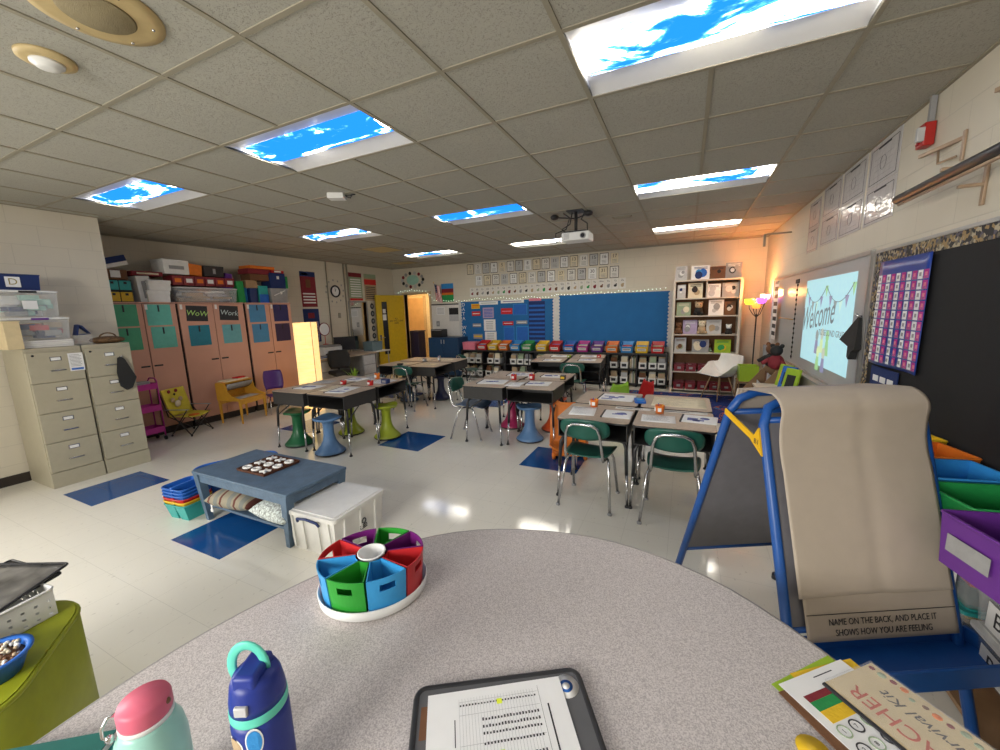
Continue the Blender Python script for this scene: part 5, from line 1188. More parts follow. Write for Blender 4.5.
cbox('green_box', 'dark green box at the right end above the cupboards', 5.13, WT + 0.27, 0.06, 0.26, 0.22, 'c_green')
t = thing('fabric_bin', 'grey fabric bin with a white bow print at the right end of the cupboard tops', 'bin', (X0 + 0.03, 4.93, WT), H_, g)
m = MB(); m.taper((0, 0), (0.30, 0.28), (0.34, 0.30), 0, 0.26, 'c_grey', 0.008); m.build('bin_body', t)
m = MB(); m.box((-0.12, -0.156, 0.17), (0.12, -0.150, 0.182), 'p_white', rot=('Y', -0.4)); m.ball((0.03, -0.155, 0.18), 0.025, 'p_white', 10, 6, sy=0.2); m.build('printed_bow', t)

# ---------------------------------------------------------------- pink trolley, camp chair, toy desk, purple chair
t = thing('rolling_trolley', 'magenta three-tier rolling trolley beside the filing cabinets', 'trolley', (-6.52, 2.56, 0), H_ + 0.1)
for z in (0.12, 0.42, 0.72):
    m = MB(); m.taper((0, 0), (0.28, 0.2), (0.30, 0.22), z, z + 0.08, 'p_magenta', 0.003); m.build('tray', t)
for sx in (-1, 1):
    m = MB(); m.tube([(sx * 0.152, -0.09, 0.06), (sx * 0.152, -0.09, 0.82), (sx * 0.152, -0.05, 0.86), (sx * 0.152, 0.05, 0.86), (sx * 0.152, 0.09, 0.82), (sx * 0.152, 0.09, 0.06)], 0.009, 'p_magenta', 8); m.build('side_frame', t)
    for sy in (-1, 1):
        m = MB(); m.tube([(sx * 0.152 - 0.01, sy * 0.09, 0.028), (sx * 0.152 + 0.01, sy * 0.09, 0.028)], 0.028, 'black_plastic', 14); m.build('caster', t)
m = MB(); m.box((-0.1, -0.06, 0.73), (0.1, 0.06, 0.83), 'c_grey', 0.01); tag(m.build('grey_pouch', None, (-6.52, 2.56, 0.0), H_ + 0.1), 'grey pouch in the top tray of the magenta trolley', 'pouch')
t = thing('camp_chair', 'small folding camp chair in yellow fabric with a cat face', 'chair', (-6.44, 3.04, 0), H_ + 0.35)
mat('camp_yellow', (0.62, 0.52, 0.05), 0.8); mat('camp_multi', (0.5, 0.35, 0.1), 0.85, var=0.8, scale=14)
m = MB(); m.sheet(lambda u, v: ((u - 0.5) * 0.38, lerp(-0.16, 0.14, v), 0.29 - 0.03 * math.sin(PI * u)), 10, 8, 'camp_yellow', 0.006); st_ = m.build('seat', t)
m = MB(); m.sheet(lambda u, v: ((u - 0.5) * 0.36, 0.14 + 0.10 * v + 0.03 * (2 * u - 1) ** 2 * -1, lerp(0.28, 0.66, v)), 10, 10, 'camp_yellow', 0.006); bk_ = m.build('backrest', t)
m = MB()
for sx in (-1, 1):
    m.ball((sx * 0.055, 0.215, 0.62), 0.026, 'c_maroon', 12, 6, sy=0.3); m.ball((sx * 0.06, 0.165, 0.5), 0.035, 'c_tan', 12, 6, sy=0.3)
m.ball((0, 0.19, 0.575), 0.018, 'c_black', 10, 6, sy=0.3); m.ball((0.0, 0.155, 0.44), 0.05, 'c_cream', 12, 6, sy=0.25); m.build('cat_face_print', bk_)
m = MB(); m.ball((0.03, -0.04, 0.268), 0.07, 'c_orange', 12, 6, sz=0.2); m.build('seat_print', st_)
for a, b_ in (((-0.18, -0.16, 0.02), (0.18, -0.15, 0.29)), ((0.18, -0.16, 0.02), (-0.18, -0.15, 0.29)), ((-0.18, 0.14, 0.02), (0.18, 0.16, 0.29)), ((0.18, 0.14, 0.02), (-0.18, 0.16, 0.29)), ((-0.18, -0.16, 0.02), (-0.19, 0.16, 0.40)), ((0.18, -0.16, 0.02), (0.19, 0.16, 0.40)), ((-0.18, 0.14, 0.02), (-0.19, -0.15, 0.38)), ((0.18, 0.14, 0.02), (0.19, -0.15, 0.38))):
    m = MB(); m.tube([a, b_], 0.007, 'dark_metal', 8); m.ball((a[0], a[1], 0.014), 0.014, 'black_plastic', 8, 6); m.build('leg', t)
for sx in (-1, 1):
    m = MB(); m.tube([(sx * 0.18, 0.15, 0.28), (sx * 0.178, 0.245, 0.66)], 0.007, 'dark_metal', 8); m.build('back_post', t)
    m = MB(); m.box((sx * 0.19 - 0.02, -0.17, 0.385), (sx * 0.19 + 0.02, 0.2, 0.392), 'p_grey', 0.002); m.build('armrest', t)
# toy roll-top desk (ochre)
mat('ochre', (0.55, 0.28, 0.03), 0.4)
t = thing('toy_writing_desk', 'small ochre roll-top play desk against the salmon cupboards', 'desk', (-6.444, 3.783, 0), H_ + 0.25); t.scale = (0.72, 0.8, 1)
m = MB(); m.box((-0.36, -0.30, 0.36), (0.36, 0.22, 0.385), 'ochre', 0.004); m.box((-0.34, -0.28, 0.30), (0.34, -0.265, 0.36), 'ochre'); m.box((-0.34, 0.19, 0.30), (0.34, 0.205, 0.36), 'ochre'); m.build('desktop', t)
for sx in (-1, 1):
    m = MB(); P = [(-0.30, 0.385), (-0.27, 0.40), (-0.12, 0.44), (-0.04, 0.50), (-0.02, 0.60), (0.02, 0.64), (0.22, 0.64), (0.22, 0.385)]
    m.prism(P, sx * 0.355 - 0.009, sx * 0.355 + 0.009, 'ochre', f=lambda a, b_, c: (c, a, b_)); m.build('side_panel', t)
    for y in (-0.27, 0.19): m = MB(); m.taper((sx * 0.33, y), (0.022, 0.022), (0.045, 0.045), 0, 0.36, 'ochre'); m.build('leg', t)
m = MB(); m.box((-0.35, -0.0, 0.63), (0.35, 0.22, 0.65), 'ochre', 0.003); m.build('top_shelf', t)
m = MB(); m.box((-0.345, 0.20, 0.385), (0.345, 0.215, 0.63), 'ochre'); m.build('back_panel', t)
m = MB(); m.sheet(lambda u, v: (lerp(-0.34, 0.34, u), -0.01 + 0.10 * v ** 2 - 0.02, lerp(0.62, 0.52, v)), 4, 6, 'c_grey', 0.008); m.build('roll_cover', t)
m = MB(); m.box((-0.25, -0.22, 0.386), (0.25, -0.02, 0.392), 'c_silver'); m.build('writing_mat', t)
cl = [('c_red', -0.05), ('c_tan', 0.15)]
m = MB(); m.box((-0.2, -0.09, 0), (0.2, 0.09, 0.02), 'c_cream'); tag(m.build('magazine', None, (-6.53, 3.76, 0.651), H_ + 0.25), 'cream magazines lying on top of the ochre play desk', 'magazine')
m = MB(); m.box((0.0, -0.06, 0.0), (0.16, 0.05, 0.018), 'c_red', 0.003); tag(m.build('picture_book', None, (-6.53, 3.78, 0.672), H_ + 0.3), 'small red book on top of the ochre play desk', 'book')
mat('purple_shell', (0.06, 0.015, 0.16), 0.45)
t = thing('child_chair', 'small dark purple chair between the ochre play desk and the paper lamp', 'chair', (-6.30, 4.30, 0), H_ + 2.75)
m = MB(); m.sheet(lambda u, v: ((u - 0.5) * 0.30, lerp(-0.13, 0.15, v), 0.32 + 0.01 * (2 * u - 1) ** 2), 8, 8, 'purple_shell', 0.01); m.build('seat', t)
m = MB(); m.sheet(lambda u, v: ((u - 0.5) * (0.31 - 0.05 * abs(2 * v - 1) ** 2.5), -0.15 - 0.05 * v + 0.04 * (2 * u - 1) ** 2, lerp(0.40, 0.72, v)), 10, 8, 'purple_shell', 0.012); m.build('backrest', t)
for sx in (-1, 1):
    m = MB(); m.tube([(sx * 0.11, -0.1, 0.315), (sx * 0.12, -0.155, 0.34), (sx * 0.12, -0.165, 0.46)], 0.009, 'chrome', 8); m.build('back_post', t)
    for sy in (-1, 1): m = MB(); m.tube([(sx * 0.12, sy * 0.08, 0.31), (sx * 0.15, sy * 0.15, 0.008)], 0.009, 'chrome', 8); m.build('leg', t)
# tall glowing paper lamp
t = thing('paper_floor_lamp', 'tall square paper floor lamp glowing warm yellow beside the cupboards', 'floor lamp', (-5.98, 4.74, 0), 0.55)
lm = bpy.data.materials.new('lamp_paper'); lm.use_nodes = True; nt = lm.node_tree; b = nt.nodes['Principled BSDF']; b.inputs['Base Color'].default_value = (0.8, 0.62, 0.33, 1); b.inputs['Roughness'].default_value = 0.9
tc = nt.nodes.new('ShaderNodeTexCoord'); nz = nt.nodes.new('ShaderNodeTexNoise'); nz.inputs['Scale'].default_value = 12; mp = nt.nodes.new('ShaderNodeMapping'); mp.inputs['Scale'].default_value = (0.5, 0.5, 3)
nt.links.new(tc.outputs['Object'], mp.inputs[0]); nt.links.new(mp.outputs[0], nz.inputs['Vector'])
cr = nt.nodes.new('ShaderNodeValToRGB'); cr.color_ramp.elements[0].color = (0.66, 0.40, 0.13, 1); cr.color_ramp.elements[1].color = (0.80, 0.55, 0.22, 1); cr.color_ramp.elements[0].position = 0.3; cr.color_ramp.elements[1].position = 0.65
nt.links.new(nz.outputs['Fac'], cr.inputs['Fac']); nt.links.new(cr.outputs['Color'], b.inputs['Emission Color']); b.inputs['Emission Strength'].default_value = 1.5; MATS['lamp_paper'] = lm
m = MB(); s = 0.148
for (a, b2) in (((-s, -s), (s, -s)), ((s, -s), (s, s)), ((s, s), (-s, s)), ((-s, s), (-s, -s))): m.face([(a[0], a[1], 0.05), (b2[0], b2[1], 0.05), (b2[0], b2[1], 1.52), (a[0], a[1], 1.52)], 'lamp_paper')
m.build('lamp_shade', t)
m = MB()
for a in (-s, s):
    for b2 in (-s, s): m.box((a - 0.004, b2 - 0.004, 0), (a + 0.004, b2 + 0.004, 1.53), 'pale_wood')
m.build('wire_frame', t)
m = MB(); m.ball((0, 0, 0.75), 0.04, mat('warm_bulb', (1, 0.8, 0.5), emit=(1.0, 0.55, 0.22), estr=60.0), 14, 8); m.tube([(0, 0, 0.0), (0, 0, 0.72)], 0.01, 'chrome', 8); m.build('bulb', t)
m = MB(); m.lathe([(0.14, 0), (0.14, 0.012), (0, 0.015)], 'p_white', 24); m.build('base', t)

# ---------------------------------------------------------------- left wall beyond the cupboards
def wall_item(side, name, label, cat, a, z, group=None, off=0.002):
    """a = x on the far wall, y on the side walls"""
    if side == 'F': loc, r = (a, YF - off, z), 0
    elif side == 'L': loc, r = (XA + off, a, z), PI / 2
    else: loc, r = (XR - off, a, z), -PI / 2
    return thing(name, label, cat, loc, r, group)
def poster(side, label, a, z, w, h, bg, bars, group=None, name='poster', cat='poster', words=None, off=0.002, ndup=None):
    t = wall_item(side, name, label, cat, a, z, group, off)
    m = MB(); m.box((-w / 2, -0.003, -h / 2), (w / 2, 0, h / 2), bg); m.build('sheet', t)
    m = MB()
    for (x0, z0, x1, z1, c) in bars: m.box((x0 * w - w / 2, -0.0042, z0 * h - h / 2), (x1 * w - w / 2, -0.003, z1 * h - h / 2), c)
    if bars: m.build('print', t)
    else: m.bm.free()
    if words:
        for (s_, sz, c, x, z_) in words: text(s_, sz, c, t, ((x - 0.5) * w, -0.0045, (z_ - 0.5) * h), (PI / 2, 0, 0), ext=0.0003)
    return t
lines = lambda n, x0, x1, z0, z1, c: [(x0, lerp(z0, z1, (k + 0.25) / n), x1, lerp(z0, z1, (k + 0.7) / n), c) for k in range(n)]
poster('L', 'maroon wall banner with a blue heading, upper of the two left of the clock', 6.01, 2.19, 0.38, 0.74, 'c_maroon', [(0, 0.86, 1, 1, 'c_navy'), (0.1, 0.9, 0.5, 0.96, 'white_paper'), (0.35, 0.55, 0.65, 0.78, 'c_brown')] + lines(4, 0.1, 0.9, 0.08, 0.42, 'white_paper'), name='wall_banner')
poster('L', 'navy wall banner with white lines of text, lower of the two left of the clock', 6.01, 1.42, 0.40, 0.72, 'c_navy', [(0.1, 0.04, 0.9, 0.62, 'c_lilac'), (0.3, 0.72, 0.7, 0.88, 'c_maroon')] + lines(6, 0.13, 0.87, 0.08, 0.6, 'white_paper'), name='wall_banner')
t = wall_item('L', 'wall_clock', 'round black-rimmed wall clock ringed by small dark cut-outs', 'clock', 6.71, 2.17)
m = MB()
m.tube([(0.122 * math.cos(a), -0.02, 0.122 * math.sin(a)) for a in [k * PI / 16 for k in range(32)]], 0.018, 'ink', 8, True); m.build('rim', t)
m = MB(); m.prism([(0.118 * math.cos(k * PI / 16), 0.118 * math.sin(k * PI / 16)) for k in range(32)], -0.012, -0.002, 'white_paper', f=lambda a, b_, c: (a, c, b_)); m.build('dial', t)
m = MB(); m.box((-0.004, -0.016, -0.01), (0.004, -0.013, 0.09), 'ink'); m.build('minute_hand', t); m = MB(); m.box((-0.004, -0.019, -0.01), (0.004, -0.016, 0.065), 'ink', rot=('Y', 0.5), piv=(0, 0, 0)); m.build('hour_hand', t)
for k in range(12):
    a = k * PI / 6 + 0.1; m = MB(); m.box((0.25 * math.cos(a) - 0.015, -0.003, 0.25 * math.sin(a) - 0.02), (0.25 * math.cos(a) + 0.015, 0, 0.25 * math.sin(a) + 0.02), 'c_grey'); m.build('cut_out', t)
m = MB()
for y in (6.50, 7.0, 7.1): m.tube([(XA + 0.02, y, 0.1), (XA + 0.02, y, ZC - 0.01)], 0.012 if y != 7.1 else 0.02, 'grid_metal', 8)
tag(m.build('wall_conduit'), 'thin painted vertical conduits on the wall beside the clock', 'conduit')
poster('L', 'printed teal and red poster, left one above the mirror', 7.36, 2.30, 0.42, 0.66, 'c_sage', [(0, 0.85, 1, 1, 'c_maroon'), (0, 0, 1, 0.08, 'c_red')] + lines(8, 0.1, 0.9, 0.12, 0.8, 'white_paper'))
poster('L', 'printed maroon and teal poster, right one above the mirror', 7.86, 2.30, 0.42, 0.66, 'c_tan', [(0, 0.6, 1, 0.8, 'c_red'), (0, 0.85, 1, 1, 'c_sage')] + lines(7, 0.1, 0.9, 0.06, 0.55, 'ink'))
t = wall_item('L', 'wall_mirror', 'tall narrow mirror in a dark frame left of the yellow door', 'mirror', 7.38, 1.35)
m = MB(); m.box((-0.29, -0.008, -0.58), (0.29, 0, 0.58), mat('mirror_glass', (0.7, 0.7, 0.7), 0.03, 1.0, var=0.0)); m.build('glass', t)
m = MB()
for lo, hi in (((-0.31, -0.02, -0.6), (-0.285, 0.0, 0.6)), ((0.285, -0.02, -0.6), (0.31, 0.0, 0.6)), ((-0.285, -0.02, 0.575), (0.285, 0, 0.6)), ((-0.285, -0.02, -0.6), (0.285, 0, -0.575))): m.box(lo, hi, 'c_grey')
m.build('frame', t)
t = wall_item('L', 'disc_garland', 'vertical garland of black paper discs hanging beside the mirror', 'garland', 7.86, 1.86)
m = MB(); m.box((-0.002, -0.006, -1.25), (0.002, -0.004, 0.08), 'ink'); m.build('string', t)
for k in range(7):
    m = MB(); m.prism([(0.065 * math.cos(q * PI / 8), -0.03 - k * 0.19 + 0.075 * math.sin(q * PI / 8)) for q in range(16)], -0.008, -0.003, 'ink', f=lambda a, b_, c: (a, c, b_)); m.prism([(0.03 * math.cos(q * PI / 6), -0.03 - k * 0.19 + 0.035 * math.sin(q * PI / 6)) for q in range(12)], -0.0095, -0.008, 'c_grey', f=lambda a, b_, c: (a, c, b_)); m.build('disc', t)
t = wall_item('L', 'thermostat', 'small beige switch plate on the wall under the clock', 'switch', 6.78, 1.62); m = MB(); m.box((-0.035, -0.014, -0.06), (0.035, 0, 0.06), 'grid_metal', 0.003); m.box((-0.01, -0.02, -0.02), (0.01, -0.014, 0.02), 'grey_plastic'); m.build('plate', t)
# teacher's desk and what stands on it
t = thing('teacher_desk', 'cluttered grey office desk below the wall clock', 'desk', (-6.95, 6.25, 0), H_)
m = MB(); m.box((-0.85, -0.35, 0.72), (0.85, 0.36, 0.75), 'desk_top', 0.004); m.build('desktop', t)
for s in (-1, 1):
    m = MB(); m.box((s * 0.62 - 0.2, -0.32, 0.02), (s * 0.62 + 0.2, 0.34, 0.72), 'c_grey', 0.003); pd = m.build('pedestal', t)
    for k in range(3): m = MB(); m.box((s * 0.62 - 0.18, -0.335, 0.05 + k * 0.22), (s * 0.62 + 0.18, -0.32, 0.25 + k * 0.22), 'c_silver', 0.003); d = m.build('drawer', pd)
m = MB(); m.box((-0.42, 0.3, 0.3), (0.42, 0.32, 0.72), 'c_grey'); m.build('modesty_panel', t)
g = 'things on the office desk'
def screen(x, y, z, rz, label, w=0.46, h=0.3):
    t = thing('monitor', label, 'monitor', (x, y, z), rz, g)
    m = MB(); m.box((-w / 2, -0.015, 0.1), (w / 2, 0.015, 0.1 + h), 'black_plastic', 0.006); m.build('housing', t)
    m = MB(); m.box((-w / 2 + 0.015, -0.0175, 0.115), (w / 2 - 0.015, -0.015, 0.085 + h), 'dark_glass'); m.build('display', t)
    m = MB(); m.box((-0.02, 0.0, 0.01), (0.02, 0.02, 0.15), 'black_plastic'); m.lathe([(0.1, 0), (0.1, 0.01), (0, 0.014)], 'black_plastic', 20); m.build('stand', t)
screen(-6.88, 6.42, 0.751, H_ - 0.5, 'black computer monitor turned aside on the office desk')
t = thing('printer', 'white and grey printer on the office desk beside the monitor', 'printer', (-6.95, 5.98, 0.751), H_, g)
m = MB(); m.box((-0.24, -0.2, 0), (0.24, 0.2, 0.22), 'p_white', 0.012); m.build('body', t); m = MB(); m.box((-0.2, -0.21, 0.22), (0.2, 0.16, 0.25), 'p_grey', 0.006); m.build('scanner_lid', t); m = MB(); m.box((-0.17, -0.30, 0.04), (0.17, -0.2, 0.05), 'p_black'); m.build('paper_tray', t)
for k in range(5): m = MB(); m.box((-0.14, -0.11, 0), (0.14, 0.11, 0.012), ('white_paper', 'c_cream', 'c_blue', 'white_paper', 'c_grey')[k], 0.002); tag(m.build('paper_stack', None, (-6.75, 5.60, 0.751 + k * 0.0125), H_ + 0.2 * (k - 2)), ('bottom', 'second', 'third', 'fourth', 'top')[k] + ' bundle of papers in the pile at the left of the office desk', 'paper', g)
t = thing('desk_phone', 'black desk phone on the office desk in front of the printer', 'phone', (-6.7, 5.86, 0.751), H_, g); m = MB(); m.hexa([(-0.1, -0.08, 0), (0.1, -0.08, 0), (0.1, 0.08, 0), (-0.1, 0.08, 0), (-0.1, -0.08, 0.025), (0.1, -0.08, 0.025), (0.1, 0.08, 0.07), (-0.1, 0.08, 0.07)], 'black_plastic'); m.build('base', t); m = MB(); m.box((-0.09, -0.07, 0.05), (-0.045, 0.08, 0.09), 'black_plastic', 0.012); m.build('handset', t)
t = thing('mascot_cutout', 'round white and red paper face standing at the back of the office desk', 'decoration', (-7.25, 6.1, 1.30), H_, None)
m = MB(); m.prism([(0.13 * math.cos(k * PI / 10), 0.24 + 0.13 * math.sin(k * PI / 10)) for k in range(20)], -0.004, 0.004, 'white_paper', f=lambda a, b_, c: (a, c, b_)); m.build('disc', t)
m = MB(); m.tube([(0.135 * math.cos(k * PI / 10), 0, 0.24 + 0.135 * math.sin(k * PI / 10)) for k in range(20)], 0.01, 'c_maroon', 6, True); m.build('rim', t); m = MB(); m.box((-0.006, -0.003, -0.08), (0.006, 0.003, 0.12), 'c_red'); m.box((-0.05, -0.03, -0.09), (0.05, 0.03, -0.08), 'c_red'); m.build('stick', t)
t.location.z = 1.095; t.location.x = -7.1
t = thing('side_table', 'small white-topped table at the end of the office desk, carrying a pale blue bin', 'table', (-6.95, 7.42, 0), H_)
m = MB(); m.box((-0.26, -0.26, 0.72), (0.26, 0.26, 0.745), 'p_white', 0.004); m.build('tabletop', t)
for sx in (-1, 1):
    for sy in (-1, 1): m = MB(); m.tube([(sx * 0.22, sy * 0.22, 0.72), (sx * 0.23, sy * 0.23, 0)], 0.012, 'p_grey', 8); m.build('leg', t)
mat('bin_bluegrey', (0.16, 0.24, 0.27), 0.5)
tub('pale_bin', 'pale blue-grey bin standing on the small white-topped table', -6.95, 7.36, 0.746, 0.36, 0.3, 0.22, 'bin_bluegrey', None, H_, None, contents=(('p_grey', 'p_white'), 6))
tub('pale_bin', 'pale blue-grey bin on the floor under the small white-topped table', -6.95, 7.40, 0.0, 0.32, 0.3, 0.3, 'bin_bluegrey', None, H_)
t = thing('table_fan', 'black desk fan at the left end of the office desk beside the paper lamp', 'fan', (-6.95, 5.52, 0.751), H_ - 0.2, g)
m = MB(); m.lathe([(0.08, 0), (0.08, 0.015), (0.015, 0.025), (0.012, 0.18), (0, 0.18)], 'black_plastic', 20); m.build('stand', t)
m = MB(); m.tube([(0.12 * math.cos(k * PI / 10), -0.02, 0.28 + 0.12 * math.sin(k * PI / 10)) for k in range(20)], 0.008, 'dark_metal', 6, True)
for k in range(12): m.tube([(0, -0.05, 0.28), (0.12 * math.cos(k * PI / 6), -0.02, 0.28 + 0.12 * math.sin(k * PI / 6))], 0.0025, 'chrome', 4)
m.build('guard', t); m = MB(); m.tube([(0, -0.03, 0.28), (0, 0.06, 0.28)], 0.04, 'black_plastic', 12); m.build('motor', t)
t = thing('office_chair', 'black office chair at the cluttered office desk', 'chair', (-6.22, 5.72, 0), -PI / 2 - 0.4)
m = MB(); m.box((-0.24, -0.24, 0.44), (0.24, 0.24, 0.52), 'c_black', 0.03, 3); m.build('seat', t)
m = MB(); m.sheet(lambda u, v: ((u - 0.5) * (0.46 - 0.1 * abs(2 * v - 1) ** 3), -0.24 - 0.06 * v + 0.05 * (2 * u - 1) ** 2, lerp(0.55, 0.92, v)), 10, 10, 'c_black', 0.05); m.build('backrest', t)
m = MB(); m.tube([(0, 0, 0.1), (0, 0, 0.44)], 0.03, 'black_plastic', 12); m.tube([(0, -0.1, 0.45), (0, -0.26, 0.5), (0, -0.29, 0.62)], 0.02, 'black_plastic', 8); m.build('column', t)
for k in range(5):
    a = k * 2 * PI / 5; m = MB(); m.tube([(0, 0, 0.11), (0.27 * math.cos(a), 0.27 * math.sin(a), 0.07)], [0.025, 0.015], 'black_plastic', 8); m.ball((0.27 * math.cos(a), 0.27 * math.sin(a), 0.028), 0.028, 'black_plastic', 10, 6); m.build('leg', t)
# leafy artificial plant (lime) beside it
t = thing('potted_plant', 'bright lime leafy plant in front of the office chair', 'plant', (-5.85, 5.62, 0.0), 0)
m = MB(); m.lathe([(0.10, 0), (0.13, 0.26), (0.12, 0.26), (0.095, 0.22), (0, 0.22)], 'p_black', 20); m.build('pot', t)
mat('leaf_lime', (0.20, 0.36, 0.03), 0.5)
rr = random.Random(4); m = MB()
for k in range(22):
    a = rr.uniform(0, 2 * PI); l = rr.uniform(0.25, 0.55); lean = rr.uniform(0.05, 0.26); w = 0.022
    m.sheet(lambda u, v, a=a, l=l, lean=lean: (math.cos(a) * lean * v ** 1.6 - math.sin(a) * (u - 0.5) * 2 * w * math.sin(PI * (0.12 + 0.88 * v)), math.sin(a) * lean * v ** 1.6 + math.cos(a) * (u - 0.5) * 2 * w * math.sin(PI * (0.12 + 0.88 * v)), 0.22 + l * v - 0.1 * v ** 3), 2, 8, 'leaf_lime', 0.002)
m.build('foliage', t)
# ---------------------------------------------------------------- far wall boards and posters
mat('board_blue', (0.018, 0.14, 0.37), 0.85, var=0.05, scale=4); mat('scallop', (0.62, 0.62, 0.6), 0.8)
def scallops(m, x0, x1, z0, z1, w=0.05, r=0.035, y=-0.02, sides='tlrb'):
    def strip(p, q, nx_, nz_):
        L = math.hypot(q[0] - p[0], q[1] - p[1]); n = max(2, int(L / (2 * r)))
        for k in range(n):
            t = (k + 0.5) / n; cx, cz = lerp(p[0], q[0], t), lerp(p[1], q[1], t)
            m.prism([(cx + r * math.cos(a), cz + r * math.sin(a)) for a in [i * PI / 5 for i in range(10)]], y, y + 0.004, 'scallop', f=lambda a, b_, c: (a, c, b_))
    if 't' in sides: strip((x0, z1), (x1, z1), 0, 1)
    if 'b' in sides: strip((x0, z0), (x1, z0), 0, -1)
    if 'l' in sides: strip((x0, z0), (x0, z1), 1, 0)
    if 'r' in sides: strip((x1, z0), (x1, z1), -1, 0)
def bulletin(label, x0, x1, z0, z1, sides):
    t = wall_item('F', 'bulletin_board', label, 'bulletin board', (x0 + x1) / 2, (z0 + z1) / 2, None, 0.0)
    w, h = x1 - x0, z1 - z0
    m = MB(); m.box((-w / 2, -0.02, -h / 2), (w / 2, -0.001, h / 2), 'board_blue'); m.build('backing', t)
    for sd in 'lr':
        m = MB(); scallops(m, -w / 2 + 0.02, w / 2 - 0.02, -h / 2 + 0.02, h / 2 - 0.02, y=-0.026, sides=sd); q = -1 if sd == 'l' else 1
        m.box((q * w / 2 - 0.03, -0.0255, -h / 2), (q * w / 2 + 0.03, -0.02, h / 2), 'scallop'); m.build('scalloped_border', t)
    return t
B1 = bulletin('blue bulletin board covered with charts and headed DATA WALL, left of the two', -5.24, -2.72, 0.78, 1.87, 'lr')
B2 = bulletin('plain blue bulletin board with scalloped border, right of the two', -2.66, -0.29, 0.80, 1.93, 'lr')
for k, chh in enumerate('DATA WALL'):
    if chh != ' ': text(chh, 0.125, 'white_paper', B1, (-1.15, -0.028, 0.47 - k * 0.115), (PI / 2, 0, 0), 'board_letter')
bf = YF - 0.0215
def chart(label, a, z, w, h, bg, bars=(), cat='chart', name='wall_chart'): return poster('F', label, a, z, w, h, bg, list(bars), 'charts pinned on the data wall board', name, cat, off=0.0225)
chart('yellow heading card at the top left of the data wall board', -4.78, 1.75, 0.24, 0.12, 'c_yellow', lines(2, 0.1, 0.9, 0.2, 0.8, 'c_red'))
chart('red heading card below the yellow one on the data wall board', -4.77, 1.57, 0.24, 0.11, 'c_red', lines(1, 0.1, 0.9, 0.3, 0.7, 'white_paper'))
chart('small white words card at mid left of the data wall board', -4.76, 1.28, 0.24, 0.09, 'c_grey', lines(1, 0.05, 0.95, 0.2, 0.8, 'white_paper'))
chart('green and yellow words card at lower left of the data wall board', -4.74, 1.00, 0.26, 0.12, 'c_grey', lines(1, 0.05, 0.95, 0.2, 0.9, 'c_yellow'))
chart('purple-blue chart, topmost of the column right of the heading cards', -4.43, 1.58, 0.30, 0.26, 'c_lilac', lines(6, 0.1, 0.9, 0.1, 0.9, 'c_blue'))
chart('white sheet chart in the middle of the data wall board', -4.40, 1.28, 0.32, 0.28, 'white_paper', lines(5, 0.2, 0.8, 0.1, 0.9, 'c_silver'))
chart('white sheet chart with a pink edge below the other white one', -4.38, 0.99, 0.32, 0.26, 'white_paper', lines(5, 0.2, 0.8, 0.1, 0.9, 'c_silver'))
chart('white heading strip along the top left of the data wall board', -4.42, 1.82, 0.52, 0.08, 'white_paper', lines(1, 0.1, 0.9, 0.3, 0.7, 'c_grey'))
chart('white and purple heading strip along the top right of the data wall board', -3.78, 1.84, 0.60, 0.08, 'white_paper', lines(1, 0.1, 0.9, 0.3, 0.7, 'c_purple'))
chart('red and pink heading card in the right half of the data wall board', -3.93, 1.61, 0.30, 0.14, 'c_red', lines(1, 0.1, 0.9, 0.3, 0.7, 'c_pink'))
chart('red card above a blue pocket on the data wall board', -3.90, 1.32, 0.28, 0.09, 'c_red', lines(1, 0.1, 0.9, 0.3, 0.7, 'white_paper'))
chart('grey words card right of the red card on the data wall board', -3.54, 1.34, 0.28, 0.08, 'c_grey', lines(1, 0.1, 0.9, 0.3, 0.7, 'white_paper'))
chart('blue pocket sheet under the red card on the data wall board', -3.88, 1.04, 0.28, 0.40, 'c_skyblue', [(0.05, 0.05, 0.95, 0.95, 'c_blue')])
chart('pale-edged blue sheet under the grey words card', -3.53, 1.04, 0.32, 0.42, 'c_skyblue', [(0.06, 0.06, 0.94, 0.94, 'c_blue')])
chart('blue sheet at the top right of the data wall board', -3.58, 1.64, 0.36, 0.26, 'c_skyblue', [(0.04, 0.04, 0.96, 0.96, 'c_blue')])
pk = chart('dark navy pocket chart at the right of the data wall board', -3.16, 1.33, 0.40, 0.98, 'c_navy', lines(9, 0.02, 0.98, 0.02, 0.95, 'c_blue'), 'pocket chart', 'pocket_chart')
chart('small red and pink card at the top above the navy pocket chart', -3.2, 1.86, 0.3, 0.06, 'c_pink')
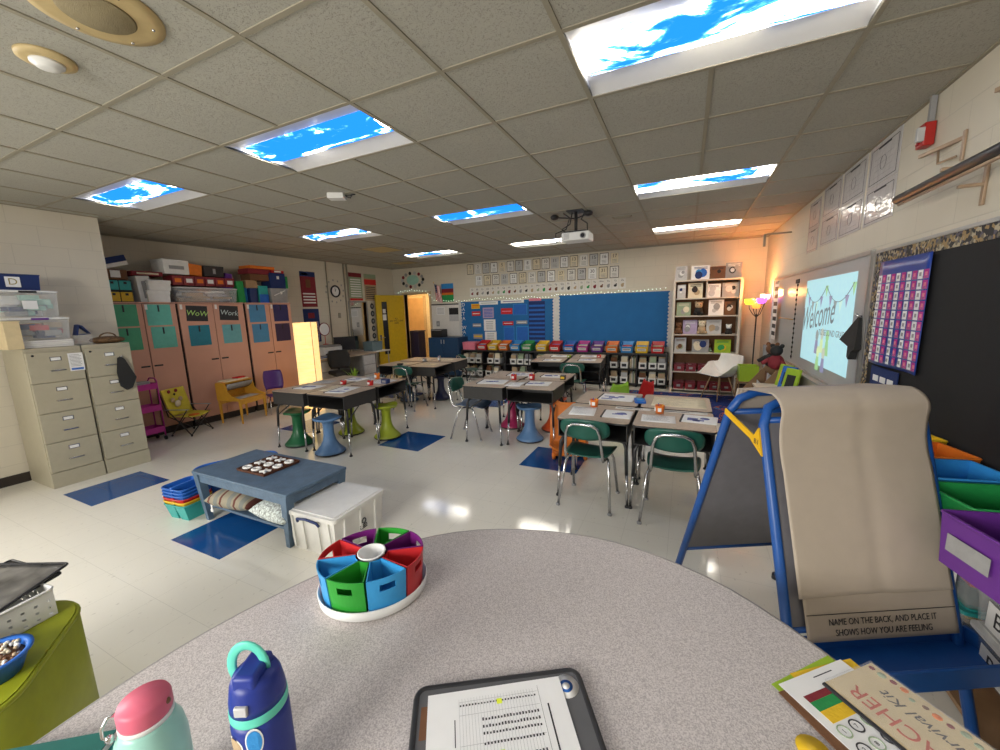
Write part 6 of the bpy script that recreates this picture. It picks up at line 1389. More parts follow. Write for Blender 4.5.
# numbered posters, two rows, and the alphabet strip
def ordw(k): return ('first', 'second', 'third', 'fourth', 'fifth', 'sixth', 'seventh', 'eighth', 'ninth', 'tenth', 'eleventh', 'twelfth', 'thirteenth', 'fourteenth', 'fifteenth', 'sixteenth', 'seventeenth', 'eighteenth', 'nineteenth',
                    'twentieth', 'twenty-first', 'twenty-second', 'twenty-third', 'twenty-fourth', 'twenty-fifth', 'twenty-sixth')[k]
bgs = ('c_cream', 'white_paper', 'c_silver', 'offwhite_paper')
for row, (n, x0, x1, z, base) in enumerate(((17, -4.90, -1.42, 2.655, 1), (15, -4.67, -1.42, 2.37, 18))):
    for k in range(n):
        x = lerp(x0, x1, k / (n - 1)); num = str(base + k)
        dark = (k + row) % 3 != 1
        t = poster('F', 'number poster %s, %s from the left in the %s row' % (num, ordw(k), ('upper', 'second')[row]), x, z, 0.185, 0.245, 'ink' if dark else 'c_silver',
                   [(0.06, 0.05, 0.94, 0.95, bgs[(k * 7 + row) % 4])], 'number posters high on the far wall', 'number_poster', 'poster', [(num, 0.1, 'ink', 0.5, 0.68)])
        m = MB()
        for q in range(3): m.box((-0.05, -0.0052, -0.09 + q * 0.028), (0.05, -0.0044, -0.08 + q * 0.028), 'c_grey')
        m.build('printed_lines', t)
anim = ('c_maroon', 'c_brown', 'c_grey', 'c_black', 'c_tan', 'c_sage', 'c_green')
for k in range(26):
    x = lerp(-4.87, -1.25, k / 25); z = lerp(2.095, 2.13, k / 25); ch_ = 'ABCDEFGHIJKLMNOPQRSTUVWXYZ'[k]
    t = poster('F', 'alphabet card %s, %s along the strip below the number posters' % (ch_, ordw(k)), x, z, 0.135, 0.22, 'offwhite_paper', [], 'alphabet cards on the far wall', 'alphabet_card', 'card', [(ch_ + ch_.lower(), 0.055, 'ink', 0.5, 0.78)])
    m = MB(); m.ball((0, -0.0035, -0.04), 0.032, anim[k % 7], 10, 6, sy=0.05, sz=1.2 if k % 2 else 0.8); m.ball((0.02, -0.0035, -0.01), 0.016, anim[k % 7], 8, 5, sy=0.08); m.build('picture', t)
# string of small lights
mat('led', (0.8, 0.85, 0.8), emit=(0.75, 1.0, 0.8), estr=4.0); mat('wire_white', (0.6, 0.6, 0.58), 0.6)
t = thing('string_lights', 'string of tiny white lights running along the tops of the far boards and doorway', 'string lights', (-3.5, YF - 0.035, 0), 0)
P = [(-3.65, 2.20), (-3.2, 2.23), (-2.95, 2.22), (-2.75, 2.18), (-2.5, 1.95), (-1.9, 1.90), (-1.66, 1.90), (-1.0, 1.93), (-0.2, 1.905), (0.78, 1.92), (0.86, 1.95), (1.6, 1.95), (2.4, 1.96), (3.0, 1.98), (3.2, 2.02)]
path = []
for (a, b_), (c, d) in zip(P[:-1], P[1:]):
    n = max(2, int(math.hypot(c - a, d - b_) / 0.07))
    for k in range(n): q = k / n; path.append((lerp(a, c, q), 0.0, lerp(b_, d, q) + 0.012 * math.sin(9 * lerp(a, c, q))))
m = MB(); m.tube(path, 0.003, 'wire_white', 5); m.build('wire', t)
m = MB(); rr = random.Random(8)
for k in range(0, len(path), 1):
    p = path[k]; m.ball((p[0], -0.008, p[2] + rr.uniform(-0.018, 0.018)), 0.0065, 'led', 6, 4)
o = m.build('bulbs', t); o['kind'] = 'stuff'
# gear wreath, whiteboard panel, flag, poster
t = wall_item('F', 'wall_wreath', 'oval cluster of mouse-shaped cut-outs around a pale blue centre above the doorway', 'wall decoration', -6.68, 2.50)
m = MB(); m.prism([(0.2 * math.cos(k * PI / 12), 0.13 * math.sin(k * PI / 12)) for k in range(24)], -0.006, -0.002, 'c_mint', f=lambda a, b_, c: (a, c, b_)); m.build('centre', t)
for k in range(14):
    a = k * 2 * PI / 14; cx, cz = 0.34 * math.cos(a), 0.18 * math.sin(a); m = MB(); c_ = ('c_black', 'c_grey', 'c_maroon', 'c_silver')[k % 4]
    m.prism([(cx + 0.045 * math.cos(q * PI / 6), cz + 0.045 * math.sin(q * PI / 6)) for q in range(12)], -0.008, -0.003, c_, f=lambda a_, b_, c: (a_, c, b_)); m.build('cut_out', t)
t = wall_item('F', 'tack_board', 'cream wall panel between the doorway and the data wall board', 'panel', -5.70, 1.42); m = MB(); m.box((-0.42, -0.012, -0.40), (0.42, 0, 0.40), 'offwhite_paper', 0.002); m.build('panel_face', t)
m = MB(); m.box((-0.44, -0.018, 0.39), (0.44, 0, 0.42), 'ink'); m.build('top_rail', t)
poster('F', 'white notice sheet at the left on the cream wall panel', -5.83, 1.66, 0.26, 0.2, 'white_paper', lines(5, 0.1, 0.9, 0.1, 0.9, 'c_silver'), None, 'notice', 'notice', off=0.0145)
poster('F', 'dark-headed calendar at the right on the cream wall panel', -5.43, 1.56, 0.28, 0.34, 'c_silver', [(0, 0.5, 1, 1, 'c_black')], None, 'calendar', 'calendar', off=0.0145)
poster('F', 'grey switch plate low on the cream wall panel', -5.93, 1.33, 0.1, 0.14, 'c_grey', [(0.3, 0.3, 0.7, 0.7, 'c_silver')], None, 'switch_plate', 'switch', off=0.0145)
poster('F', 'sunset landscape poster in bands of blue, red and green beside the flag', -5.60, 2.12, 0.36, 0.46, 'c_skyblue', [(0, 0.72, 1, 1, 'c_skyblue'), (0, 0.5, 1, 0.72, 'c_maroon'), (0, 0.38, 1, 0.5, 'c_orange'), (0, 0, 1, 0.38, 'c_green')], None, 'landscape_poster', 'poster')
t = thing('wall_flag', 'small American flag hanging from a slanted staff above the cream panel', 'flag', (-5.86, YF - 0.01, 1.88), 0)
m = MB(); m.tube([(0.06, 0.0, 0.0), (-0.04, -0.16, 0.50)], 0.007, 'pale_wood', 8); m.ball((-0.04, -0.16, 0.51), 0.014, 'p_yellow', 8, 6); m.build('staff', t)
m = MB(); n = 13
for k in range(n):
    def fn(u, v, k=k): 
        q = (k + v) / n; return (-0.035 + 0.16 * q + 0.012 * math.sin(6 * u + 3 * q), -0.15 + 0.09 * u + 0.02 * math.sin(8 * q), 0.46 - 0.42 * u + 0.02 * q * 0 - 0.06 * q)
    m.sheet(fn, 10, 1, 'c_red' if k % 2 == 0 else 'white_paper')
m.build('stripes', t)
m = MB()
def fn(u, v): return (-0.036 + 0.075 * v + 0.012 * math.sin(2.8 * u + 1.5 * v), -0.153 + 0.042 * u + 0.01 * v, 0.465 - 0.20 * u - 0.03 * v)
m.sheet(fn, 8, 6, 'c_navy', 0.001)
for i in range(4):
    for j in range(3): p = fn((i + 0.5) / 4, (j + 0.5) / 3); m.ball((p[0], p[1] - 0.002, p[2]), 0.006, 'white_paper', 6, 4)
m.build('canton', t)
t = thing('low_cabinet', 'dark blue low cabinet between the doorway and the cubby shelves', 'cabinet', (-5.47, 8.45, 0), 0)
m = MB(); m.box((-0.44, -0.22, 0.06), (0.44, 0.25, 1.00), mat('cab_blue', (0.012, 0.05, 0.12), 0.45), 0.004); m.box((-0.41, -0.18, 0), (0.41, 0.25, 0.06), 'ink'); m.build('case', t)
for s in (-1, 1):
    m = MB(); m.box((s * 0.215 - 0.205, -0.236, 0.09), (s * 0.215 + 0.205, -0.221, 0.97), 'cab_blue', 0.003); d = m.build('door', t); m = MB(); m.box((s * 0.04 - 0.008, -0.25, 0.85), (s * 0.04 + 0.008, -0.236, 0.95), 'p_silver'); m.build('handle', d)
m = MB(); m.box((-0.17, -0.12, 0), (0.17, 0.12, 0.20), 'p_black', 0.006); m.box((-0.15, -0.125, 0.17), (0.15, -0.12, 0.185), 'p_grey'); tag(m.build('black_case', None, (-5.72, 8.45, 1.002)), 'black case on the left end of the dark blue low cabinet', 'case')

# ---------------------------------------------------------------- cubby shelves with bins
mat('cubby_black', (0.02, 0.02, 0.022), 0.5)
CY0, CY1 = 8.32, 8.70
def cubby(x0, x1, label):
    t = thing('cubby_shelf', label, 'shelf unit', ((x0 + x1) / 2, CY0, 0), 0, 'low black cubby shelves')
    w = x1 - x0 - 0.006; D = CY1 - CY0
    m = MB(); m.box((-w / 2, 0, 0.67), (w / 2, D, 0.70), 'cubby_black'); m.build('top', t)
    for z in (0.05, 0.36): m = MB(); m.box((-w / 2 + 0.02, 0.005, z), (w / 2 - 0.02, D - 0.012, z + 0.02), 'cubby_black'); m.build('shelf', t)
    for x in (-w / 2 + 0.01, 0, w / 2 - 0.01): m = MB(); m.box((x - 0.01, 0, 0), (x + 0.01, D - 0.012, 0.67), 'cubby_black'); m.build('upright', t)
    m = MB(); m.box((-w / 2, D - 0.012, 0), (w / 2, D, 0.67), 'cubby_black'); m.build('back_panel', t)
cubby(-5.02, -3.83, 'leftmost low black cubby shelf under the data wall board'); cubby(-3.83, -2.63, 'low black cubby shelf under the right part of the data wall board')
cubby(-2.63, -1.45, 'low black cubby shelf hidden partly behind the far desks'); cubby(-1.45, -0.30, 'low black cubby shelf next to the tall bookcase')
binb = None
def mag_bin(x, z, label, cover):
    global binb
    t = thing('book_bin', label, 'book bin', (x, CY0 + 0.13, z), 0, 'white book bins in the cubby shelves')
    m = MB(); w, d, h = 0.15, 0.24, 0.13
    for lo, hi in (((-w / 2, -d / 2, 0), (-0.045, -d / 2 + 0.004, h)), ((0.045, -d / 2, 0), (w / 2, -d / 2 + 0.004, h)), ((-0.045, -d / 2, 0), (0.045, -d / 2 + 0.004, 0.035)), ((-0.045, -d / 2, 0.095), (0.045, -d / 2 + 0.004, h)),
                   ((-w / 2, d / 2 - 0.004, 0), (w / 2, d / 2, h)), ((-w / 2, -d / 2, 0), (-w / 2 + 0.004, d / 2, h)), ((w / 2 - 0.004, -d / 2, 0), (w / 2, d / 2, h)), ((-w / 2, -d / 2, 0), (w / 2, d / 2, 0.004))): m.box(lo, hi, 'p_white')
    m.box((-w / 2 - 0.008, -d / 2 - 0.008, h - 0.012), (w / 2 + 0.008, -d / 2, h), 'p_white'); m.build('bin_body', t)
    m = MB(); rr = random.Random(int(x * 100 + z * 999)); y = -d / 2 + 0.03
    for k in range(5):
        hh = rr.uniform(0.20, 0.25); m.box((-0.062, y, 0.006), (0.062, y + 0.012, hh), cover if k == 0 else rr.choice(('c_brown', 'c_cream', 'c_grey', 'c_tan', 'c_tan', 'c_silver', 'c_sage'))); y += 0.035
    m.box((-0.05, -d / 2 + 0.012, 0.03), (0.05, -d / 2 + 0.014, 0.10), 'ink'); m.build('booklets', t)
cov = ('c_cream', 'c_tan', 'c_silver', 'c_brown', 'c_cream', 'c_tan', 'c_sage', 'c_grey')
spots = {0.381: [-4.90, -4.72, -4.54, -4.22, -4.04, -3.62, -3.44, -3.26, -2.98, -2.4, -2.22, -1.33, -1.12, -0.76, -0.57, -0.40], 0.071: [-4.90, -4.72, -4.50, -4.28, -4.08, -3.6, -3.4, -2.4, -2.2, -1.33, -1.12, -0.76, -0.57, -0.40]}
for z, L in spots.items():
    for k, x in enumerate(L):
        mag_bin(x, z, 'white book bin, %s from the left on the %s cubby shelf' % (ordw(k), 'upper' if z > 0.2 else 'lower'), cov[k % 8])
for z in (0.381, 0.071):
    for k in range(7):
        m = MB(); h = 0.19 + 0.03 * ((k * 5) % 3); m.box((-0.006, -0.1, 0), (0.006, 0.1, h), ('c_cream', 'c_tan', 'c_white', 'c_grey', 'c_sage', 'c_cream', 'c_brown')[k])
        tag(m.build('upright_book', None, (-1.0 + k * 0.018 + (0.002 if k > 4 else 0), CY0 + 0.14, z)), 'thin upright book, %s from left, %s cubby shelf beside the bookcase' % (ordw(k), 'upper' if z > 0.2 else 'lower'), 'book', 'thin books between the bins')
# coloured bins along the top
def top_bin(x, col, label, w=0.24):
    t = thing('book_tub', label, 'bin', (x, CY0 + 0.15, 0.7005), 0, 'coloured bins on the cubby shelves')
    m = MB(); d, k = 0.27, 0.004; f0, f1 = -0.11, -0.15; b0, b1 = 0.13, 0.15; hf, hb = 0.13, 0.22; wb, wt = w * 0.46, w * 0.5
    # tub with a low slanting front and higher back
    pb = [(-wb, f0, 0), (wb, f0, 0), (wb, b0, 0), (-wb, b0, 0)]; pt_ = [(-wt, f1, hf), (wt, f1, hf), (wt, b1, hb), (-wt, b1, hb)]
    qi = [(x_ * 0.95, y_ * 0.95, z_) for x_, y_, z_ in pt_]; qb = [(x_ * 0.93, y_ * 0.93, 0.006) for x_, y_, z_ in pb]
    for A_, Bq in ((pb, pt_), (pt_, qi), (qi, qb)):
        for i in range(4): j = (i + 1) % 4; m.face([A_[i], A_[j], Bq[j], Bq[i]], col)
    m.face(pb[::-1], col); m.face(qb, col); m.build('tub', t)
    m = MB()
    def P_(u, v, o): return (lerp(-wb, wb, u), lerp(f0, f1, v) - o, hf * v)
    m.face([P_(0.12, 0.3, 0.0015), P_(0.88, 0.3, 0.0015), P_(0.88, 0.72, 0.0015), P_(0.12, 0.72, 0.0015)], 'offwhite_paper'); m.face([P_(0.2, 0.48, 0.002), P_(0.8, 0.48, 0.002), P_(0.8, 0.56, 0.002), P_(0.2, 0.56, 0.002)], 'ink'); m.build('label_card', t)
    m = MB(); rr = random.Random(int(x * 50) + 3)
    for q in range(5): m.box((-wb * 0.85, -0.07 + q * 0.04, 0.008), (wb * 0.85, -0.06 + q * 0.04, 0.12 + rr.uniform(0, 0.03)), rr.choice(('c_cream', 'c_red', 'c_skyblue', 'c_tan', 'c_white')))
    m.build('books_inside', t)
for i, (x, c, lb) in enumerate(((-4.45, 'red', 'red bin right of the pink box on the cubby shelves'), (-4.16, 'yellow', 'yellow bin, left of the two yellow ones under the data wall board'), (-3.88, 'orange', 'orange bin under the data wall board'), (-3.58, 'skyblue', 'light blue bin under the data wall board'),
                                (-3.29, 'green', 'green bin, the only green one on the cubby shelves'), (-2.93, 'yellow', 'yellow bin below the gap between the two blue boards'), (-2.62, 'red', 'red bin at the left under the plain blue board'), (-2.30, 'blue', 'dark blue bin under the plain blue board'),
                                (-2.0, 'magenta', 'magenta bin under the plain blue board'), (-1.69, 'purple', 'dark purple bin under the plain blue board'), (-1.38, 'orange', 'orange bin under the plain blue board'), (-1.08, 'skyblue', 'light blue bin under the plain blue board'), (-0.79, 'yellow', 'yellow bin near the tall bookcase'), (-0.49, 'red', 'red bin nearest the tall bookcase'))):
    top_bin(x, 'p_' + c, lb)
tub('pink_box', 'pink lidded plastic box at the left end of the cubby shelves', -4.80, 8.47, 0.7005, 0.34, 0.28, 0.17, 'p_pink', 'p_pink', 0.0, None)
m = MB(); m.lathe([(0.05, 0), (0.06, 0.08), (0.03, 0.1), (0.04, 0.14), (0, 0.16)], 'p_black', 14); tag(m.build('black_jug', None, (-5.08, 8.1, 0.0)), 'black jug on the floor left of the cubby shelves', 'jug') if False else m.bm.free()

# ---------------------------------------------------------------- tall bookcase
mat('bookcase_cream', (0.55, 0.50, 0.42), 0.5, var=0.03)
t = thing('bookcase', 'tall cream bookcase with face-out books and plush toys beside the far bulletin board', 'bookcase', (0.315, 8.08, 0), 0)
HW = 0.535; SH = [0.06, 0.40, 0.76, 1.10, 1.44, 1.76]
for s in (-1, 1): m = MB(); m.box((s * HW - 0.022, 0, 0), (s * HW + 0.022, 0.34, 2.06), 'bookcase_cream', 0.002); m.build('side_panel', t)
m = MB(); m.box((-HW - 0.022, -0.004, 2.06), (HW + 0.022, 0.34, 2.085), 'bookcase_cream', 0.002); m.build('top_panel', t)
for z in SH: m = MB(); m.box((-HW + 0.022, 0.002, z - 0.02), (HW - 0.022, 0.325, z), 'bookcase_cream'); m.build('shelf', t)
m = MB(); m.box((-HW + 0.022, 0.325, 0), (HW - 0.022, 0.335, 2.06), 'c_brown'); m.build('back_panel', t)
m = MB(); m.box((-0.01, 0.03, 1.76), (0.01, 0.32, 2.06), 'bookcase_cream'); m.build('divider', t)
fb = 'face-out books in the tall bookcase'
def fbook(x, z, w, h, bg, art, label, lean=0.12, y=8.13, shape=0, words=None):
    t = thing('picture_book', label, 'book', (x, y, z + 0.001), 0, fb)
    m = MB(); o = -lean; 
    def L(px, pz, q): return (px, q + math.sin(lean) * pz, math.cos(lean) * pz)
    m.hexa([L(-w / 2, 0, 0), L(w / 2, 0, 0), L(w / 2, 0, 0.018), L(-w / 2, 0, 0.018), L(-w / 2, h, 0), L(w / 2, h, 0), L(w / 2, h, 0.018), L(-w / 2, h, 0.018)], bg); m.build('cover', t)
    m = MB(); rr = random.Random(int(x * 1000 + z * 100) % 997)
    for k in range(3):
        cx, cz, r = rr.uniform(-w * 0.2, w * 0.2), rr.uniform(h * 0.3, h * 0.7), rr.uniform(0.12, 0.24) * w
        m.face([L(cx + r * math.cos(q * PI / 6), cz + r * 1.1 * math.sin(q * PI / 6), -0.0012 - 0.0003 * k) for q in range(12)], art[k % len(art)])
    for k in range(2): zz = h * (0.86 - 0.09 * k); m.face([L(-w * 0.36, zz, -0.0012), L(w * 0.36, zz, -0.0012), L(w * 0.36, zz + h * 0.04, -0.0012), L(-w * 0.36, zz + h * 0.04, -0.0012)], art[-1])
    m.build('cover_art', t)
TB = 2.086
fbook(-0.12, TB, 0.20, 0.26, 'c_silver', ('c_grey', 'c_white', 'c_grey'), 'grey-blue book standing at the left on top of the tall bookcase', 0.05, 8.18)
fbook(0.20, TB, 0.30, 0.25, 'white_paper', ('c_blue', 'c_skyblue', 'c_navy'), 'white and blue book second from the left on top of the tall bookcase', 0.05, 8.18)
fbook(0.47, TB, 0.25, 0.22, 'c_brown', ('c_maroon', 'c_brown', 'c_black'), 'dark brown book third from the left on top of the tall bookcase', 0.05, 8.18)
fbook(0.72, TB, 0.25, 0.27, 'c_grey', ('c_black', 'c_grey', 'c_white'), 'dark grey lettered book at the right on top of the tall bookcase', 0.05, 8.18)
fbook(-0.10, 1.76, 0.14, 0.25, 'c_silver', ('c_navy', 'c_white'), 'pale narrow book at the left of the topmost shelf of the bookcase')
fbook(0.13, 1.76, 0.24, 0.27, 'c_cream', ('c_black', 'c_tan', 'c_black'), 'cream book with bold black shapes on the topmost shelf of the bookcase')
fbook(0.42, 1.76, 0.23, 0.24, 'c_white', ('c_silver', 'c_grey'), 'white book with a grey drawing on the topmost shelf of the bookcase')
fbook(0.69, 1.76, 0.26, 0.25, 'c_grey', ('c_silver', 'c_black', 'c_silver'), 'dark swirling book at the right of the topmost shelf of the bookcase')
fbook(-0.05, 1.44, 0.24, 0.25, 'c_sage', ('c_tan', 'c_grey', 'c_cream'), 'sage green book at the left of the second shelf of the bookcase')
fbook(0.48, 1.44, 0.24, 0.28, 'white_paper', ('c_silver', 'c_silver', 'c_grey'), 'white book on the second shelf of the bookcase')
fbook(0.70, 1.44, 0.17, 0.24, 'c_brown', ('c_silver', 'c_black'), 'dark book at the right end of the second shelf of the bookcase')
fbook(0.07, 1.10, 0.24, 0.26, 'c_lilac', ('c_grey', 'c_white'), 'lilac book on the third shelf of the bookcase')
fbook(0.46, 1.10, 0.24, 0.26, 'c_silver', ('c_tan', 'c_grey'), 'pale grey book on the third shelf of the bookcase')
fbook(-0.08, 0.76, 0.20, 0.27, 'c_silver', ('c_tan', 'c_sage', 'c_brown'), 'pale patterned book at the left of the fourth shelf of the bookcase')
fbook(0.26, 0.76, 0.28, 0.24, 'c_grey', ('c_cream', 'c_cream', 'c_navy'), 'dark book with a cream middle on the fourth shelf of the bookcase')
fbook(0.62, 0.76, 0.26, 0.24, 'c_lime', ('c_green', 'c_yellow', 'c_green'), 'lime green book on the fourth shelf of the bookcase')
def plush(x, z, cols, label, s=1.0, y=8.17):
    t = thing('plush_toy', label, 'plush toy', (x, y, z + 0.001), 0, 'plush toys in the tall bookcase')
    m = MB(); m.ball((0, 0, 0.07 * s), 0.065 * s, cols[0], 14, 10, sz=1.08); m.build('body', t)
    m = MB(); m.ball((0, -0.01, 0.165 * s), 0.055 * s, cols[1], 14, 10); m.build('head', t)
    for q in (-1, 1):
        m = MB(); m.ball((q * 0.042 * s, 0, 0.205 * s), 0.02 * s, cols[1], 8, 6); m.build('ear', t)
        m = MB(); m.ball((q * 0.05 * s, -0.05 * s, 0.03 * s), 0.028 * s, cols[0], 8, 6); m.build('foot', t)
        m = MB(); m.ball((q * 0.02 * s, -0.058 * s, 0.175 * s), 0.007 * s, 'ink', 6, 4); m.build('eye', t)
plush(0.20, 1.44, ('c_black', 'c_tan'), 'small doll-like plush toy on the second shelf of the bookcase', 1.15); plush(-0.12, 1.10, ('c_brown', 'c_brown'), 'brown plush toy at the left of the third shelf of the bookcase')
plush(0.27, 1.10, ('c_tan', 'c_cream'), 'cream plush toy in the middle of the third shelf of the bookcase', 1.15); plush(0.70, 1.10, ('c_black', 'c_white'), 'black and white plush toy at the right of the third shelf of the bookcase', 0.8)
plush(0.41, 0.76, ('c_sage', 'c_brown'), 'small brown plush toy between the books of the fourth shelf of the bookcase', 0.7, 8.26)
for k, (x, z) in enumerate([(-0.08, 0.40), (0.12, 0.40), (0.33, 0.40), (0.53, 0.40), (0.72, 0.40), (-0.08, 0.06), (0.12, 0.06), (0.33, 0.06), (0.53, 0.06), (0.72, 0.06)]):
    tub('maroon_bin', 'maroon book bin, %s from the left on the %s shelf of the bookcase' % (ordw(k % 5), 'second lowest' if z > 0.2 else 'lowest'), x, 8.22, z + 0.001, 0.18, 0.24, 0.13, 'p_maroon', None, 0, 'maroon bins in the tall bookcase', contents=(('c_red', 'c_tan', 'c_white'), 6), card=('c_grey', 0.06, 0.045), cat='book bin')

# ---------------------------------------------------------------- multi-head floor lamp in the corner
t = thing('tree_floor_lamp', 'slim floor lamp with five coloured glass shades glowing in the far right corner', 'floor lamp', (1.07, 7.90, 0), 0)
m = MB(); m.lathe([(0.12, 0), (0.12, 0.015), (0.02, 0.03), (0.011, 0.04), (0.011, 1.42), (0.02, 1.44), (0, 1.46)], 'dark_metal', 20); m.build('pole', t)
hues = [('lime', (0.62, 0.85, 0.04)), ('purple', (0.5, 0.12, 0.75)), ('red', (1.0, 0.08, 0.06)), ('orange', (1.0, 0.3, 0.05)), ('pink', (1.0, 0.45, 0.75))]
for k, (nm_, c) in enumerate(hues):
    dx, dy, z = ((-0.115, 0.0, 1.67), (0.05, -0.06, 1.68), (-0.04, 0.11, 1.66), (0.0, 0.05, 1.60), (0.115, 0.05, 1.74))[k]
    m = MB(); m.tube([(0, 0, 1.40), (dx * 0.5, dy * 0.5, 1.46), (dx * 0.95, dy * 0.95, z - 0.12), (dx, dy, z - 0.05)], 0.006, 'dark_metal', 8); a_ = m.build('arm', t)
    gm = mat('glass_' + nm_, c, 0.3, var=0.02, emit=c, estr=1.9)
    m = MB(); m.lathe([(0.02, -0.055), (0.055, -0.045), (0.075, 0.0), (0.07, 0.04), (0.065, 0.04), (0.068, 0.0), (0.05, -0.038), (0, -0.045)], gm, 20, (dx, dy, z)); m.build('shade', t)
    m = MB(); m.ball((dx, dy, z + 0.0), 0.028, 'corner_bulb' if 'corner_bulb' in MATS else mat('corner_bulb', (1, 0.8, 0.6), emit=(1.0, 0.38, 0.09), estr=420.0), 12, 8); m.build('bulb', t)

pl_ = bpy.data.lights.new('lamp_glow', 'POINT'); pl_.energy = 17.0; pl_.color = (1.0, 0.40, 0.12); pl_.shadow_soft_size = 0.045
po = bpy.data.objects.new('lamp_glow', pl_); COL.objects.link(po); po.location = (1.10, 7.90, 1.80)   # point light added above the shades to strengthen the orange glow

# ---------------------------------------------------------------- right wall
mat('wb_white', (0.42, 0.43, 0.44), 0.30, var=0.02, spec=0.6); mat('alu', (0.5, 0.5, 0.5), 0.35, 0.8)
t = wall_item('R', 'whiteboard', 'long glossy grey-white board on the right wall with an aluminium frame', 'whiteboard', 5.86, 1.42, None, 0.001)
hw, hh = 1.84, 0.56
m = MB(); m.box((-hw, -0.02, -hh), (hw, -0.001, hh), 'wb_white'); m.build('writing_surface', t)
m = MB()
for lo, hi in (((-hw - 0.02, -0.032, hh), (hw + 0.02, 0, hh + 0.035)), ((-hw - 0.02, -0.032, -hh - 0.03), (hw + 0.02, 0, -hh)), ((-hw - 0.03, -0.03, -hh), (-hw, 0, hh)), ((hw, -0.03, -hh), (hw + 0.03, 0, hh))): m.box(lo, hi, 'alu')
m.build('frame', t); m = MB(); m.box((-hw, -0.09, -hh - 0.035), (hw, -0.032, -hh - 0.02), 'alu'); m.build('pen_tray', t)
# projected picture
def em(name, c, s=1.0): return mat(name, (0.3, 0.3, 0.3), 0.85, emit=c, estr=s)
em('pj_bg', (0.32, 0.62, 0.68), 1.0); em('pj_ink', (0.02, 0.06, 0.08)); em('pj_green', (0.22, 0.50, 0.16)); em('pj_purple', (0.14, 0.14, 0.30)); em('pj_pale', (0.45, 0.7, 0.6)); em('pj_skin', (0.4, 0.45, 0.35)); em('pj_yellow', (0.5, 0.66, 0.3)); em('pj_brown', (0.15, 0.2, 0.2))
t = wall_item('R', 'projected_slide', 'bright light-blue projected slide reading Welcome to second grade', 'projection', 4.99, 1.43, None, 0.0225)
W2, H2 = 0.755, 0.445
m = MB(); m.box((-W2, -0.0015, -H2), (W2, 0, H2), 'pj_bg'); m.build('background', t)
def tri(x, z, s, c): m.face([(x - s, -0.003, z), (x + s, -0.003, z), (x, -0.003, z - 2.4 * s)], c)
m = MB(); m.tube([(lerp(-0.72, 0.72, k / 40), -0.004, 0.36 - 0.16 * (1 - (2 * ((k / 20) % 1.0001) - 1) ** 2)) for k in range(41)], 0.003, 'pj_ink', 4); m.build('bunting_string', t)
for k in range(11):
    m = MB(); q = k / 10; x = lerp(-0.72, 0.72, q); z = 0.36 - 0.16 * (1 - (2 * ((q * 2) % 1.0001) - 1) ** 2); tri(x, z, 0.048, ('pj_green', 'pj_purple', 'pj_brown', 'pj_pale', 'pj_purple')[k % 5]); m.build('pennant', t)
text('Welcome', 0.37, 'pj_ink', t, (-0.26, -0.003, 0.05), (PI / 2, -0.12, 0), ext=0.0004, shear=0.35, sx=0.75)
text('TO SECOND GRADE', 0.085, 'pj_ink', t, (0.27, -0.003, -0.10), (PI / 2, -0.02, 0), ext=0.0004)
m = MB()
for k, (x, z, c, c2) in enumerate(((-0.14, -0.14, 'pj_brown', 'pj_purple'), (0.0, -0.12, 'pj_skin', 'pj_yellow'), (0.14, -0.13, 'pj_green', 'pj_green'), (-0.07, -0.27, 'pj_yellow', 'pj_green'), (0.08, -0.27, 'pj_skin', 'pj_purple'))):
    yy = -0.0025 - 0.0003 * k
    x *= 1.2; z = z * 1.25 + 0.03; m.face([(x + 0.05 * math.cos(q * PI / 6), yy, z + 0.06 * math.sin(q * PI / 6)) for q in range(12)], c); m.face([(x - 0.04, yy, z - 0.05), (x - 0.06, yy, z - 0.19), (x + 0.06, yy, z - 0.19), (x + 0.04, yy, z - 0.05)], c2)
m.build('children_drawing', t)
t = wall_item('R', 'draped_cloth', 'black cloth draped over a hook at the near end of the whiteboard', 'cloth', 4.05, 1.10, None, 0.03)
m = MB(); P = [(0.03, 0.42), (0.08, 0.26), (0.10, 0.16), (0.04, 0.13), (0.02, 0.07), (-0.02, 0.09), (-0.05, 0.17), (-0.27, 0.21), (-0.10, 0.33)]
m.prism(P, -0.06, 0.0, 'c_black', f=lambda a, b_, c: (a, (c - 0.005) * (1 - max(0, b_) / 0.6), b_)); m.build('cloth', t); m = MB(); m.tube([(0.03, 0, 0.40), (0.03, -0.04, 0.43)], 0.008, 'chrome', 8); m.build('hook', t)
# black bulletin board with patterned border and pocket chart
t = wall_item('R', 'black_board', 'large black bulletin board with a sunflower-patterned border on the right wall', 'bulletin board', 2.55, 1.30, None, 0.001)
hw, hh = 1.36, 0.675
bm_ = mat('board_black', (0.010, 0.010, 0.011), 0.75)
m = MB(); m.box((-hw, -0.02, -hh), (hw, -0.001, hh), 'board_black'); m.build('backing', t)
sb = mat('sunflower_border', (0.2, 0.15, 0.08), 0.7); nt = sb.node_tree; b = nt.nodes['Principled BSDF']; tc = [n for n in nt.nodes if n.type == 'TEX_COORD'][0]
vv = nt.nodes.new('ShaderNodeTexVoronoi'); vv.inputs['Scale'].default_value = 55; nt.links.new(tc.outputs['Object'], vv.inputs['Vector'])
rp = nt.nodes.new('ShaderNodeValToRGB'); rp.color_ramp.interpolation = 'CONSTANT'; e = rp.color_ramp.elements; e[0].color = (0.03, 0.028, 0.03, 1); e[1].position = 0.3; e[1].color = (0.32, 0.22, 0.10, 1)
for p, c in ((0.5, (0.10, 0.09, 0.12)), (0.62, (0.42, 0.36, 0.25)), (0.8, (0.16, 0.14, 0.10))): q = rp.color_ramp.elements.new(p); q.color = (*c, 1)
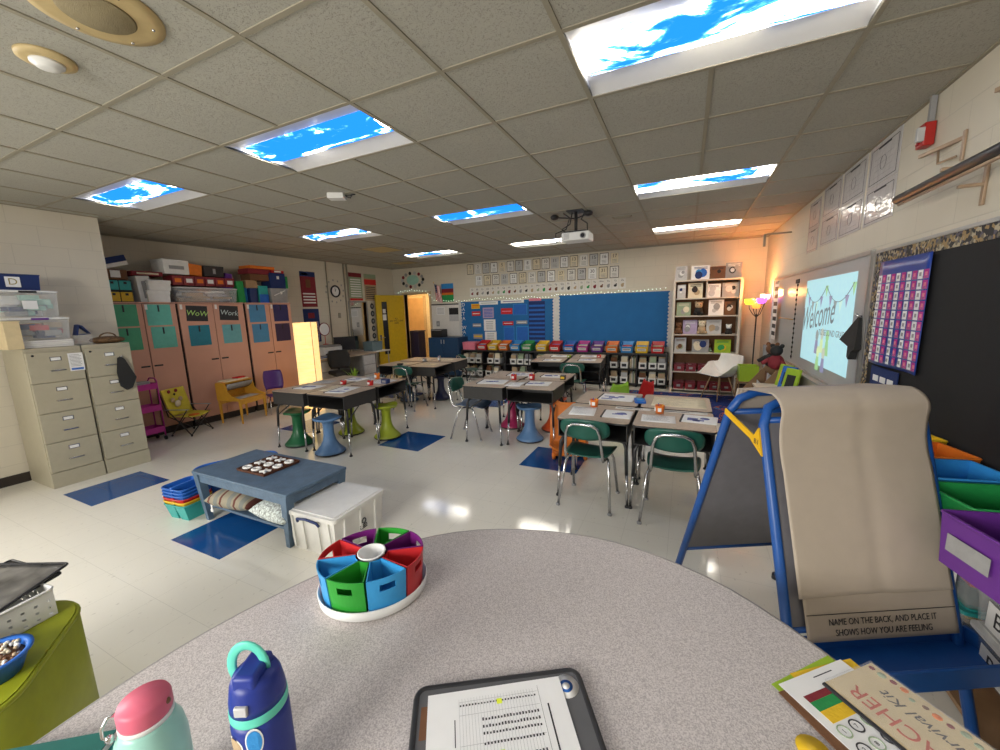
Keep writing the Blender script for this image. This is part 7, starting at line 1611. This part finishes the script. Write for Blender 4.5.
sx_ = nt.nodes.new('ShaderNodeSeparateColor'); nt.links.new(vv.outputs['Color'], sx_.inputs[0]); nt.links.new(sx_.outputs[0], rp.inputs['Fac']); nt.links.new(rp.outputs['Color'], b.inputs['Base Color'])
m = MB()
for lo, hi in (((-hw, -0.024, hh - 0.075), (hw, -0.02, hh)), ((-hw, -0.024, -hh), (-hw + 0.075, -0.02, hh - 0.075)), ((hw - 0.075, -0.024, -hh), (hw, -0.02, hh - 0.075))): m.box(lo, hi, 'sunflower_border')
m.build('patterned_border', t)
m = MB()
for lo, hi in (((-hw - 0.02, -0.03, hh), (hw + 0.02, 0, hh + 0.02)), ((-hw - 0.02, -0.03, -hh), (-hw, 0, hh)), ((-hw - 0.02, -0.03, -hh - 0.02), (hw + 0.02, 0, -hh))): m.box(lo, hi, 'alu')
m.build('frame', t)
t = wall_item('R', 'number_pocket_chart', 'blue hanging pocket chart with ten rows of numbered and red cards', 'pocket chart', 3.44, 1.545, None, 0.030)
m = MB(); m.sheet(lambda u, v: ((u - 0.5) * 0.66, -0.008 - 0.012 * math.sin(u * PI * 2) * v, lerp(0.355, -0.355, v)), 12, 10, mat('chart_blue', (0.015, 0.05, 0.30), 0.35), 0.003); m.build('backing', t)
for r in range(10):
    for c in range(10):
        x = -0.30 + c * 0.0665; z = 0.235 - r * 0.0605; yy = -0.008 - 0.012 * math.sin(((x / 0.66) + 0.5) * PI * 2) * ((0.355 - z) / 0.71) - 0.0035
        m = MB(); m.box((x - 0.0 - 0.026, yy - 0.001, z - 0.026), (x + 0.026, yy, z + 0.026), 'white_paper' if c % 2 == 0 else 'c_magenta')
        m.box((x - 0.012, yy - 0.0018, z - 0.010), (x + 0.012, yy - 0.001, z + 0.012), 'c_grey' if c % 2 == 0 else 'c_pink'); m.build('number_card', t)
m = MB()
for r in range(10): z = 0.235 - r * 0.0605; m.sheet(lambda u, v: ((u - 0.5) * 0.65, -0.0145 - 0.012 * math.sin(u * PI * 2) * (0.355 - z) / 0.71, z - 0.03 + 0.022 * v), 12, 1, 'clear_film')
m.build('clear_pockets', t)
t = wall_item('R', 'lower_pocket_chart', 'navy pocket chart with three white cards under the numbered one', 'pocket chart', 3.52, 1.0, None, 0.030)
m = MB(); m.box((-0.2, -0.006, -0.28), (0.2, 0, 0.17), 'c_navy'); m.build('backing', t)
for k in range(3): m = MB(); m.box((-0.15 + k * 0.11, -0.009, 0.07), (-0.07 + k * 0.11, -0.006, 0.11), 'white_paper'); m.build('card', t)
# coordinate-grid posters high up
gl = mat('laminated', (0.62, 0.60, 0.60), 0.12, var=0.03, bump=0.5, bscale=14, spec=0.7)
PO = [(4.06, 2.66, 0.52, 0.31, 'nearest one of the upper row'), (4.06, 2.36, 0.52, 0.28, 'nearest one of the lower row'), (4.64, 2.66, 0.54, 0.31, 'second nearest of the upper row'), (4.64, 2.36, 0.54, 0.28, 'second nearest of the lower row'),
      (5.22, 2.66, 0.54, 0.31, 'third nearest of the upper row'), (5.22, 2.36, 0.54, 0.28, 'third nearest of the lower row'), (5.80, 2.62, 0.44, 0.30, 'farthest of the upper row'), (5.80, 2.34, 0.44, 0.27, 'farthest of the lower row')]
for (y, z, w, h, lb) in PO:
    t = poster('R', 'laminated worksheet poster, ' + lb + ' on the right wall', y, z, w, h, 'laminated', [(0.3, 0.84, 0.7, 0.89, 'ink')], 'laminated posters high on the right wall', 'laminated_poster', 'poster')
    m = MB()
    for (a, b_, c, d) in ((-0.43, -0.36, 0.43, 0.36),):
        a, b_, c, d = a * w, b_ * h * 1.2, c * w, d * h * 1.05
        for lo, hi in (((a, 0, b_), (c, 0, b_ + 0.004)), ((a, 0, d), (c, 0, d + 0.004)), ((a, 0, b_), (a + 0.004, 0, d)), ((c, 0, b_), (c + 0.004, 0, d))): m.box((lo[0], -0.005, lo[2]), (hi[0], -0.0042, hi[2]), 'ink')
    for k in range(4): m.box((-w * 0.3, -0.005, -h * 0.3 + k * h * 0.14), (w * 0.3, -0.0042, -h * 0.3 + k * h * 0.14 + 0.002), 'c_grey')
    m.tube([(0.05 * math.cos(a), -0.0048, 0.05 * math.sin(a) - 0.01) for a in [k * PI / 8 for k in range(16)]], 0.001, 'ink', 4, True)
    m.build('line_print', t)
# fire alarm pull strobe
t = wall_item('R', 'fire_alarm', 'red fire alarm horn hanging on a grey conduit from the ceiling edge', 'fire alarm', 3.40, 2.60)
m = MB(); m.box((-0.045, -0.055, -0.065), (0.045, -0.003, 0.065), mat('alarm_red', (0.42, 0.02, 0.015), 0.4), 0.006)
for k in range(4): m.box((-0.03, -0.062, -0.045 + k * 0.024), (0.012, -0.055, -0.035 + k * 0.024), 'alarm_red')
m.build('horn_body', t)
m = MB(); m.box((0.018, -0.085, -0.04), (0.046, -0.05, 0.04), 'p_silver', 0.004); m.build('strobe_lens', t); m = MB(); m.box((-0.012, -0.03, 0.06), (0.016, -0.004, 0.215), 'c_grey', 0.002); m.build('conduit', t)
# flag-pole / map rail brackets with the black screen tube
mat('bracket_tan', (0.42, 0.30, 0.2), 0.4, 0.3)
t = wall_item('R', 'map_rail', 'long black pull-down screen tube held by tan brackets high on the right wall', 'screen rail', 2.75, 2.228)
m = MB(); m.tube([(-0.53, -0.16, 0.0), (1.35, -0.16, -0.0)], 0.026, 'black_plastic', 14); m.build('screen_tube', t)
m = MB(); m.tube([(-0.51, -0.16, -0.032), (1.35, -0.16, -0.032)], 0.009, 'bracket_tan', 8); m.build('pull_bar', t)
t.location.y = 2.75
for x in (-0.07, 1.0):
    m = MB(); m.box((x - 0.012, -0.012, -0.15), (x + 0.012, 0.0, 0.10), 'bracket_tan', 0.002); m.box((x - 0.01, -0.17, 0.028), (x + 0.01, -0.004, 0.046), 'bracket_tan', 0.002); m.box((x - 0.01, -0.10, -0.06), (x + 0.01, -0.004, -0.045), 'bracket_tan', 0.002); m.build('bracket', t)
for k, (y, z) in enumerate(((3.05, 2.44), (2.42, 2.52))):
    t = wall_item('R', 'hook_bracket', ('empty folding tan bracket between the alarm and the black tube', 'empty folding tan bracket above the black tube at the right edge')[k], 'bracket', y, z, 'tan wall brackets')
    m = MB(); m.box((-0.012, -0.01, -0.09), (0.012, 0, 0.06), 'bracket_tan', 0.002); m.build('wall_plate', t)
    m = MB(); m.box((-0.30 + 0.0, -0.035, 0.02), (0.01, -0.015, 0.04), 'bracket_tan', 0.002, rot=('Z', 0.25)); m.build('arm', t)
    m = MB(); m.tube([(-0.18, -0.03, 0.03), (-0.17, -0.03, -0.05), (-0.02, -0.02, -0.06)], 0.006, 'bracket_tan', 8); m.build('brace', t)
t = wall_item('R', 'wall_bracket', 'small grey angle bracket near the far right corner under the ceiling', 'bracket', 6.9, 2.55)
m = MB(); m.box((-0.012, -0.32, 0.04), (0.012, -0.0, 0.06), 'grid_metal', 0.002); m.box((-0.014, -0.33, -0.12), (0.014, -0.30, 0.055), 'grid_metal', 0.003); m.build('angle_arm', t)
# hanging strips on the far part of the whiteboard
t = wall_item('R', 'hanging_strip', 'black and white hanging number strip on the far end of the whiteboard', 'hanging strip', 7.18, 1.51, None, 0.07)
m = MB(); m.box((-0.13, -0.004, -0.42), (0.13, 0, 0.42), 'white_paper')
for k in range(7): m.box((-0.125, -0.0055, 0.30 - k * 0.11), (0.125, -0.004, 0.36 - k * 0.11), 'ink')
m.build('strip', t); m = MB(); m.box((-0.1, -0.008, 0.40), (0.1, 0.004, 0.44), 'c_grey'); m.build('hanger_bar', t)
t = wall_item('R', 'hanging_chain', 'dark hanging chain of small charms left of the projected slide', 'hanging chain', 5.93, 1.42, None, 0.07)
m = MB(); m.tube([(0, -0.005, 0.47), (0, -0.005, -0.48)], 0.003, 'ink', 5); m.build('cord', t)
for k in range(16): m = MB(); m.ball((0.006 * (-1) ** k, -0.006, 0.42 - k * 0.058), 0.017, 'c_black', 6, 5, sy=0.5, sz=1.1); m.build('charm', t)
m = MB(); m.box((-0.08, -0.014, 0.44), (0.08, -0.004, 0.49), 'ink', 0.004); m.build('top_bow', t)
t = wall_item('R', 'rail_bar', 'thin horizontal wooden stick hanging between the strip and the chain', 'stick', 6.5, 1.42, None, 0.06); m = MB(); m.tube([(-0.4, 0, 0), (0.4, 0, 0)], 0.008, 'pale_wood', 8); m.build('stick', t)

# low cabinet, rack and clutter under the whiteboard
t = thing('white_low_cabinet', 'low pale cabinet running under the whiteboard behind the easel', 'cabinet', (1.03, 4.9, 0), -PI / 2)
mat('cab_pale', (0.42, 0.36, 0.29), 0.5)
m = MB(); m.box((-0.95, -0.2, 0.05), (0.95, 0.22, 0.60), 'cab_pale', 0.004); m.box((-0.93, -0.17, 0), (0.93, 0.22, 0.05), 'ink'); m.box((-0.97, -0.22, 0.60), (0.97, 0.225, 0.625), 'bookcase_cream', 0.003); m.build('case', t)
for k in range(4): m = MB(); m.box((-0.93 + k * 0.467, -0.214, 0.08), (-0.93 + k * 0.467 + 0.455, -0.201, 0.58), 'cab_pale', 0.003); d = m.build('door', t); m = MB(); m.box((-0.93 + k * 0.467 + 0.2, -0.226, 0.52), (-0.93 + k * 0.467 + 0.26, -0.214, 0.53), 'alu'); m.build('handle', d)
t = thing('book_rack', 'brown sided sloping book rack at the foot of the whiteboard, filled with books', 'rack', (0.93, 6.2, 0), -PI / 2)
mat('kraft', (0.25, 0.15, 0.075), 0.7)
for s in (-1, 1):
    m = MB(); m.prism([(-0.24, 0), (0.24, 0), (0.24, 0.78), (0.12, 0.78), (-0.24, 0.30)], s * 0.32 - 0.01, s * 0.32 + 0.01, 'kraft', f=lambda a, b_, c: (c, a, b_)); m.build('side_panel', t)
for k in range(4): m = MB(); m.box((-0.31, -0.20 + k * 0.09, 0.12 + k * 0.13), (0.31, -0.10 + k * 0.09, 0.132 + k * 0.13), 'kraft'); m.build('shelf', t)
m = MB(); m.box((-0.31, 0.225, 0), (0.31, 0.24, 0.78), 'kraft'); m.build('back_panel', t)
for k in range(4):
    for j in range(4):
        m = MB(); m.box((-0.06, -0.006, 0), (0.06, 0.006, 0.17), ('c_tan', 'c_silver', 'c_red', 'c_cream', 'c_grey', 'c_brown', 'c_orange')[(k * 4 + j * 3) % 7])
        o = m.build('rack_book', None, (0.93 - 0.16 + k * 0.09, 6.2 + 0.23 - j * 0.15, 0.133 + k * 0.13), -PI / 2); tag(o, 'book %s in the %s tier of the brown rack' % (('at the far end', 'second from the far end', 'third from the far end', 'at the near end')[j], ('lowest', 'second', 'third', 'top')[k]), 'book', 'books in the brown rack')
tub('lime_tub', 'lime green tub at the foot of the coloured floor lamp', 0.93, 7.28, 0.42, 0.30, 0.26, 0.24, 'p_lime', None, -PI / 2, None, contents=(('c_red', 'c_brown'), 8))
t = thing('small_stand', 'small dark stand under the lime green tub', 'stand', (0.93, 7.28, 0), 0); m = MB(); m.box((-0.15, -0.18, 0.40), (0.15, 0.18, 0.418), 'kraft'); m.build('top', t)
for sx in (-1, 1):
    for sy in (-1, 1): m = MB(); m.taper((sx * 0.13, sy * 0.15), (0.02, 0.02), (0.02, 0.02), 0, 0.4, 'kraft'); m.build('leg', t)
m = MB(); m.hexa([(-0.03, -0.03, 0), (0.03, -0.03, 0), (0.03, 0.03, 0), (-0.03, 0.03, 0), (-0.07, -0.02, 0.5), (-0.02, -0.02, 0.5), (-0.02, 0.03, 0.5), (-0.07, 0.03, 0.5)], 'c_grey')
m.hexa([(0.04, -0.03, 0), (0.09, -0.03, 0), (0.09, 0.03, 0), (0.04, 0.03, 0), (0.01, -0.02, 0.48), (0.05, -0.02, 0.48), (0.05, 0.03, 0.48), (0.01, 0.03, 0.48)], 'c_black'); tag(m.build('folded_easel', None, (1.17, 7.2, 0.62), 0), 'dark folded frame leaning by the lamp in the far right corner', 'frame')
t = bpy.data.objects['folded_easel']; t.location.z = 0.6
m = MB(); m.box((-0.16, -0.28, 0), (0.16, 0.28, 0.6), 'cab_pale', 0.003); tag(m.build('pedestal', None, (1.09, 7.16, 0)), 'pale pedestal behind the brown rack', 'pedestal') if False else m.bm.free()
t.location.z = 0.0; t.scale = (1, 1, 2.0)
def doll(x, y, z, label, cols):
    t = thing('plush_toy', label, 'plush toy', (x, y, z), -0.6, 'plush toys under the whiteboard')
    m = MB(); m.ball((0, 0, 0.10), 0.09, cols[0], 14, 10, sz=1.1); m.build('body', t); m = MB(); m.ball((0, -0.01, 0.25), 0.07, cols[1], 14, 10); m.build('head', t)
    for q in (-1, 1): m = MB(); m.ball((q * 0.055, 0, 0.31), 0.028, cols[1], 8, 6); m.build('ear', t); m = MB(); m.tube([(q * 0.06, -0.02, 0.14), (q * 0.13, -0.08, 0.08)], [0.03, 0.025], cols[0], 8); m.build('arm', t)
doll(1.06, 6.25, 0.781, 'black and orange plush toys heaped on the brown rack', ('c_black', 'c_brown')); doll(1.07, 6.02, 0.781, 'dark plush toy at the near end of the heap on the brown rack', ('c_maroon', 'c_black'))
for k, (y, c, lb) in enumerate(((5.72, 'c_lime', 'lime green book standing on the pale cabinet, far one of three'), (5.56, 'c_blue', 'blue book standing on the pale cabinet, middle one of three'), (5.38, 'c_lime', 'lime and black book standing on the pale cabinet, near one of three'))):
    fb_ = thing('picture_book', lb, 'book', (1.10, y, 0.626), -PI / 2 + 0.5, 'books standing under the whiteboard'); m = MB(); m.hexa([(-0.1, -0.02, 0), (0.1, -0.02, 0), (0.1, 0, 0), (-0.1, 0, 0), (-0.1, 0.04, 0.26), (0.1, 0.04, 0.26), (0.1, 0.06, 0.26), (-0.1, 0.06, 0.26)], c); m.build('cover', fb_)
    m = MB(); m.hexa([(-0.06, -0.012, 0.05), (0.06, -0.012, 0.05), (0.06, -0.008, 0.05), (-0.06, -0.008, 0.05), (-0.06, 0.02, 0.19), (0.06, 0.02, 0.19), (0.06, 0.024, 0.19), (-0.06, 0.024, 0.19)], ('c_yellow', 'c_navy', 'c_black')[k]); m.build('cover_art', fb_)
tub('mint_tray', 'pale mint tray on the near part of the pale cabinet under the slide', 1.0, 4.62, 0.626, 0.36, 0.3, 0.07, 'p_mint', None, -PI / 2, None)
t = thing('wire_basket', 'round wire basket on the near end of the pale cabinet', 'wire basket', (0.98, 4.22, 0.626), 0)
m = MB()
for k in range(10):
    a = k * PI / 5; m.tube([(0.11 * math.cos(a) * math.sin(q), 0.11 * math.sin(a) * math.sin(q), 0.12 - 0.12 * math.cos(q)) for q in [lerp(0.3, 1.7, i / 5) for i in range(6)]], 0.003, 'chrome', 5)
for r, z in ((0.11, 0.135), (0.105, 0.08), (0.035, 0.006)): m.tube([(r * math.cos(k * PI / 12), r * math.sin(k * PI / 12), z) for k in range(24)], 0.004, 'chrome', 6, True)
m.build('wire_bowl', t); m = MB(); m.tube([(0.11 * math.cos(a), 0, 0.135 + 0.14 * math.sin(a)) for a in [PI * k / 12 for k in range(13)]], 0.004, 'chrome', 6); m.build('handle', t)
for k in range(3): m = MB(); m.tube([(0, 0, 0), (0.02 * (k - 1), 0.02, 0.28)], 0.012, ('p_black', 'p_tan', 'p_black')[k], 8); tag(m.build('marker', None, (1.12 + 0.0, 4.05 + 0.05 * k, 0.626)), ('black marker standing nearest the cloth', 'tan stick standing between two black markers', 'black marker farther from the cloth')[k] + ' on the pale cabinet', 'marker', 'markers on the pale cabinet')

# shelf and tubs at the right edge
t = thing('low_bookshelf', 'low shelf unit carrying coloured tubs along the black board', 'shelf unit', (1.145, 2.25, 0), -PI / 2)
mat('shelf_wood', (0.28, 0.17, 0.09), 0.5, scale=9, var=0.15)
for z in (0.02, 0.29, 0.70): m = MB(); m.box((-0.82, -0.095, z), (0.82, 0.09, z + 0.02), 'shelf_wood'); m.build('shelf', t)
for x in (-0.83, 0.83): m = MB(); m.box((x - 0.01, -0.095, 0), (x + 0.01, 0.09, 0.72), 'shelf_wood'); m.build('side_panel', t)
m = MB(); m.box((-0.82, 0.09, 0), (0.82, 0.10, 0.72), 'shelf_wood'); m.build('back_panel', t)
for k, (x, y, c, lb) in enumerate(((1.015, 1.72, 'purple', 'purple open tub nearest the camera on the low shelf'), (1.065, 1.99, 'green', 'green open tub behind the purple one on the low shelf'), (1.065, 2.27, 'skyblue', 'light blue open tub behind the green one on the low shelf'), (1.07, 2.54, 'orange', 'orange open tub behind the light blue one on the low shelf'), (1.07, 2.80, 'yellow', 'yellow open tub farthest along the low shelf'))):
    tub('open_tub', lb, x, y, 0.721, 0.23, 0.31, 0.19, 'p_' + c, None, -PI / 2 + 0.22, 'coloured tubs at the right edge', card=('c_grey', 0.15, 0.06) if k < 2 else None, cat='tub')
for k, (y, z, lid, lb) in enumerate(((2.08, 0.311 + 0.165, 'p_maroon', 'clear lidded bin with a red lid lettered Bin, under the green tub'), (2.08, 0.311, 'p_teal', 'clear lidded bin lettered Bin under the red-lidded one'), (1.73, 0.311 + 0.165, 'f_deep', 'clear lidded bin with a teal lid lettered Bin, under the purple tub'), (1.73, 0.311, 'p_white', 'clear lidded bin below the teal-lidded one'))):
    tub('lidded_bin', lb, 1.118, y, z, 0.30, 0.225, 0.14, 'clear_plastic', lid, -PI / 2, 'clear lidded bins at the right edge', contents=(mixc, 14), card=('white_paper', 0.17, 0.095), txt=('Bin', 0.08, 'ink'), cat='bin')
t = thing('floor_papers', 'green sheet lying on the floor behind the easel tray', 'paper', (0.9, 1.30, 0.002), 0.4); m = MB(); m.box((-0.15, -0.2, 0), (0.15, 0.2, 0.002), 'c_lime'); m.build('sheet', t)

# ---------------------------------------------------------------- ceiling fittings
mat('aged_cream', (0.52, 0.40, 0.2), 0.5)
t = thing('ceiling_speaker', 'round yellowed ceiling speaker grille at the upper left', 'speaker', (-2.10, 0.90, ZC), 0)
m = MB(); m.lathe([(0.205, 0.0), (0.205, -0.006), (0.17, -0.014), (0, -0.016)], 'aged_cream', 48); m.build('rim', t)
m = MB(); m.lathe([(0.115, -0.0165), (0.11, -0.021), (0, -0.022)], mat('grille_cream', (0.33, 0.27, 0.15), 0.6, bump=0.8, bscale=400), 40); m.build('grille', t)
for k in range(6): m = MB(); m.ball((0.165 * math.cos(k * PI / 3), 0.165 * math.sin(k * PI / 3), -0.016), 0.006, 'chrome', 8, 5); m.build('screw', t)
t = thing('smoke_detector', 'small white smoke detector on a yellowed base at the upper left', 'smoke detector', (-2.67, 0.93, ZC), 0)
m = MB(); m.lathe([(0.10, 0.0), (0.098, -0.012), (0.075, -0.02), (0, -0.02)], 'aged_cream', 36); m.build('base', t); m = MB(); m.lathe([(0.058, -0.02), (0.056, -0.030), (0.042, -0.034), (0.040, -0.042), (0.02, -0.046), (0, -0.046)], 'p_white', 32); m.build('head', t)
t = thing('ceiling_sensor', 'small white box with a dark cable on the ceiling between the lights', 'access point', (-3.18, 3.04, ZC), 0.5)
m = MB(); m.box((-0.08, -0.055, -0.055), (0.08, 0.055, -0.001), 'p_white', 0.008); m.build('box_body', t); m = MB(); m.tube([(0.08, 0.02, -0.02), (0.12, 0.03, -0.035), (0.15, 0.0, -0.01), (0.17, 0.03, 0.0)], 0.006, 'ink', 6); m.tube([(0.08, 0, -0.02), (0.13, -0.01, -0.02), (0.16, 0.03, -0.002)], 0.005, 'ink', 6); m.build('cable', t)
t = thing('projector', 'white ceiling projector hanging on a black mount with tangled cables', 'projector', (-1.27, 5.02, 0), 0)
m = MB(); m.box((-0.17, -0.13, 2.455), (0.17, 0.13, 2.555), 'p_white', 0.014, 3); m.build('body', t)
m = MB(); m.tube([(0.10, -0.132, 2.50), (0.10, -0.155, 2.50)], 0.034, 'p_grey', 18); m.tube([(0.10, -0.15, 2.50), (0.10, -0.158, 2.50)], 0.024, 'dark_glass', 16); m.build('projector_lens', t)
m = MB()
for k in range(5): m.box((-0.14, -0.134, 2.475 + 0.014 * k), (-0.07, -0.129, 2.481 + 0.014 * k), 'p_grey')
m.build('vent_slots', t)
m = MB(); m.tube([(-0.02, 0, 2.56), (-0.02, 0, ZC)], 0.02, 'black_plastic', 12); m.box((-0.14, -0.09, 2.556), (0.12, 0.09, 2.575), 'black_plastic'); m.box((-0.12, -0.1, ZC - 0.012), (0.08, 0.1, ZC - 0.001), 'black_plastic'); m.build('mount', t)
for k, P in enumerate((((-0.17, 0, 2.5), (-0.27, -0.02, 2.47), (-0.28, 0.0, 2.58), (-0.15, 0.02, 2.62), (-0.10, 0, 2.75), (-0.18, 0, ZC - 0.01)), ((0.1, 0.1, 2.57), (0.12, 0.0, 2.66), (0.04, 0.02, 2.72), (0.1, 0.0, ZC - 0.01)), ((-0.15, 0.05, 2.57), (-0.2, 0.0, 2.62), (-0.08, -0.06, 2.66), (-0.06, -0.03, ZC - 0.02)))):
    m = MB(); m.tube(catm3(P) if False else P, 0.008, 'ink', 6); m.build('cable', t)
for x, y in ((-0.30, 0.02), (0.13, 0.02)): m = MB(); m.ball((x, y, ZC - 0.04), 0.055, 'black_plastic', 12, 8, sz=0.6); m.tube([(x, y, ZC - 0.04), (-0.02, 0, ZC - 0.09)], 0.009, 'black_plastic', 6); m.build('cable_coil', t)
def grille(x, y, w, d, label, dark=True):
    t = thing('ceiling_vent', label, 'ceiling vent', (x, y, ZC), 0, 'ceiling air vents')
    m = MB(); m.box((-w / 2, -d / 2, -0.01), (w / 2, -d / 2 + 0.02, -0.0), 'grid_metal'); m.box((-w / 2, d / 2 - 0.02, -0.01), (w / 2, d / 2, 0.0), 'grid_metal'); m.box((-w / 2, -d / 2, -0.01), (-w / 2 + 0.02, d / 2, 0.0), 'grid_metal'); m.box((w / 2 - 0.02, -d / 2, -0.01), (w / 2, d / 2, 0.0), 'grid_metal'); m.build('frame', t)
    m = MB(); m.box((-w / 2 + 0.02, -d / 2 + 0.02, -0.004), (w / 2 - 0.02, d / 2 - 0.02, -0.001), 'ink'); m.build('duct_opening', t)
    n = max(2, int(d / 0.035))
    for k in range(n): y_ = lerp(-d / 2 + 0.03, d / 2 - 0.03, k / (n - 1)); m = MB(); m.box((-w / 2 + 0.02, y_ - 0.008, -0.011), (w / 2 - 0.02, y_ - 0.004, -0.004), 'aged_cream' if dark else 'grid_metal'); m.build('louvre', t)
grille(-0.83, 5.65, 0.24, 0.11, 'small slotted ceiling vent right of the projector', False)
grille(-5.20, 5.95, 0.58, 0.58, 'square ceiling return vent left of the far middle light')
grille(-6.15, 7.78, 0.58, 0.40, 'dark ceiling vent beyond the farthest left light')
